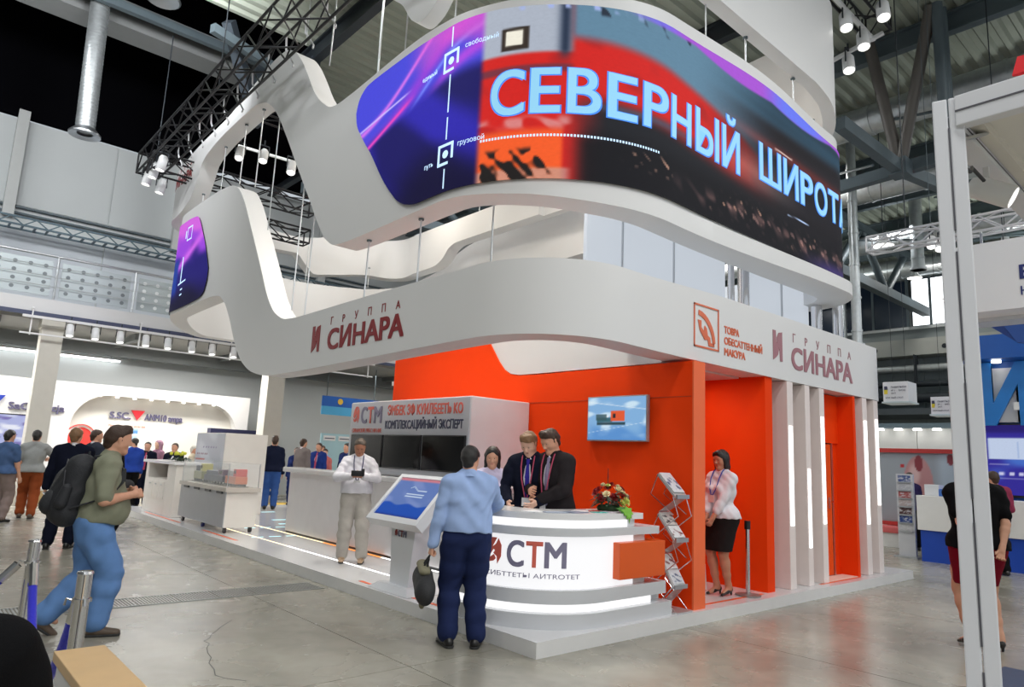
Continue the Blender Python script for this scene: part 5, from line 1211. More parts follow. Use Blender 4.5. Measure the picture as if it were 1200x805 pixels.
RUBBER = M('dark_rubber', (.03, .03, .03), .7); PURPLE = cloth('plum_robe', (92, 36, 74)); LILAC = cloth('lilac_shirt', (206, 196, 222)); TEAL = cloth('teal_belt', (52, 104, 132))

p = Person('person in pale blue shirt and dark jeans with a bag, seen from behind', (-.27, .65, 0), 62, 1.70, .0075, w=1.08, belly=.5, lean=3, hp=8, hy=-28, R=(.27, .45, 1.13), poleR=(.9, -.2, -.5), L=(-.32, -.0, .80), fR=(.12, -.02), fL=(-.13, .02), curlL=1.1, curlR=.3, palmR=(0, -.2, -1), skin=SKIN)
p.body().hair(HBLACK, 'short').shirt(PALEBLUE, sleeve=.98, hem=.98, e=.028, wr=.005).trousers(DDENIM, e=.02, wide=.03, wr=.004, top=1.01).shoes(SHOE, sole=RUBBER, yaw=(-14, 6)).belt(BELT)
COUNTERMAN = p
p = Person('person in an olive grey t-shirt and light blue jeans striding past with a black rucksack', (-2.80, 2.60, 0), -12, 1.76, .0075, w=1.17, belly=1.15, lean=9, R=(.15, .27, 1.15), L=(-.10, .25, 1.16), poleR=(.6, -.4, -.9), poleL=(-.6, -.4, -.9), fR=(.09, .14), fL=(-.07, -.24), liftL=.06, drop=.02, hp=2, hy=10, curl=.8, palmR=(-1, 0, -.2), palmL=(1, 0, -.2))
p.body(bare=(.42, .42)).hair(HBROWN, 'full').shirt(KHAKI, sleeve=.44, hem=.95, e=.032, wr=.004, name='tshirt', collar=False).trousers(DENIM, e=.024, wide=.026, wr=.005, top=.99).shoes(BROWNSHOE, sole=RUBBER).belt(TEAL)
RUCKMAN = p
p = Person('person in white shirt and pale grey trousers looking down at a black device', (.73, 4.40, PZ), -121, 1.66, .008, w=.98, belly=.5, hp=24, R=(.075, .30, 1.22), L=(-.075, .30, 1.22), poleR=(1, -.1, -.7), poleL=(-1, -.1, -.7), fR=(.14, .0), fL=(-.14, .05), curl=.7, palmR=(-.7, 0, .6), palmL=(.7, 0, .6), skin=SKIN2)
p.body().hair(HGREY, 'crew').shirt(WSHIRT, sleeve=.96, hem=.97, e=.03, wr=.004).trousers(BEIGE, e=.02, wide=.028, wr=.003, top=1.0).shoes(TAN, sole=RUBBER, yaw=(10, -12)).belt(BELT, ALU).lanyard(cloth('navy_lanyard', (40, 44, 90)), z=1.10, y=.17)
PHONEMAN = p
p = Person('person with long dark hair in a lilac blouse behind the counter', (.80, 1.62, PZ), -128, 1.60, .009, sex='f', hp=12, hy=-6, lean=6, R=(.12, .34, 1.05), L=(-.12, .34, 1.05))
p.body().hair(HBLACK, 'long').shirt(LILAC, sleeve=.95, hem=.9, e=.016, name='blouse').trousers(BLK, wide=.01).shoes(SHOE)
p = Person('person in a navy suit with blue tie bending over the counter', (1.12, 1.30, PZ), -150, 1.80, .008, lean=13, hp=30, hy=-8, R=(.15, .34, 1.0), L=(-.16, .34, 1.02), poleR=(.8, -.6, -.4), poleL=(-.8, -.6, -.4), skin=SKIN3)
p.body().hair(HFAIR, 'full').jacket(NAVY, shirtmat=WSHIRT, tie=BLUETIE).trousers(NAVY, wide=.015).shoes(SHOE).lanyard(PINKT, z=1.04, y=.17)
p = Person('person in a charcoal suit in profile behind the counter with one arm bent', (1.20, .98, PZ), 172, 1.82, .0075, lean=9, hp=24, hy=6, twist=16, R=(.07, .30, 1.12), L=(-.05, .26, 1.04), poleR=(1, -.5, -.5), poleL=(-1, -.3, -.5), curl=.9, palmR=(-1, 0, -.2), skin=SKIN)
p.body().hair(HBROWN, 'full').jacket(CHAR, shirtmat=WSHIRT, tie=cloth('grey_tie', (150, 140, 170))).trousers(CHAR, wide=.015).shoes(SHOE).lanyard(PINKT, z=.98, y=.17)
p = Person('person in white blouse and black skirt standing in the orange niche', (3.44, .40, PZ), 172, 1.70, .008, sex='f', hp=10, R=(.03, .26, .86), L=(-.05, .26, .87), poleR=(1, -.5, -.3), poleL=(-1, -.5, -.3), fR=(.06, .03), fL=(-.06, -.04), curl=.6, palmR=(-1, 0, -.3), palmL=(1, 0, -.3), skin=SKIN2)
p.body(bare=(.78, .78), legs=True).hair(HBLACK, 'bob').skirt(BLACKSKIRT, hem=.53).shirt(WSHIRT, sleeve=.80, hem=.92, e=.02, name='blouse').shoes(SHOE, heel=.07).belt(BELT).lanyard(cloth('blue_lanyard', (50, 80, 170)), z=1.14, y=.165)
HOSTESS = p
p = Person('person in black top and dark red skirt from behind, hands held behind the back', (4.05, -2.09, 0), 46, 1.84, .0075, sex='f', w=1.34, R=(.10, -.20, .91), L=(-.10, -.20, .91), poleR=(1, -.05, -.05), poleL=(-1, -.05, -.05), fR=(.11, -.05), fL=(-.10, .03), curl=.5, palmR=(-.4, -1, 0), palmL=(.4, -1, 0), skin=SKIN)
p.body(bare=(.3, .3), legs=True).hair(HBLACK, 'bob').skirt(WINE, hem=.56, e=.03).shirt(BLK, sleeve=.34, hem=.90, e=.03, name='top', collar=False).shoes(SHOE, heel=.055)
p = Person('person in a maroon shirt and black trousers at the right edge before the blue stand', (10.6, -.66, 0), 50, 1.78, .012, w=1.2, belly=.8, R=(.25, .12, .9), L=(-.25, .12, .9), skin=SKIN)
p.body(bare=(.45, .45)).hair(HBROWN, 'short').shirt(MAROON, sleeve=.5, hem=.96, e=.03).trousers(BLK, wide=.02).shoes(SHOE)
p = Person('person in a dark navy suit seen from behind beside the rucksack wearer', (-2.06, 8.05, 0), 68, 1.77, .010, w=1.1, R=(.24, .12, .86), L=(-.30, -.02, .82), poleL=(-1, -.5, 0), fR=(.09, .02), fL=(-.16, -.06), hy=-8)
p.body().hair(HFAIR, 'crew').jacket(NAVY, open_=False, hem=.80, shirtmat=WSHIRT).trousers(NAVY, wide=.02).shoes(SHOE, sole=RUBBER)
p = Person('person in a grey polo shirt and rust trousers walking away, one arm raised', (-1.92, 12.85, 0), 78, 1.77, .013, R=(.26, .34, 1.16), poleR=(1, -.4, -.5), fR=(.1, -.14), fL=(-.1, .10), drop=.02)
p.body(bare=(.3, .3)).hair(HBLACK, 'short').shirt(GREYT, sleeve=.36, hem=.92, e=.024, collar=False).trousers(RUST, wide=.02).shoes(BROWNSHOE, sole=RUBBER)
p = Person('person in a steel blue polo at the left edge of the floor', (-2.45, 12.1, 0), 40, 1.72, .013, R=(.25, .1, .85), L=(-.25, .1, .85))
p.body(bare=(.3, .3)).hair(HBLACK, 'short').shirt(STEELB, sleeve=.36, hem=.92, e=.024, collar=False).trousers(cloth('stone_trousers', (140, 124, 120)), wide=.02).shoes(SHOE)
p = Person('person in a dark suit turned aside, half hidden behind the navy suit', (-1.15, 11.3, 0), 20, 1.80, .013, hy=-20)
p.body().hair(HBROWN, 'crew').jacket(cloth('slate_suit', (50, 54, 66)), open_=False, shirtmat=WSHIRT).trousers(cloth('slate_suit', (50, 54, 66))).shoes(SHOE)
p = Person('person all in black with a shoulder bag, hidden behind the rucksack wearer', (-1.58, 7.72, 0), 10, 1.68, .012, hy=20)
p.body().hair(HBLACK, 'short').jacket(BLK, open_=False, hem=.84).trousers(BLK).shoes(SHOE)
BAGPERSON = p
far = [('person in a navy pullover and blue jeans seen from behind before the cream column', (3.0, 12.6, PZ), 66, 1.78, 'm', HBROWN, 'full', ('shirt', cloth('navy_pullover', (24, 30, 52)), .98), cloth('mid_blue_jeans', (58, 92, 156)), {}),
       ('person in a grey suit seen from the side among the talking group', (4.3, 13.75, PZ), 20, 1.77, 'm', HBROWN, 'short', ('jacket', GREYS, WSHIRT, None), GREYS, {}),
       ('person in a royal blue suit and pink tie facing the camera in the talking group', (4.86, 13.95, PZ), 215, 1.68, 'm', HBROWN, 'short', ('jacket', ROYAL, WSHIRT, PINKT), ROYAL, {}),
       ('person in a dark blue trouser suit and pink scarf left of the grey suit', (4.7, 15.0, .041), 235, 1.62, 'f', HBROWN, 'tied', ('jacket', cloth('dark_blue_suit', (28, 42, 92)), cloth('pink_scarf', (214, 120, 150)), None), cloth('dark_blue_suit', (28, 42, 92)), {}),
       ('person in a dark blue suit standing behind the low white bench', (4.35, 11.4, PZ), 190, 1.68, 'm', HBLACK, 'short', ('jacket', cloth('blue_suit', (34, 52, 104)), WSHIRT, None), NAVY, {}),
       ('person in a plum robe holding a phone behind the display case', (3.05, 13.6, PZ), 250, 1.66, 'f', HBROWN, 'tied', ('robe', PURPLE, .95), PURPLE, {}),
       ('person in a white blouse with a lanyard behind the display case', (3.3, 15.2, 0), 240, 1.62, 'f', HFAIR, 'tied', ('shirt', WSHIRT, .9), BLK, {}),
       ('person in a red and white top between two blue suits', (5.6, 15.0, .041), 230, 1.62, 'f', HBROWN, 'tied', ('shirt', cloth('pink_top', (214, 120, 116)), .6), DDENIM, {}),
       ('person in a black jacket seen between the navy pullover and the blue suit', (5.0, 17.4, 0), 250, 1.72, 'm', HBLACK, 'short', ('jacket', BLK, WSHIRT, None), BLK, {}),
       ('person in a dark jacket partly hidden by the man with the device', (5.6, 13.6, PZ), 235, 1.70, 'm', HGREY, 'crew', ('jacket', NAVY, WSHIRT, PINKT), NAVY, {}),
       ('person in a pale blue shirt far back in the talking group', (6.0, 16.0, 0), 220, 1.76, 'm', HGREY, 'crew', ('shirt', PALEBLUE, .95), NAVY, {}),
       ('person in a bright blue jacket at the white desk with flowers', (.40, 14.9, 0), 100, 1.70, 'm', HBLACK, 'tied', ('shirt', cloth('bright_blue_jacket', (38, 66, 150)), .95), BLK, {}),
       ('person in a black suit and pink tie at the white desk', (.78, 15.2, 0), 245, 1.62, 'm', HBLACK, 'short', ('jacket', NAVY, WSHIRT, PINKT), NAVY, {}),
       ('person in a dark suit and open collar right of the flowers on the white desk', (1.26, 14.6, 0), 235, 1.62, 'm', HBROWN, 'short', ('jacket', NAVY, WSHIRT, None), NAVY, {}),
       ('person in a mauve headscarf standing behind the flowers', (1.25, 16.0, 0), 200, 1.68, 'f', cloth('mauve_scarf', (180, 140, 160)), 'long', ('shirt', cloth('mauve_dress', (150, 110, 130)), .95), BLK, {}),
       ('person in a cream robe and white cap facing right near the white desk', (1.86, 15.0, 0), 330, 1.58, 'm', cloth('white_cap', (226, 222, 210)), 'crew', ('robe', cloth('cream_robe', (214, 202, 180)), .95), BEIGE, {}),
       ('person with brown hair and pink scarf behind the blue and white booth counter', (13.4, 1.65, 0), 200, 1.72, 'f', HBROWN, 'tied', ('jacket', cloth('violet_jacket', (52, 44, 84)), cloth('pink_scarf', (214, 120, 150)), None), BLK, {}),
       ('person in a dark top seen left of the booth post, far off', (15.2, .85, 0), 220, 1.72, 'f', HFAIR, 'tied', ('shirt', BLK, .95), BLK, {})]
for lab, pos, hd_, H, sx, hm, hs, topd, bot, kw in far:
    p = Person(lab, pos, hd_, H, .017, sex=sx, skin=SKIN3 if sx == 'f' else SKIN, **kw)
    p.body(bare=(.98, .98)).hair(hm, hs)
    if topd[0] == 'jacket': p.jacket(topd[1], shirtmat=topd[2], tie=topd[3])
    elif topd[0] == 'robe': p.shirt(topd[1], sleeve=topd[2], hem=.45, e=.03, name='robe', collar=False, flare=.04)
    else: p.shirt(topd[1], sleeve=topd[2], hem=.9, e=.022, collar=False)
    p.trousers(bot, wide=.018).shoes(SHOE)
# seated person close to the camera at the left edge
p = Person('person in a black jacket sitting close by at the lower left edge, seen from behind', (-4.12, -2.19, .0), 75, 1.74, .0075, w=1.05, seat=.62, lean=6, hp=6, hy=-10, R=(.2, .36, .92), L=(-.2, .36, .92), fR=(.12, .42), fL=(-.12, .42), skin=SKIN2)
p.body().hair(HBROWN, 'short').jacket(BLK, open_=False, hem=.88, e=.03).trousers(BLK).shoes(SHOE)
# ---------------------------------------------------------------- things on and around the stand
# touch screen kiosk
kt = T('touch_kiosk', 'white touch screen kiosk with a tilted blue display beside the black displays', 'kiosk', (.45, 2.4, PZ))
def kp(y, t, d=0.):
    """point on the tilted screen: t 0 bottom .. 1 top, d out of the face"""
    return Vector((.05+.45*t-d*.74, y, .86+.50*t+d*.67))
KW = M('kiosk_white', srgb(226, 228, 232), .28, n=.02, coat=.3)
MB().prism([(1.90, 0), (2.92, 0), (2.92, 1), (1.90, 1)], lambda y, t: kp(y, t, 0), lambda y, t: kp(y, t, -.10)).build('housing', KW, kt)
for a, b, c, d in ((1.90, 2.92, 0, .11), (1.90, 2.92, .93, 1), (1.90, 1.96, .11, .93), (2.86, 2.92, .11, .93)):
    MB().prism([(a, c), (b, c), (b, d), (a, d)], lambda y, t: kp(y, t, .02), lambda y, t: kp(y, t, 0)).build('frame', KW, kt)
def paint_kiosk(X, Y):
    c = np.zeros(X.shape+(3,)); c[:] = (96, 122, 184); c = mixc(c, (120, 140, 196), ss(nz2(X*4, Y*5, 3), 0, .8)); c = mixc(c, (20, 76, 176), ss(.34+.03*np.sin(X*14)-Y, 0, .03)); c = mixc(c, (10, 44, 130), ss(.1-Y, 0, .1))
    c = mixc(c, (206, 128, 140), ss(Y-.93, 0, .02)); 
    w = ss(.012-np.abs(Y-.70-.10*np.maximum(0, 1-np.abs(X-.42)/.13)), 0, .008)*ss(.2-np.abs(X-.55), 0, .01)
    c = mixc(c, (220, 236, 250), w); c = mixc(c, (220, 236, 250), (ss(.010-np.abs(Y-.6), 0, .006)+ss(.010-np.abs(Y-.54), 0, .006))*ss(.2-np.abs(X-.55), 0, .01)); return c
picture('display', lambda x, y, z=0.: kp(2.86-x, .11+y*.82, .003), .90, 1, 60, 50, paint_kiosk, attr_mat('kiosk_picture', .9), kt)
mb = MB().prism([(2.22, 0), (2.58, 0), (2.64, 1), (2.16, 1)], lambda y, t: (.20+.02*t, y, PZ+.06+.66*t), lambda y, t: (.38+.05*t, y, PZ+.06+.66*t)); mb.build('pedestal', KW, kt)
MB().prism([(2.0, .05), (2.8, .05), (2.8, .75), (2.0, .75)], lambda y, x: (x, y, PZ+.002), lambda y, x: (x*.8+.08, 2.4+(y-2.4)*.72, PZ+.06)).build('foot', KW, kt)
stm_logo(plane_fn((.198+.018, 2.56, .70), (0, -1, 0), (0, 0, 1)), .07, kt, .2, .02, REDINK)
# device held by the man in white
def carried(name, label, cat, p):
    t = T(name, label, cat, p.pos, p.t.rotation_euler[2]); return t
def fput(t, p, name, F, mat, wr=0., parent=None):
    me = F.mesh(name, wr, 1.); me.transform(Matrix.Scale(p.k, 4)); me.materials.append(mat); o = bpy.data.objects.new(name, me); COL.objects.link(o); o.parent = parent or t; return o
def mput(t, p, name, mb, mat, parent=None, smooth=40):
    me = mb.mesh(name); me.transform(Matrix.Scale(p.k, 4)); return link(name, me, mat, parent or t, world=False, smooth=smooth)
p = PHONEMAN; t = carried('handheld_device', 'black handheld device with a lens block held up in both hands', 'device', p)
mput(t, p, 'body', MB().box(-.095, .085, .37, .40, 1.22, 1.30, bev=.008), BLACK); mput(t, p, 'lens_block', MB().box(-.10, -.06, .34, .42, 1.23, 1.33, bev=.006), BLACK); mput(t, p, 'display', MB().box(-.05, .07, .366, .37, 1.235, 1.285), SCREENBLACK)
# bag of the man at the counter
p = COUNTERMAN; t = carried('duffel_bag', 'black and olive duffel bag hanging from the hand of the person at the counter', 'bag', p)
F = Field(.009); F.cap((-.36, -.10, .50), (-.36, .16, .56), .115, .12, flat=((1, 0, 0), .75)).cap((-.37, -.14, .46), (-.35, .12, .46), .09, .095, k=.05, flat=((1, 0, 0), .8)); fput(t, p, 'main_pouch', F, M('bag_black', (.018, .018, .02), .7, b=.3), .002)
OLV = M('bag_olive', srgb(126, 122, 100), .8, b=.3)
F = Field(.009); F.cap((-.385, -.13, .46), (-.385, -.10, .38), .055, .045, flat=((1, 0, 0), .6)); fput(t, p, 'end_pocket', F, OLV)
F = Field(.009); F.cap((-.37, -.06, .64), (-.37, .14, .68), .05, .055, flat=((0, 0, 1), .7)); fput(t, p, 'top_flap', F, OLV)
for y in (-.04, .06): mput(t, p, 'handle', MB().tube([(-.36, y, .62), (-.335, y*.5, .74), (-.325, 0, .775), (-.36, y*.3, .72), (-.39, y+.02, .62)], .009, 6), BLACK)
# rucksack
p = RUCKMAN; t = carried('rucksack', 'large black rucksack with front pocket on the back of the person in light jeans', 'rucksack', p)
RUC = M('rucksack_black', (.016, .017, .021), .65, b=.35, bs=80)
X = lambda x, y, z: tuple(p.tp(x, y, z))
F = Field(.009); F.cap(X(-.08, -.21, 1.00), X(-.08, -.20, 1.36), .135, .11, k=.05).cap(X(.08, -.21, 1.00), X(.08, -.20, 1.36), .135, .11, k=.06).cap(X(0, -.25, 1.06), X(0, -.25, 1.24), .13, .11, k=.06); fput(t, p, 'main_pouch', F, RUC, .0025)
F = Field(.009); F.cap(X(-.06, -.34, 1.02), X(.06, -.34, 1.02), .075, k=.03).cap(X(-.06, -.33, 1.08), X(.06, -.33, 1.08), .068, k=.03); fput(t, p, 'front_pocket', F, RUC, .002)
F = Field(.009); F.cap(X(.20, -.26, 1.06), X(.20, -.25, 1.18), .05, .04); fput(t, p, 'side_pocket', F, RUC)
mput(t, p, 'pocket_zip', MB().tube([X(-.09, -.395, 1.10), X(0, -.412, 1.105), X(.09, -.395, 1.10)], .005, 5), ALU)
mput(t, p, 'zip', MB().tube([X(-.20, -.27, 1.14), X(-.16, -.30, 1.30), X(0, -.315, 1.40), X(.16, -.30, 1.30), X(.20, -.27, 1.14)], .005, 5), M('zip_grey', (.1, .1, .11), .4, .5))
mput(t, p, 'grab_handle', MB().tube([X(-.03, -.17, 1.45), X(-.03, -.18, 1.49), X(.03, -.18, 1.49), X(.03, -.17, 1.45)], .009, 6), RUC)
def strap(pts, w=.045):
    """flat webbing through the points"""
    mb = MB()
    for a, b in zip(pts[:-1], pts[1:]): mb.bar(a, b, w, .012)
    return mb
for d in (1, -1):
    mput(t, p, 'strap', strap([X(d*.10, -.13, 1.46), X(d*.125, -.05, 1.492), X(d*.13, .03, 1.478), X(d*.14, .105, 1.40), X(d*.165, .125, 1.30), X(d*.20, .07, 1.19), X(d*.225, -.06, 1.10), X(d*.20, -.19, 1.03)], .05), RUC)
p = BAGPERSON; t = carried('shoulder_bag', 'black shoulder bag hanging in front of the person all in black', 'bag', p)
F = Field(.012); F.cap((.14, .10, .98), (.14, .20, .98), .10, k=.02, flat=((1, 0, 0), .8)).cap((.14, .08, .86), (.14, .22, .86), .11, k=.05, flat=((1, 0, 0), .8)); fput(t, p, 'pouch', F, RUC)
mput(t, p, 'strap', strap([(.14, .06, 1.02), (.19, .05, 1.25), (.15, .0, 1.47), (.16, -.12, 1.3), (.16, -.1, 1.0)], .03), RUC); mput(t, p, 'buckle', MB().box(.19, .22, .24, .26, .93, .96), ALU)

# papers on the counter
PAP = [((.42, .52), 12, .21, .15, (230, 230, 232), 'white leaflet under the hand of the person in pale blue'), ((.56, .40), -20, .22, .16, (150, 160, 178), 'grey blue brochure on the counter left of the bright cards'), ((.80, .36), 8, .24, .17, (104, 116, 138), 'dark grey brochure in the middle of the counter top'), ((.98, .46), 30, .20, .14, (236, 236, 236), 'white sheet beside the dark grey brochure'), ((1.08, .30), -8, .15, .10, (60, 168, 160), 'teal card near the flowers'), ((1.16, .42), 18, .15, .10, (206, 74, 70), 'red card near the flowers'), ((1.28, .30), 4, .21, .15, (226, 214, 224), 'pale pink leaflet left of the flowers'), ((1.30, .52), -14, .18, .13, (240, 240, 238), 'white leaflet behind the flowers')]
for (x, y), a, w, d, c, lab in PAP:
    o = MB().box(-w/2, w/2, -d/2, d/2, 1.131, 1.136, Mx=Matrix.Translation((x, y, 0)) @ Matrix.Rotation(math.radians(a), 4, 'Z')).build('leaflet', M('paper_%d_%d_%d' % c, srgb(*c), .5, n=.04)); tag(o, lab, 'leaflet', 'papers on the counter')
# flower arrangement
fl = T('flower_arrangement', 'bouquet of dark red and cream roses with a bright green leaf on the counter', 'flowers', (1.36, .42, 1.13))
cx, cy, cz = 1.36, .42, 1.14
MB().lathe([(.001, 0), (.10, 0), (.12, .03), (.10, .06), (.001, .06)], (cx, cy, 1.131), 16).build('base_tray', M('foam_green', srgb(44, 70, 40), .8), fl)
LEAFD = M('leaf_dark', srgb(34, 58, 34), .5, n=.3, ns=20); LEAFB = M('leaf_bright', srgb(112, 176, 40), .45, n=.15, ns=20)
def leaf(base, d, L, w, droop, mat, nm='leaf'):
    d = Vector(d).normalized(); sd = d.cross(Vector((0, 0, 1))).normalized(); vs = []; fs = []; n = 6
    for i in range(n+1):
        t = i/n; c = Vector(base)+d*L*t+Vector((0, 0, -droop*t*t)); k = w*math.sin(math.pi*min(.08+t*.92, 1))**.8
        vs += [c-sd*k+Vector((0, 0, .25*k)), c, c+sd*k+Vector((0, 0, .25*k))]
    for i in range(n): a = i*3; fs += [(a, a+1, a+4, a+3), (a+1, a+2, a+5, a+4)]
    return MB().add(vs, fs).build(nm, mat, fl, smooth=180)
rg = random.Random(3)
for k in range(64):
    a = k*2.399; e = rg.uniform(-.3, .8); r0 = rg.uniform(.03, .09)
    leaf((cx+r0*math.cos(a)*1.2, cy+r0*math.sin(a), cz+.06+rg.uniform(0, .1)), (math.cos(a)*1.3, math.sin(a), e), rg.uniform(.09, .17), rg.uniform(.014, .026), rg.uniform(.02, .09), LEAFD)
def rose(c, r, mat):
    mb = MB(); c = Vector(c); up = (c-Vector((cx, cy, cz))).normalized()
    q = Vector((0, 0, 1)).rotation_difference(up).to_matrix()
    for ring, (n, R, h, op) in enumerate(((3, .42, .95, .1), (4, .7, .85, .35), (5, 1.0, .62, .75))):
        for i in range(n):
            a0 = 2*math.pi*(i+.37*ring)/n; wd = 2.6/n; vs = []
            for t in (0, .5, 1):
                for s in (-1, -.4, .4, 1):
                    a = a0+s*wd*(.7+.3*t); rr = r*R*(.35+.65*t**.7)*(1+op*.25*t*t); z = r*(-.5+1.2*h*t-(.22*op*t*t)-.12*abs(s)*t)
                    vs.append(c+q @ Vector((rr*math.cos(a), rr*math.sin(a), z)))
            mb.add(vs, [(j*4+i2, j*4+i2+1, j*4+i2+5, j*4+i2+4) for j in range(2) for i2 in range(3)])
    mb.add([c+q @ Vector((r*.28*math.cos(a), r*.28*math.sin(a), r*.2)) for a in np.linspace(0, 6.28, 7)[:-1]]+[c+q @ Vector((0, 0, r*.55))], [(i, (i+1) % 6, 6) for i in range(6)])
    return mb.build('rose', mat, fl, smooth=180)
RR = M('rose_red', srgb(132, 14, 24), .5, n=.2, ns=30); RC = M('rose_cream', srgb(232, 220, 180), .5, n=.1, ns=30); RY = M('rose_yellow_green', srgb(206, 212, 110), .5, n=.1, ns=30)
for x, y, z, r, m in ((-.17, -.06, .13, .04, RR), (-.20, .0, .17, .034, RR), (-.13, .02, .21, .036, RR), (-.15, -.10, .17, .034, RC), (-.07, -.13, .14, .042, RR), (.02, -.02, .26, .036, RR), (.04, -.10, .21, .048, RC), (.09, -.12, .18, .032, RC), (.05, -.15, .145, .034, RR), (.11, -.03, .24, .03, RC), (.16, -.04, .19, .042, RR), (.19, -.08, .14, .042, RR), (.14, -.12, .15, .034, RC), (.20, .0, .21, .036, RR), (-.02, .06, .25, .034, RC), (.08, .08, .22, .036, RR), (-.10, .09, .19, .036, RR), (.06, -.19, .10, .045, RY), (.0, -.19, .085, .032, RY), (-.06, -.04, .25, .026, RY)):
    rose((cx+x, cy+y, cz+z), r, m)
def fern(base, pts_, mat):
    n = len(pts_); mb = MB().add([tuple(Vector(base)+Vector(q)) for q in pts_]+[tuple(Vector(base)+Vector(q)+Vector((0, .004, -.002))) for q in pts_], [tuple(range(n)), tuple(range(2*n-1, n-1, -1))]); return mb.build('lobed_leaf', mat, fl)
lob = [(0, 0), (-.03, -.03), (-.10, -.035), (-.065, -.06), (-.07, -.09), (-.04, -.085), (-.035, -.13), (-.01, -.11), (.0, -.17), (.015, -.11), (.04, -.12), (.04, -.08), (.075, -.08), (.06, -.05), (.08, -.02), (.03, -.02)]
fern((cx-.005, cy-.20, cz+.06), [(x, -.03-.10*min(-z*5, .5), z) for x, z in lob], LEAFB)
fern((cx-.05, cy-.19, cz+.06), [(x*.8-.02, -.02-.10*min(-z*5, .5), z*.6) for x, z in lob], M('leaf_mid', srgb(58, 120, 40), .45, n=.15, ns=20))
MB().tube([(cx-.01, cy, cz+.2), (cx-.012, cy, cz+.40)], .004, 5).build('stem', LEAFD, fl); MB().tube([(cx-.012, cy, cz+.32), (cx-.012, cy, cz+.42)], [.007, .003], 6).build('bud', M('bud_brown', srgb(120, 30, 20), .6), fl)
MB().tube([(cx+.14, cy-.02, cz+.14), (cx+.24, cy-.03, cz+.13), (cx+.30, cy-.03, cz+.10)], .003, 5).build('stem', M('stalk_brown', srgb(130, 80, 40), .6), fl)

# zig-zag brochure rack against the orange wall
rk = T('brochure_rack', 'folding zigzag brochure rack of steel with sloping trays before the orange wall', 'rack', (2.13, .2, PZ))
TR = [((.312, 1.54), (.078, 1.305)), ((.303, 1.122), (.088, .859)), ((.283, .693), (.098, .391))]
x0, x1 = 2.025, 2.245
TRM = M('rack_tray', (.66, .67, .68), .3, .6)
for (ya, za), (yb, zb) in TR:
    MB().prism([(ya, za), (yb, zb), (yb-.012, zb+.016), (ya-.012, za+.016)], lambda y, z: (x0, y, z-.03), lambda y, z: (x1, y, z-.03)).build('tray', TRM, rk)
    MB().box(x0, x1, yb-.03, yb-.012, zb-.03, zb+.012).build('tray_lip', ALU, rk)
lk = [(TR[0][1], TR[1][0]), (TR[1][1], TR[2][0]), (TR[2][1], (.30, .16))]
for (a, b) in lk:
    MB().prism([(a[0], a[1]-.03), (b[0], b[1]), (b[0]-.008, b[1]+.008), (a[0]-.008, a[1]-.022)], lambda y, z: (x0+.02, y, z), lambda y, z: (x1-.02, y, z)).build('back_panel', M('rack_panel', (.6, .6, .62), .2, .3), rk)
for xx in (x0-.008, x1+.008):
    pts_ = [(.30, 1.53), (.385, 1.31), (.095, 1.11), (-.015, 1.105), (.30, .88), (.385, .87), (.09, .64), (-.01, .64), (.28, .40), (.37, .40), (.06, .15)]
    z1 = [(.29, 1.52), (.385, 1.308), (.09, 1.11)]; z2 = [(.10, 1.29), (.03, 1.10), (.29, .90)]; z3 = [(.28, 1.1), (.385, .88), (.09, .66)]; z4 = [(.10, .84), (.03, .65), (.28, .45)]; z5 = [(.27, .68), (.36, .42), (.08, .15)]; z6 = [(.1, .38), (.32, .15)]
    for q in (z1, z2, z3, z4, z5, z6): MB().tube([(xx, y, z) for y, z in q], .006, 6).build('link_bar', CHROME, rk)
MB().box(x0-.02, x1+.02, .02, .38, PZ+.001, PZ+.015).build('base', TRM, rk)
BC = [((206, 208, 214), (70, 84, 120)), ((214, 208, 204), (60, 60, 66)), ((220, 220, 222), (120, 60, 64))]
def paint_b(c1, c2, s):
    def f(X, Y):
        c = np.zeros(X.shape+(3,)); c[:] = c1; c = mixc(c, c2, ss(nz2(X*4+s, Y*5, s), .15, .4)*ss(.32-np.abs(Y-.45), 0, .05)); return mixc(c, (230, 230, 232), ss(nz2(X*6, Y*4, s+4), .4, .6)*.6)
    return f
PRM = print_mat('brochure_print')
for i, ((ya, za), (yb, zb)) in enumerate(TR):
    n = Vector((0, -(za-zb), (ya-yb))).normalized()
    for j in range(1 if i == 0 else 2):
        t = T('brochure', ['blue and white brochure on the top tray of the zigzag rack', 'grey brochure lying higher on the middle tray of the rack', 'dark patterned brochure at the lip of the middle tray', 'pale brochure lying higher on the lowest tray', 'wine red and grey brochure at the lip of the lowest tray'][i*2-1+j if i else 0], 'brochure', (2.13, yb, zb), group='brochures on the zigzag rack')
        f0, f1 = (.12, .95) if i == 0 else ((.04, .46), (.50, .97))[1-j]
        o = Vector((x0+.015, yb+(ya-yb)*f0, zb+(za-zb)*f0))+n*.004; ey = Vector((0, ya-yb, za-zb)); L = ey.length*(f1-f0)
        fnx = plane_fn(o, (1, 0, 0), ey)
        MB().prism([(0, 0), (.19, 0), (.19, L), (0, L)], lambda a, b: fnx(a, b, 0), lambda a, b: fnx(a, b, .007)).build('pages', M('paper_white', (.8, .8, .8), .5), t)
        picture('cover', lambda a, b, z=0.: fnx(a, b, .0085), .19, L, 14, 18, paint_b(*BC[(i+j) % 3], i*2+j), PRM, t)
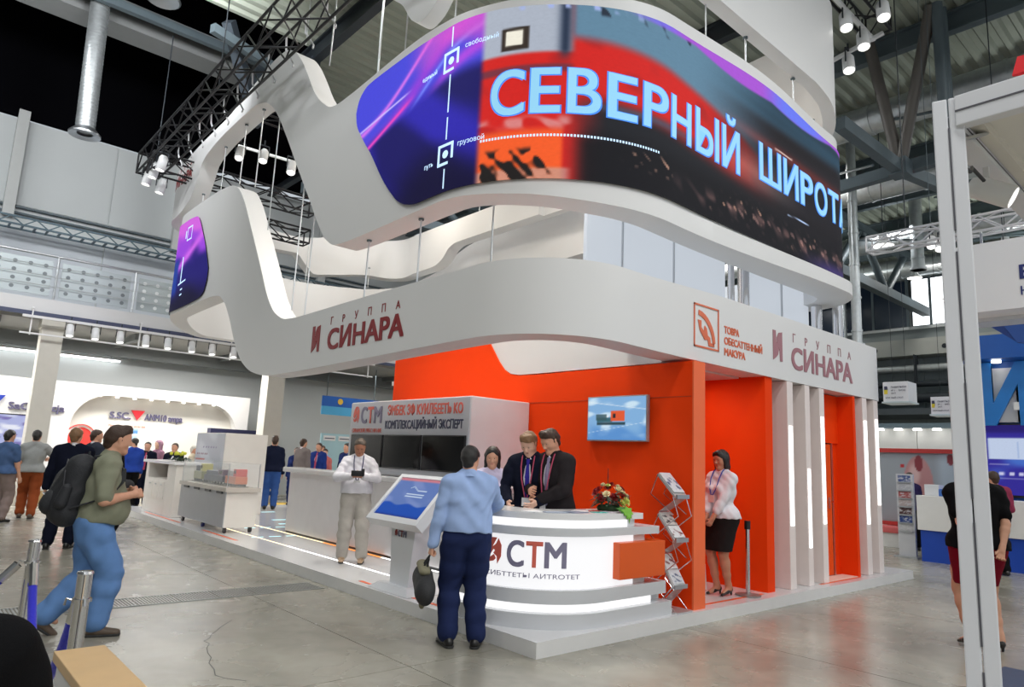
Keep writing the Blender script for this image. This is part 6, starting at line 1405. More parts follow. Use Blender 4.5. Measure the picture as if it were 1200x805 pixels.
# things in the orange niche
t = T('belt_post', 'dark retractable belt post standing before the right side of the orange niche', 'post', (3.72, .22, PZ))
MB().lathe([(.001, 0), (.15, 0), (.15, .012), (.05, .022), (.03, .03)], (3.72, .22, PZ+.004), 20).build('base', M('post_base', (.35, .34, .33), .4, .6), t, smooth=40)
MB().tube([(3.72, .22, PZ+.02), (3.72, .22, .90)], .026, 14).build('tube', CHROME, t, smooth=50); MB().tube([(3.72, .22, .90), (3.72, .22, 1.0)], .036, 14).build('belt_head', BLACK, t, smooth=50)
t = T('waste_bin', 'small white swing bin behind the hostess in the niche', 'bin', (3.35, .75, PZ))
MB().prism([(-.14, 0), (.14, 0), (.11, .30), (.04, .36), (-.10, .34)], lambda x, z: (3.42+x, .68, PZ+.01+z), lambda x, z: (3.42+x, .9, PZ+.01+z)).build('body', WHITE_GLOSS, t); MB().prism([(-.03, .30), (.07, .28), (.06, .33), (0, .345)], lambda x, z: (3.42+x, .67, PZ+.01+z), lambda x, z: (3.42+x, .68, PZ+.01+z)).build('flap', M('bin_grey', (.3, .3, .3), .4), t)
t = T('wooden_stand', 'light wooden folding stand half hidden behind the fin edge in the niche', 'stand', (3.2, .8, PZ))
WD = M('light_wood', srgb(206, 160, 96), .5, n=.15, ns=12)
for a, b in (((3.05, .85, PZ+.003), (3.5, .95, 1.62)), ((3.4, 1.15, PZ+.003), (3.1, .95, 1.55)), ((3.05, .9, .95), (3.48, .9, .80)), ((3.05, .9, 1.4), (3.46, .9, 1.28))): MB().bar(a, b, .03, .03).build('rail', WD, t)
t = T('white_pole_stand', 'thin white pole with a round foot inside the niche', 'stand', (3.2, .62, PZ)); MB().tube([(3.28, .6, PZ+.01), (3.28, .6, .62)], .016, 8).build('pole', WHITE, t); MB().sphere((3.28, .6, .64), .045, 12, 8).build('knob', WHITE, t, smooth=180); MB().lathe([(.001, 0), (.09, 0), (.08, .015), (.001, .02)], (3.28, .6, PZ+.003), 16).build('foot', WHITE, t)

# ---------------------------------------------------------------- exhibits at the left of the stand
dc = T('display_case', 'grey wheeled display case with a glass hood over model locomotives', 'display case', (.6, 9.2, PZ))
CG = M('case_grey', srgb(168, 172, 178), .4, .2, n=.05); CWH = M('case_white', srgb(232, 228, 222), .45)
MB().box(.275, .82, 8.0, 10.45, PZ+.10, .83).build('body', CWH, dc); MB().box(.262, .275, 8.0, 10.45, PZ+.10, .83).build('side_panel', CG, dc)
MB().box(.24, .85, 7.95, 10.5, .83, .90).build('table_top', M('case_top', srgb(198, 192, 184), .35), dc)
for k in range(4): MB().box(.235, .262, 8.15+k*.6, 8.4+k*.6, .79, .83).build('notch', M('case_notch', (.12, .12, .12), .6), dc)
for x, y in ((.34, 8.1), (.78, 8.1), (.34, 10.35), (.78, 10.35), (.34, 9.2)):
    w = MB().tube([(x-.02, y, PZ+.05), (x+.02, y, PZ+.05)], .048, 14).build('wheel', M('castor', (.05, .045, .05), .5) if y != 9.2 else M('castor_blue', srgb(30, 40, 120), .5), dc, smooth=50); MB().bar((x, y, PZ+.06), (x, y, PZ+.10), .05).build('fork', STEEL, w)
for a in ((.27, .82, 8.0, 8.008), (.27, .82, 10.44, 10.448), (.27, .278, 8.0, 10.448), (.812, .82, 8.0, 10.448)): MB().box(a[0], a[1], a[2], a[3], .90, 1.31).build('glass_pane', GLASS, dc)
MB().box(.265, .825, 7.995, 10.453, 1.31, 1.318).build('glass_lid', GLASS, dc)
for x, y in ((.272, 8.004), (.818, 8.004), (.272, 10.44), (.818, 10.44)): MB().bar((x, y, .9), (x, y, 1.315), .012).build('corner_trim', ALU, dc)
def loco(name, label, y0, L, h, cols):
    t = T(name, label, 'model locomotive', (.55, y0, .90)); b, c, r = cols
    MB().box(.44, .66, y0, y0+L, .955, .955+h*.5, bev=.01).build('hull', M('model_'+b[0], srgb(*b[1]), .35), t)
    MB().box(.45, .65, y0+.03*L, y0+.3*L, .955+h*.5, .955+h, bev=.012).build('cab', M('model_'+c[0], srgb(*c[1]), .35), t)
    MB().box(.47, .63, y0+.34*L, y0+.97*L, .955+h*.5, .955+h*.85, bev=.01).build('engine_hood', M('model_'+r[0], srgb(*r[1]), .35), t)
    MB().box(.449, .45, y0+.08*L, y0+.24*L, .955+h*.68, .955+h*.9).build('window', SCREENBLACK, t)
    MB().box(.42, .68, y0-.03, y0+L+.03, .902, .914).build('track', M('model_track', (.2, .18, .16), .6), t)
    for k in range(6):
        for x in (.45, .63): MB().tube([(x, y0+L*(.1+.16*k), .938), (x+.02, y0+L*(.1+.16*k), .938)], .026, 10).build('wheel', BLACK, t)
loco('model_locomotive', 'orange and red model engine at the near end of the display case', 8.12, .50, .26, (('orange', (206, 104, 50)), ('red', (206, 52, 40)), ('silver', (150, 150, 152))))
loco('model_locomotive', 'long dark blue model locomotive in the middle of the display case', 8.74, 1.0, .22, (('navy', (36, 40, 66)), ('violet', (110, 84, 110)), ('slate', (72, 80, 104))))
loco('model_locomotive', 'pale yellow and dark model engine at the far end of the display case', 9.88, .46, .30, (('olive', (150, 150, 110)), ('yellow', (206, 200, 130)), ('dark', (50, 54, 70))))
t = T('exhibit_pillar', 'tall white exhibit block with a grey printed front behind the display case', 'exhibit', (1.6, 11.5, PZ))
MB().box(1.3, 2.25, 11.25, 13.1, PZ+.004, 1.895, bev=.01).build('body', CWH, t)
def paint_pil(X, Y):
    c = np.zeros(X.shape+(3,)); c[:] = (186, 190, 198); c = mixc(c, (206, 210, 216), ss(nz2(X*3, Y*4, 4), -.2, .7)); c = mixc(c, (150, 156, 168), ss(.05-np.abs(Y-.30-.2*X*X), 0, .04)*.7); c = mixc(c, (120, 60, 84), ss(.02-np.abs(Y-.70), 0, .006)*ss(.2-np.abs(X-.25), 0, .01)*ss(np.sin(X*90), -.3, .2)); c = mixc(c, (190, 90, 70), ss(.012-np.abs(Y-.62), 0, .004)*ss(.17-np.abs(X-.2), 0, .01)); c = mixc(c, (120, 110, 150), ss(.02-np.abs(Y-.8), 0, .006)*ss(.25-np.abs(X-.5), 0, .01)*ss(np.sin(X*70), 0, .3)); return c
picture('print', plane_fn((1.295, 13.1, PZ+.2), (0, -1, 0), (0, 0, 1)), 1.85, 1.55, 50, 50, paint_pil, print_mat('pillar_print'), t)
tag(MB().box(.45, .85, 11.55, 11.95, PZ+.002, .99, bev=.01).build('orange_plinth', ORANGE2), 'orange plinth between the white desk and the display case', 'plinth')
wd = T('white_desk', 'white reception desk with an open shelf and drawers at the far left of the stand', 'desk', (.6, 12, PZ))
MB().box(.28, .95, 10.95, 11.5, PZ+.002, 1.18, bev=.008).build('tall_body', CWH, wd); MB().box(.28, .95, 11.5, 12.9, PZ+.002, .86, bev=.008).build('low_body', CWH, wd)
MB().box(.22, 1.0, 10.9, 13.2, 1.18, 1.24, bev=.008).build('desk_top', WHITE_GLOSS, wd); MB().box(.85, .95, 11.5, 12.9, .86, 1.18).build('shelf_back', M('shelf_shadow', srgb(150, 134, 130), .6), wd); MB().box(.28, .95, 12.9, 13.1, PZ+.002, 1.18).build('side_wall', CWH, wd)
for k in range(3):
    d = MB().box(.268, .28, 11.6+k*.42, 11.98+k*.42, .45, .80).build('drawer', CWH, wd); MB().tube([(.262, 11.75+k*.42, .74), (.262, 11.83+k*.42, .74)], .012, 8).build('knob', ALU, d)
t = T('desk_flowers', 'low dark green table bouquet with yellow flowers on the white desk', 'flowers', (.5, 11.4, 1.24))
mb = MB(); rg = random.Random(8)
for k in range(60):
    a = rg.uniform(0, 6.28); b = Vector((.5+rg.uniform(-.1, .1), 11.45+rg.uniform(-.4, .4), 1.25)); d = Vector((math.cos(a), math.sin(a), rg.uniform(.2, 1))).normalized()*rg.uniform(.1, .2); s_ = d.cross(Vector((0, 0, 1))).normalized()*.03
    mb.add([b, b+d*.5+s_, b+d, b+d*.5-s_], [(0, 1, 2, 3)])
tag(mb.build('foliage', LEAFD, t), kind='stuff')
for k in range(9): MB().sphere((.45+rg.uniform(-.1, .1), 11.45+rg.uniform(-.3, .3), 1.38+rg.uniform(0, .05)), .035, 8, 6).build('flower', M('flower_yellow', srgb(206, 206, 60), .5), t)
# white stand under the gallery
WS = M('stand_white', srgb(236, 234, 230), .5, n=.02)
ws = tag(T('wall_left_4', 'long white exhibition stand wall with an arched niche and two signs', 'wall', (-1, 17.9, 0)), kind='structure')
R_ = .9; ax0, ax1, az = -.55, 3.95, 2.87
inner = [(ax0, 0)]+[(ax0+R_-R_*math.cos(a), az-R_+R_*math.sin(a)) for a in np.linspace(0, math.pi/2, 9)]+[(ax1-R_+R_*math.sin(a), az-R_+R_*math.cos(a)) for a in np.linspace(0, math.pi/2, 9)]+[(ax1, 0)]
poly = [(-7, 0)]+[(-7, 3.16), (4.3, 3.16), (4.3, 0)]+inner[::-1]
MB().prism(poly, lambda x, z: (x, 17.9, z), lambda x, z: (x, 18.25, z)).build('front_board', WS, ws)
MB().box(-7, 4.3, 18.25, 18.35, 0, 3.16).build('back_board', M('stand_cream', srgb(240, 236, 226), .5, n=.01), ws)
MB().box(4.2, 4.3, 18.35, 21, 0, 3.16).build('return_board', WS, ws)
for k in range(8): MB().lathe([(.001, 0), (.05, 0), (.05, .03)], (.1+k*.45, 18.07, 2.83), 10).build('downlight', GLOW, ws)
SIGN = M('sign_violet', srgb(96, 92, 120), .4)
def sign(nm, lab, x, z, parts, w, y=17.87):
    t = T(nm, lab, 'sign', (x, y, z))
    for s, c, h, ww, xx in parts: text('lettering', s, h, plane_fn((x+xx, y, z), (1, 0, 0), (0, 0, 1)), c, t, bold=.006, depth=.04, width=ww)
    return t
t = sign('stand_sign', 'raised letter sign with a red triangle in the arched niche', .45, 2.26, (('S.SC.', SIGN, .26, .55, 0), ('ANM10 ampa', SIGN, .26, 1.05, .92)), 2, 18.23)
MB().prism([(.54, .26), (.90, .26), (.72, -.02)], lambda x, z: (.45+x, 18.25, 2.26+z), lambda x, z: (.45+x, 18.19, 2.26+z)).build('triangle', M('sign_red', srgb(206, 40, 50), .4), t)
text('small_lettering', 'Pиcomoд вс · ог.вом вя', .1, plane_fn((.46, 18.246, 2.02), (1, 0, 0), (0, 0, 1)), ORINK, t, width=.95)
t = sign('stand_sign', 'violet letter sign above the wall screen left of the pale column', -1.98, 2.32, (('SaO', SIGN, .26, .5, 0), ('Bucja', SIGN, .26, .6, .66)), 1)
MB().prism([(-.42, .34), (-.08, .36), (-.24, .12), (-.42, .14)], lambda x, z: (-1.98+x, 17.87, 2.3+z), lambda x, z: (-1.98+x, 17.84, 2.3+z)).build('blue_mark', M('sign_blue', srgb(40, 60, 160), .4), t)
def paint_lw(X, Y):
    c = np.zeros(X.shape+(3,)); c[:] = (176, 182, 226); c = mixc(c, (236, 238, 250), ss(nz2(X*5, Y*9, 3), .1, .5)); c = mixc(c, (120, 110, 176), ss(nz2(X*6, Y*12, 8), .35, .6)); c = mixc(c, (150, 84, 150), ss(X-.86, 0, .04)*.7); return c
t = T('wall_screen', 'wide pale violet screen behind the walkers at the far left', 'screen', (-2.2, 17.88, 1.8)); MB().box(-3.3, -1.08, 17.84, 17.9, .95, 2.19).build('case', BLACK, t); picture('display', plane_fn((-3.27, 17.835, .98), (1, 0, 0), (0, 0, 1)), 2.16, 1.18, 50, 30, paint_lw, attr_mat('left_screen_picture', .95), t)
t = T('round_emblem', 'red disc with a thin ring on the white stand wall', 'emblem', (-.2, 18.24, 1.65)); MB().lathe([(.001, 0), (.30, 0), (.30, .02)], (-.2, 18.24, 1.65), 32, (0, -1, 0)).build('disc', M('disc_red', srgb(226, 60, 52), .45), t)
MB().lathe([(.36, 0), (.385, 0), (.385, .02), (.36, .02)], (-.2, 18.24, 1.65), 40, (0, -1, 0)).build('ring', M('disc_red', (1, 0, 0)), t)
def paint_bp(X, Y):
    c = np.zeros(X.shape+(3,)); c[:] = (170, 200, 226); r = np.hypot(X-.9, Y-.3); return mixc(mixc(c, (90, 140, 190), ss(np.sin(r*24), 0, .5)), (236, 242, 248), ss(np.sin(r*24+2), .5, .9))
t = T('blue_poster', 'poster of pale blue swirls in the arched niche', 'poster', (1.0, 18.23, 1.6)); MB().box(.62, 1.24, 18.21, 18.25, 1.1, 2.0).build('board', WHITE, t); picture('print', plane_fn((.63, 18.205, 1.11), (1, 0, 0), (0, 0, 1)), .6, .88, 40, 50, paint_bp, print_mat('poster_print'), t)
t = T('portal_frame', 'dark navy portal frame at the right end of the white stand', 'frame', (3.9, 17.4, 0))
NVY = M('portal_navy', srgb(34, 36, 72), .5); MB().box(3.0, 4.42, 17.35, 17.65, 1.98, 2.13).build('lintel', NVY, t); MB().box(4.22, 4.42, 17.35, 17.65, 0, 1.98).build('jamb', NVY, t); MB().box(3.0, 3.1, 17.35, 17.65, 0, 1.98).build('jamb', NVY, t)
t = T('white_ledge', 'low white podium edge with a wooden front under the left wall screen', 'podium', (-2, 16.8, 0)); MB().box(-5, .2, 16.7, 17.7, 0, .30).build('front', M('podium_wood', srgb(206, 178, 130), .5), t); MB().box(-5, .2, 16.65, 17.7, .30, .36).build('top', WS, t)
tag(MB().box(-1.55, -1.3, 16.9, 17.2, .36, .95, bev=.02).build('water_cooler', M('cooler_blue', srgb(60, 150, 210), .3)), 'blue and white water bottle dispenser seen past the rust trousers', 'dispenser')
t = T('information_board', 'pale blue information board with white labels behind the talking group', 'board', (6.8, 16.5, 0))
MB().box(6.17, 7.6, 16.5, 16.56, .1, 2.17).build('board', M('board_blue', srgb(170, 206, 216), .5, n=.1, ns=2), t)
for x in (6.25, 6.78): MB().box(x, x+.42, 16.485, 16.5, 1.94, 2.1).build('label', WHITE, t)
for x in (6.25, 6.78): MB().box(x+.04, x+.38, 16.48, 16.485, 2.0, 2.03).build('label_text', NAVYINK, t)
for x in (6.25, 7.5): MB().box(x, x+.05, 16.5, 16.56, 0, .1).build('foot', STEEL, t)
t = T('hanging_banner', 'blue banner with a yellow disc above the information board', 'banner', (7.3, 17, 3.2)); MB().box(6.35, 8.5, 17.0, 17.05, 3.08, 3.42).build('upper_field', M('banner_blue', srgb(24, 92, 180), .5), t); MB().box(6.35, 8.5, 17.0, 17.05, 2.80, 3.08).build('lower_field', M('banner_cyan', srgb(80, 170, 216), .5), t); MB().lathe([(.001, 0), (.1, 0)], (7.0, 16.99, 3.26), 16, (0, -1, 0)).build('disc', M('disc_yellow', srgb(236, 190, 60), .5), t)
for x in (6.5, 8.3): MB().bar((x, 17.02, 3.42), (x, 17.02, 4.5), .02).build('hanger', STEEL, t)
tag(box('wall_left_5', 8.6, 14, 16.9, 17.1, 0, 2.8, WS), kind='structure')
tag(MB().box(4.4, 8.2, 14.6, 15.9, 0, .04).build('carpet', M('carpet_yellow', srgb(226, 190, 90), .9, b=.3)), 'yellow carpet behind the talking group', 'carpet')

# ---------------------------------------------------------------- lighting trusses of the stand
def box_truss(name, label, a, b, s, mat, step=.5, r=.025):
    a = Vector(a); b = Vector(b); d = (b-a).normalized(); sd = d.cross(Vector((0, 0, 1))).normalized(); up = Vector((0, 0, 1)); t = T(name, label, 'truss', a)
    P = lambda p, i, j: p+sd*i*s/2+up*j*s
    for i in (-1, 1):
        for j in (0, 1): MB().tube([P(a, i, j), P(b, i, j)], r, 8).build('chord', mat, t, smooth=60)
    n = max(1, int((b-a).length/step)); L = (b-a).length
    for k in range(n):
        p0 = a+d*(L*k/n); p1 = a+d*(L*(k+1)/n); 
        if k % 2: p0, p1 = p1, p0
        mb = MB()
        for i in (-1, 1): mb.tube([P(p0, i, 0), P(p1, i, 1)], r*.6, 6)
        for j in (0, 1): mb.tube([P(p0, -1, j), P(p1, 1, j)], r*.6, 6)
        mb.build('lattice', mat, t, smooth=60)
    for k in (0, n): 
        p0 = a+d*(L*k/n); mb = MB()
        for q, w in (((-1, 0), (1, 0)), ((1, 0), (1, 1)), ((1, 1), (-1, 1)), ((-1, 1), (-1, 0))): mb.tube([P(p0, *q), P(p0, *w)], r*.8, 6)
        mb.build('end_frame', mat, t, smooth=60)
    return t
bt = box_truss('lighting_truss', 'long black lighting truss running above the left ribbons', (-.5, 3.0, 7.85), (-.5, 13.25, 7.85), .48, BLACKM)
for y in (4.2, 8.6, 12.6): MB().tube([(-.5, y, 8.33), (-.5, y, 11.2)], .012, 6).build('chain', DSTEEL, bt)
MB().bar((-.6, 11.3, 7.93), (-.6, 13.25, 7.93), .05).build('lamp_rail', BLACKM, bt)
for k in range(11):
    y = 4.6+k*.72; o = MB().tube([(-.24, y+.15, 8.34), (-.2, y+.2, 8.1), (-.22, y+.02, 7.95), (-.17, y-.08, 7.78), (-.19, y-.12, 7.70)], .016, 6).build('power_cable', M('cable_white', (.62, .62, .64), .5), bt, smooth=60)
for i, (x, y, z, lab) in enumerate(((-.6, 11.6, 7.62, 'rightmost of the three lamps hanging at the left truss end'), (-.6, 12.2, 7.62, 'middle lamp of the three hanging at the left truss end'), (-.6, 12.72, 7.6, 'outermost lamp hanging at the left truss end'), (-.3, 12.7, 7.48, 'lowest lamp under the cross bar at the left truss end'))):
    spot_lamp('truss_lamp', lab, (x, y, z), (-.15, .05, -1), 1.25, 'lamps of the left truss')
box_truss('lighting_truss', 'black cross truss seen through the gap of the left ribbons', (-.7, 12.2, 7.62), (3.2, 12.2, 7.62), .4, BLACKM)
box_truss('lighting_truss', 'lower black truss behind the small violet screen', (.8, 12.6, 6.95), (3.3, 12.6, 6.95), .36, BLACKM)
box_truss('lighting_truss', 'black truss deep inside the ribbon loop', (.6, 9.4, 8.4), (3.6, 9.4, 8.4), .4, BLACKM)
wb = MB().tube([(.9, 11.4, 8.5), (2.4, 10.1, 8.0)], .035, 8).build('lamp_pipe', WHITE); tag(wb, 'white pipe carrying lamps inside the left ribbon loop', 'pipe')
for i, (x, y, z, lab) in enumerate(((.62, 10.4, 7.9, 'round lamp close under the raised upper ribbon'), (1.48, 9.63, 7.62, 'bright lamp at the right of the ribbon gap'), (1.0, 10.03, 7.85, 'white lamp hanging in the middle of the ribbon gap'), (2.6, 9.2, 7.9, 'hidden lamp inside the ribbon loop'))):
    spot_lamp('truss_lamp', lab, (x, y, z), (-.2, -.35, -1), 1.2, 'lamps inside the ribbon loop')
rt = box_truss('lighting_truss', 'black truss end with white rail above the right ribbon end', (2.0, -.0, 9.45), (8.05, -.0, 9.45), .42, BLACKM)
MB().bar((2.0, .1, 9.42), (8.1, .1, 9.42), .06).build('white_rail', WHITE, rt); MB().bar((8.0, -.1, 9.42), (8.0, 1.2, 9.2), .06).build('white_rail', WHITE, rt)
for x in (3, 7.6): MB().tube([(x, 0, 9.87), (x, 0, 11.2)], .012, 6).build('chain', DSTEEL, rt)
for i, (x, y, z, lab) in enumerate(((6.89, .1, 9.2, 'left lamp on the white rail above the right ribbon end'), (7.6, .1, 9.18, 'middle lamp on the white rail above the right ribbon end'), (7.95, .5, 9.05, 'lowest lamp beside the right ribbon end'), (7.15, -.4, 9.28, 'lamp farthest right at the right truss end'))):
    spot_lamp('truss_lamp', lab, (x, y, z), (-.25, -.15, -1), 1.35, 'lamps of the right truss')

# ---------------------------------------------------------------- right side: booth frame, banner, other stands
bf = T('booth_structure', 'pale aluminium booth structure with a post with beams at the right edge', 'booth', (-1.383, -3.53, 0))
FRM = M('frame_aluminium', srgb(228, 230, 236), .42, n=.03); GRV = M('frame_groove', (.10, .10, .12), .5)
ang = math.radians(15); 
for k in (-1, 1):
    c = Vector((-1.383+k*.026*math.sin(ang), -3.53-k*.026*math.cos(ang), 0))
    MB().box(-.024, .024, -.024, .024, 0, 3.02, Mx=Matrix.Translation(c) @ Matrix.Rotation(ang, 4, 'Z'), bev=.005).build('post_profile', FRM, bf)
for k in range(6): 
    c = Vector((-1.383-.02*math.cos(ang), -3.53-.02*math.sin(ang), 0)); MB().box(-.006, .0, -.003, .003, .1+k*.48, .5+k*.48, Mx=Matrix.Translation(c) @ Matrix.Rotation(ang, 4, 'Z')).build('groove', GRV, bf)
MB().box(-1.41, -1.36, -8, -3.56, 2.90, 3.02, bev=.004).build('front_beam', FRM, bf); MB().box(-1.412, -1.41, -8, -3.56, 2.955, 2.962).build('groove', GRV, bf)
MB().box(-1.36, 4.0, -3.57, -3.49, 2.90, 2.97, bev=.004).build('side_beam', FRM, bf); MB().box(-1.36, 4.0, -3.62, -3.575, 2.93, 2.97).build('inner_rail', M('frame_inner', srgb(226, 222, 214), .5), bf); MB().box(-1.36, 4.0, -3.572, -3.57, 2.92, 2.925).build('groove', GRV, bf)
MB().box(-1.36, 4.0, -8, -3.62, 2.97, 3.0).build('ceiling_cloth', M('booth_cloth', srgb(232, 230, 226), .7), bf)
mb = MB()
for k in range(14): MB().box(-1.30+.0*k, -1.285, -3.74-k*.06, -3.705-k*.06, 2.962, 2.969).build('cable_dash', NAVYINK, bf)
MB().bar((-1.36, -3.55, 2.86), (-1.2, -3.60, 2.93), .03, .012).build('corner_brace', ALU, bf)
fs = spot_lamp('booth_floodlight', 'white cylinder floodlight clamped under the booth side beam', (-.93, -3.55, 2.79), (.15, -.85, -.50), .62, body=LAMPW, stem=False)
MB().bar((-.93, -3.535, 2.82), (-.93, -3.535, 2.90), .02).build('bracket', LAMPW, fs)
MB().tube([(-1.33, -3.53, 2.88), (-1.31, -3.52, 2.83), (-1.26, -3.53, 2.80), (-1.18, -3.54, 2.80), (-1.12, -3.53, 2.84), (-1.0, -3.54, 2.82)], .008, 6).build('cable', BLACK, fs)
tag(MB().box(1.6, 3.37, -7, -2.42, .001, .012).build('carpet', M('carpet_slate', srgb(74, 84, 110), .9, n=.12, b=.4, bs=200)), 'slate blue booth carpet at the lower right corner', 'carpet')
bx = MB(); n = 10
tag(MB().add([(.35, -3.40-.05*i, 3.93+.012*math.sin(i*1.3)-.01*i) for i in range(n)]+[(.36, -3.43-.05*i, 4.04-.012*i+.01*math.sin(i)) for i in range(n)]+[(.37, -3.40-.05*i, 3.93-.01*i) for i in range(n)]+[(.38, -3.43-.05*i, 4.04-.012*i) for i in range(n)], [(i, i+1, n+i+1, n+i) for i in range(n-1)]+[(2*n+i, 3*n+i, 3*n+i+1, 2*n+i+1) for i in range(n-1)]+[(i, 2*n+i, 2*n+i+1, i+1) for i in range(n-1)]+[(n+i, n+i+1, 3*n+i+1, 3*n+i) for i in range(n-1)]+[(0, n, 3*n, 2*n)]).build('red_flag', M('flag_red', srgb(214, 30, 40), .7)), 'red cloth corner hanging at the upper right edge', 'flag')
MB().tube([(.36, -3.6, 4.0), (.36, -3.6, 11.2)], .006, 5).build('flag_cord', DSTEEL, bpy.data.objects['red_flag'])
# white hanging banner with a truss above it
t = T('hanging_banner', 'white box banner with navy letters hung from a white truss', 'banner', (8, -1.9, 4.6))
MB().box(8, 8.5, -4.2, -.95, 4.16, 5.24).build('box', M('banner_white', srgb(240, 240, 240), .5, n=.01), t); MB().box(8.5, 9, -4.2, -.9, 4.1, 4.16).build('under_board', M('banner_grey', srgb(206, 210, 214), .5), t)
text('lettering', 'ЕВРО', .30, plane_fn((7.99, -1.80, 4.60), (0, -1, 0), (0, 0, 1)), M('banner_navy', srgb(44, 56, 120), .5), t, bold=.01); text('lettering', 'НОРД', .2, plane_fn((7.99, -1.80, 4.35), (0, -1, 0), (0, 0, 1)), M('banner_navy', (0, 0, 0)), t)
for y in (-1.3, -3.8): MB().bar((8.25, y, 5.24), (8.25, y, 5.5), .03).build('hanger', ALU, t)
w = box_truss('white_truss', 'slim white truss above the white box banner', (8.3, -5, 5.5), (8.3, .4, 5.5), .26, M('truss_white', (.7, .7, .72), .4, .3), .32, .022)
for y in (-4.5, -.2): MB().tube([(8.3, y, 5.76), (8.3, y, 11.2)], .01, 6).build('chain', DSTEEL, w)
for i, (x, y, z) in enumerate(((9.6, -.2, 5.9), (9.2, -.45, 5.7))): 
    s_ = spot_lamp('truss_lamp', ['upper bright lamp left of the booth post', 'lower bright lamp left of the booth post'][i], (x, y, z), (-.6, -.1, -.8), 1.0); MB().tube([(x, y, z+.3), (x, y, 11.2)], .005, 5).build('cord', STEEL, s_)
t = T('blue_pennant', 'folded dark blue pennant board under the white banner', 'banner', (9.6, -1.2, 4.2)); MB().prism([(-.55, 4.62), (-1.5, 4.6), (-1.5, 3.95), (-1.3, 3.98)], lambda y, z: (10.0, y, z), lambda y, z: (10.1, y, z)).build('board', M('pennant_blue', srgb(36, 68, 140), .5), t); MB().prism([(-.95, 4.61), (-1.5, 4.6), (-1.5, 3.95), (-1.3, 3.98)], lambda y, z: (9.98, y, z), lambda y, z: (10.0, y, z)).build('fold', M('pennant_blue_light', srgb(52, 92, 170), .5), t); MB().tube([(10.05, -1.2, 4.6), (10.05, -1.2, 11.2)], .01, 5).build('cord', DSTEEL, t)
# blue stand with cut-out letters
bs = T('blue_stand', 'blue exhibition stand with a giant cut-out letter and a violet screen', 'stand', (13, -2, 0))
BLU = M('stand_blue', srgb(30, 104, 190), .45, n=.06); LWHT = M('stand_panel_white', srgb(238, 238, 236), .45)
MB().box(13.2, 13.4, -6, .35, 0, 4.55).build('back_wall', BLU, bs); MB().box(12.6, 13.2, -6, .40, 4.12, 4.62).build('canopy', M('canopy_blue', srgb(26, 90, 176), .4), bs)
for k, y in enumerate((-.02, -.72, -1.45, -2.2, -3.0)): MB().box(13.12, 13.2, y-.58, y-.04+.2, 2.84, 3.98).build('white_panel', LWHT, bs)
vs, fs = text_geo('И', 1.72, bold=.05, depth=.08); MB().add([(13.02-v.z, .10-v.x*.78, 2.80+v.y) for v in vs], fs).build('giant_letter', M('letter_blue', srgb(38, 126, 206), .4, n=.15, ns=1), bs)
vs, fs = text_geo('Н', 1.72, bold=.05, depth=.08); MB().add([(13.02-v.z, -.95-v.x*.78, 2.80+v.y) for v in vs], fs).build('giant_letter', M('letter_blue', (0, 0, 0)), bs)
for y in (-.05, -.55, -1.2): MB().box(12.98, 13.0, y-.14, y+.02, 3.08, 3.24).build('small_mark', LWHT, bs)
for y in (-.3, -1.0, -1.7): MB().lathe([(.001, 0), (.09, 0), (.09, .04)], (12.9, y, 4.07), 12).build('downlight', GLOW, bs)
def paint_bs(X, Y):
    c = np.zeros(X.shape+(3,)); c[:] = (52, 44, 150); c = mixc(c, (70, 110, 200), ss(nz2(X*3, Y*4, 2), .1, .7)*ss(X, .05, .2)); c = mixc(c, (40, 30, 110), ss(Y-.86, 0, .06))
    c = mixc(c, (196, 210, 236), ss(.16-np.abs(Y-.66), 0, .01)*ss(X-.10, 0, .01)); c = mixc(c, (30, 60, 160), ss(.05-np.abs(Y-.70), 0, .02)*ss(.05-np.abs(X-.42), 0, .01)); c = mixc(c, (80, 120, 190), ss(.004-np.abs(X-.27), 0, .002)*ss(.12-np.abs(Y-.64), 0, .01))
    c = mixc(c, (214, 214, 240), ss(.02-np.abs(Y-.30), 0, .005)*ss(np.sin(X*120), -.2, .2)*ss(X-.12, 0, .02)); c = mixc(c, (190, 190, 230), ss(.008-np.abs(Y-.24), 0, .003)*ss(X-.14, 0, .01)); return mixc(c, (220, 220, 240), ss(.008-np.abs(Y-.44), 0, .003)*ss(.06-np.abs(X-.16), 0, .01))
picture('screen', plane_fn((13.1, .33, 1.35), (0, -1, 0), (0, 0, 1)), 3.2, 1.43, 120, 60, paint_bs, attr_mat('blue_stand_picture', .9), bs); MB().box(13.11, 13.2, -2.9, .36, 1.3, 2.81).build('screen_case', BLACK, bs)
bc = T('booth_counter', 'white booth counter with a blue base behind the woman in black', 'counter', (11.5, -.5, 0))
MB().box(11.3, 12.0, -2.6, .84, .60, 1.27, bev=.01).build('upper_body', LWHT, bc); MB().box(11.34, 11.96, -2.56, .80, 0, .60).build('blue_base', M('base_blue', srgb(24, 72, 180), .5), bc)
for i, (y, c, lab) in enumerate(((.6, (230, 232, 236), 'white printer box on the booth counter'), (.35, (60, 110, 190), 'blue folder pile on the booth counter'))): tag(MB().box(11.45, 11.75, y-.13, y+.13, 1.272, 1.272+(.22 if i == 0 else .14), bev=.01).build('counter_item', M('item_%d' % i, srgb(*c), .5)), lab, 'office item')
bro = T('brochure_stand', 'tall slim silver brochure stand left of the booth counter', 'brochure stand', (11.75, 1.2, 0)); MB().box(11.7, 11.78, 1.02, 1.34, .02, 1.68).build('back_panel', M('bro_silver', (.72, .73, .76), .35, .3), bro); MB().box(11.55, 11.95, .95, 1.40, 0, .03).build('foot', ALU, bro)
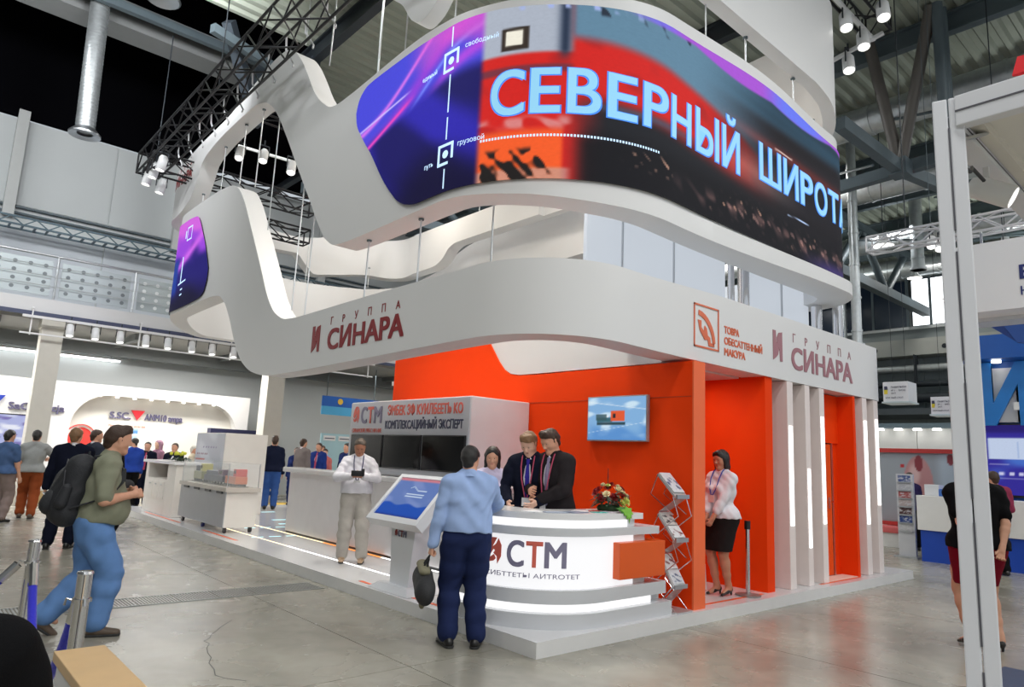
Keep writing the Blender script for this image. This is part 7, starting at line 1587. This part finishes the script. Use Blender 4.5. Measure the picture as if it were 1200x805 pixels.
for k, c in enumerate(((70, 90, 150), (206, 206, 214), (190, 96, 96), (206, 190, 190), (90, 60, 60), (46, 76, 150), (214, 214, 216))):
    MB().box(11.64, 11.70, 1.05, 1.31, 1.50-k*.165, 1.52-k*.165).build('shelf', ALU, bro); picture('leaflet', plane_fn((11.69, 1.30, 1.52-k*.165), (0, -1, 0), (0, 0, 1)), .24, .13, 10, 6, paint_b(c, (230, 230, 236), k), PRM, bro)
rbth = T('red_booth', 'grey booth with red roof edge and pink sphere pictures', 'booth', (14.5, 1.8, 0))
def paint_rb(X, Y):
    c = np.zeros(X.shape+(3,)); c[:] = (170, 178, 186); c = mixc(c, (206, 222, 232), ss(X-.45, 0, .1)*.8)
    e = np.hypot((X-.33)/.13, (Y-.52)/.46); c = mixc(c, (206, 150, 150), ss(1-e, 0, .06)); c = mixc(c, (232, 196, 194), ss(.5-np.hypot((X-.30)/.13, (Y-.7)/.4), 0, .3)); c = mixc(c, (214, 160, 158), ss(1-np.hypot((X-.72)/.09, (Y-.66)/.2), 0, .06)); c = mixc(c, (150, 60, 70), ss(1-np.hypot((X-.34)/.035, (Y-.86)/.13), 0, .1)+ss(1-np.hypot((X-.6)/.03, (Y-.93)/.09), 0, .1))
    return mixc(c, (206, 50, 54), ss(.02-np.abs(X-.20), 0, .01)*(ss(.03-np.abs(Y-.82), 0, .01)+ss(.03-np.abs(Y-.36), 0, .01)))
MB().box(14.25, 14.6, -.6, 2.62, .55, 2.2).build('wall', M('booth_grey', srgb(186, 190, 194), .5), rbth); picture('picture_wall', plane_fn((14.24, 2.60, .58), (0, -1, 0), (0, 0, 1)), 2.6, 1.6, 90, 60, paint_rb, print_mat('booth_print'), rbth)
MB().box(14.15, 14.7, -.6, 2.66, 2.2, 2.30).build('red_roof_edge', M('booth_red', srgb(206, 60, 56), .5), rbth); MB().box(14.16, 14.7, -.6, 2.64, .46, .55).build('red_sill', M('booth_red', (0, 0, 0)), rbth); MB().box(14.3, 14.7, -.5, 2.5, 0, .46).build('plinth', M('booth_plinth', srgb(150, 152, 152), .6), rbth)
MB().box(13.5, 14.1, 1.6, 2.55, .32, .46, bev=.03).build('red_seat', M('booth_red_seat', srgb(232, 110, 110), .6), rbth); MB().box(13.55, 14.05, 1.65, 2.5, 0, .32).build('seat_base', LWHT, rbth)
bw = tag(T('wall_back', 'long white booth wall with a row of small lamps far behind the counter', 'wall', (20, 0, 0)), kind='structure')
for k in range(9): MB().box(20, 20.2, -8+k*1.45+.01, -6.55+k*1.45-.01, 0, 3.15).build('wall_panel', LWHT, bw)
MB().box(19.6, 20.2, -8, 5.05, 3.15, 3.3).build('lamp_beam', M('beam_blue_grey', srgb(110, 130, 140), .5), bw)
for k in range(12): MB().lathe([(.001, 0), (.13, 0), (.1, .06)], (19.75, 4.6-k*.55, 3.09), 10).build('lamp', GLOW, bw)
for i, (y0, y1, z0, z1) in enumerate(((2.45, 3.09, 3.63, 4.17), (1.42, 1.93, 3.27, 3.72))):
    t = T('information_cube', ['larger white hanging information box with a yellow and black mark', 'smaller white hanging information box beside the booth post'][i], 'sign', (16.2, (y0+y1)/2, z0))
    MB().box(16, 16+(y1-y0), y0, y1, z0, z1, bev=.01).build('box', M('cube_white', srgb(236, 238, 242), .45), t); MB().box(15.97, 16.03+(y1-y0), y0-.03, y1+.03, z0-.04, z0).build('bottom_rim', M('cube_rim', srgb(206, 220, 224), .4), t)
    h = z1-z0; fn = plane_fn((15.995, y1, z0), (0, -1, 0), (0, 0, 1)); w = y1-y0
    shape('mark', [(.05*w, h*.38), (.18*w, h*.38), (.20*w, h*.6), (.05*w, h*.6)], fn, M('mark_yellow', srgb(226, 206, 60), .5), t); shape('mark', [(.06*w, h*.6), (.20*w, h*.6), (.18*w, h*.78), (.06*w, h*.78)], fn, NAVYINK, t)
    for s, x, z, hh in (('ПАВИЛЬОН', .32, .68, .16), ('№ 1  ·  ВХОД', .32, .52, .14), ('ЗАЛ', .32, .38, .14), ('КРУГЛЫЙ СТОЛ', .1, .16, .13)): text('lettering', s, hh*h*.8, lambda a, b, c, fn=fn, x=x, z=z: fn(x*w+a, z*h+b, c+.003), NAVYINK, t)
    for y in (y0+.15, y1-.15): MB().tube([(16.3, y, z1), (16.3, y, 11.2)], .006, 5).build('cord', DSTEEL, t)
# ---------------------------------------------------------------- near left: barrier posts, rope, wooden topped desk
CH = M('barrier_chrome', (.72, .71, .70), .16, 1, n=.05)
for i, (x, y) in enumerate(((-3.40, -.36), (-3.43, .95))):
    t = T('barrier_post', ['nearer chrome barrier post beside the wooden desk', 'farther chrome barrier post at the left edge'][i], 'barrier post', (x, y, 0), group='chrome barrier posts')
    MB().lathe([(.001, 0), (.16, 0), (.16, .012), (.08, .03), (.03, .04)], (x, y, .001), 24).build('base', CH, t, smooth=40); MB().tube([(x, y, .03), (x, y, .97)], .033, 18).build('tube', CH, t, smooth=50); MB().lathe([(.034, .84), (.043, .84), (.043, .855), (.034, .855)], (x, y, 0), 18).build('ring', CH, t, smooth=40); MB().lathe([(.034, .965), (.038, .968), (.034, .98), (.001, .982)], (x, y, 0), 18).build('cap', CH, t, smooth=50)
    for a in (math.pi/2, -math.pi/2, math.pi): MB().tube([(x+.04*math.cos(a), y+.04*math.sin(a), .85), (x+.065*math.cos(a), y+.065*math.sin(a), .86), (x+.07*math.cos(a), y+.07*math.sin(a), .83)], .006, 6).build('hook', CH, t)
VEL = M('rope_velvet', srgb(34, 34, 190), .8, n=.1, b=.4, sheen=.4)
def rope(lab, a, b, sag):
    t = T('barrier_rope', lab, 'rope', a); a = Vector(a); b = Vector(b); pts_ = [a+(b-a)*s+Vector((0, 0, -sag*4*s*(1-s))) for s in np.linspace(0, 1, 25)]
    MB().tube(pts_[1:-1], .024, 10).build('velvet', VEL, t, smooth=60)
    for q, w in ((pts_[0], pts_[1]), (pts_[-1], pts_[-2])): MB().tube([q, w, w+(w-q)*.4], .027, 10).build('end_ferrule', CH, t)
rope('blue velvet rope sagging between the two chrome posts', (-3.40, -.29, .84), (-3.43, .88, .84), .52)
rope('blue velvet rope leaving the farther chrome post to the left', (-3.50, .95, .84), (-4.8, 1.2, .84), .42)
t = T('wooden_top_desk', 'narrow white desk with a light wooden top at the lower left', 'desk', (-3.48, -1.9, 0)); WDT = M('desk_wood', srgb(206, 172, 124), .45, n=.12, ns=7)
MB().box(-3.575, -3.39, -3.0, -.85, .71, .75, bev=.004).build('wooden_top', WDT, t); MB().box(-3.56, -3.405, -2.98, -.87, 0, .71).build('body', M('desk_white', (.7, .7, .72), .5), t)
t = T('stool', 'dark stool hidden under the seated person in the black jacket', 'stool', (-4.12, -2.19, 0)); MB().lathe([(.001, .46), (.2, .46), (.21, .49), (.2, .52), (.001, .52)], (-4.12, -2.19, 0), 20).build('seat', BLACK, t); MB().tube([(-4.12, -2.19, .02), (-4.12, -2.19, .47)], .03, 10).build('column', CHROME, t); MB().lathe([(.001, 0), (.22, 0), (.22, .02), (.001, .03)], (-4.12, -2.19, 0), 20).build('foot', CHROME, t)
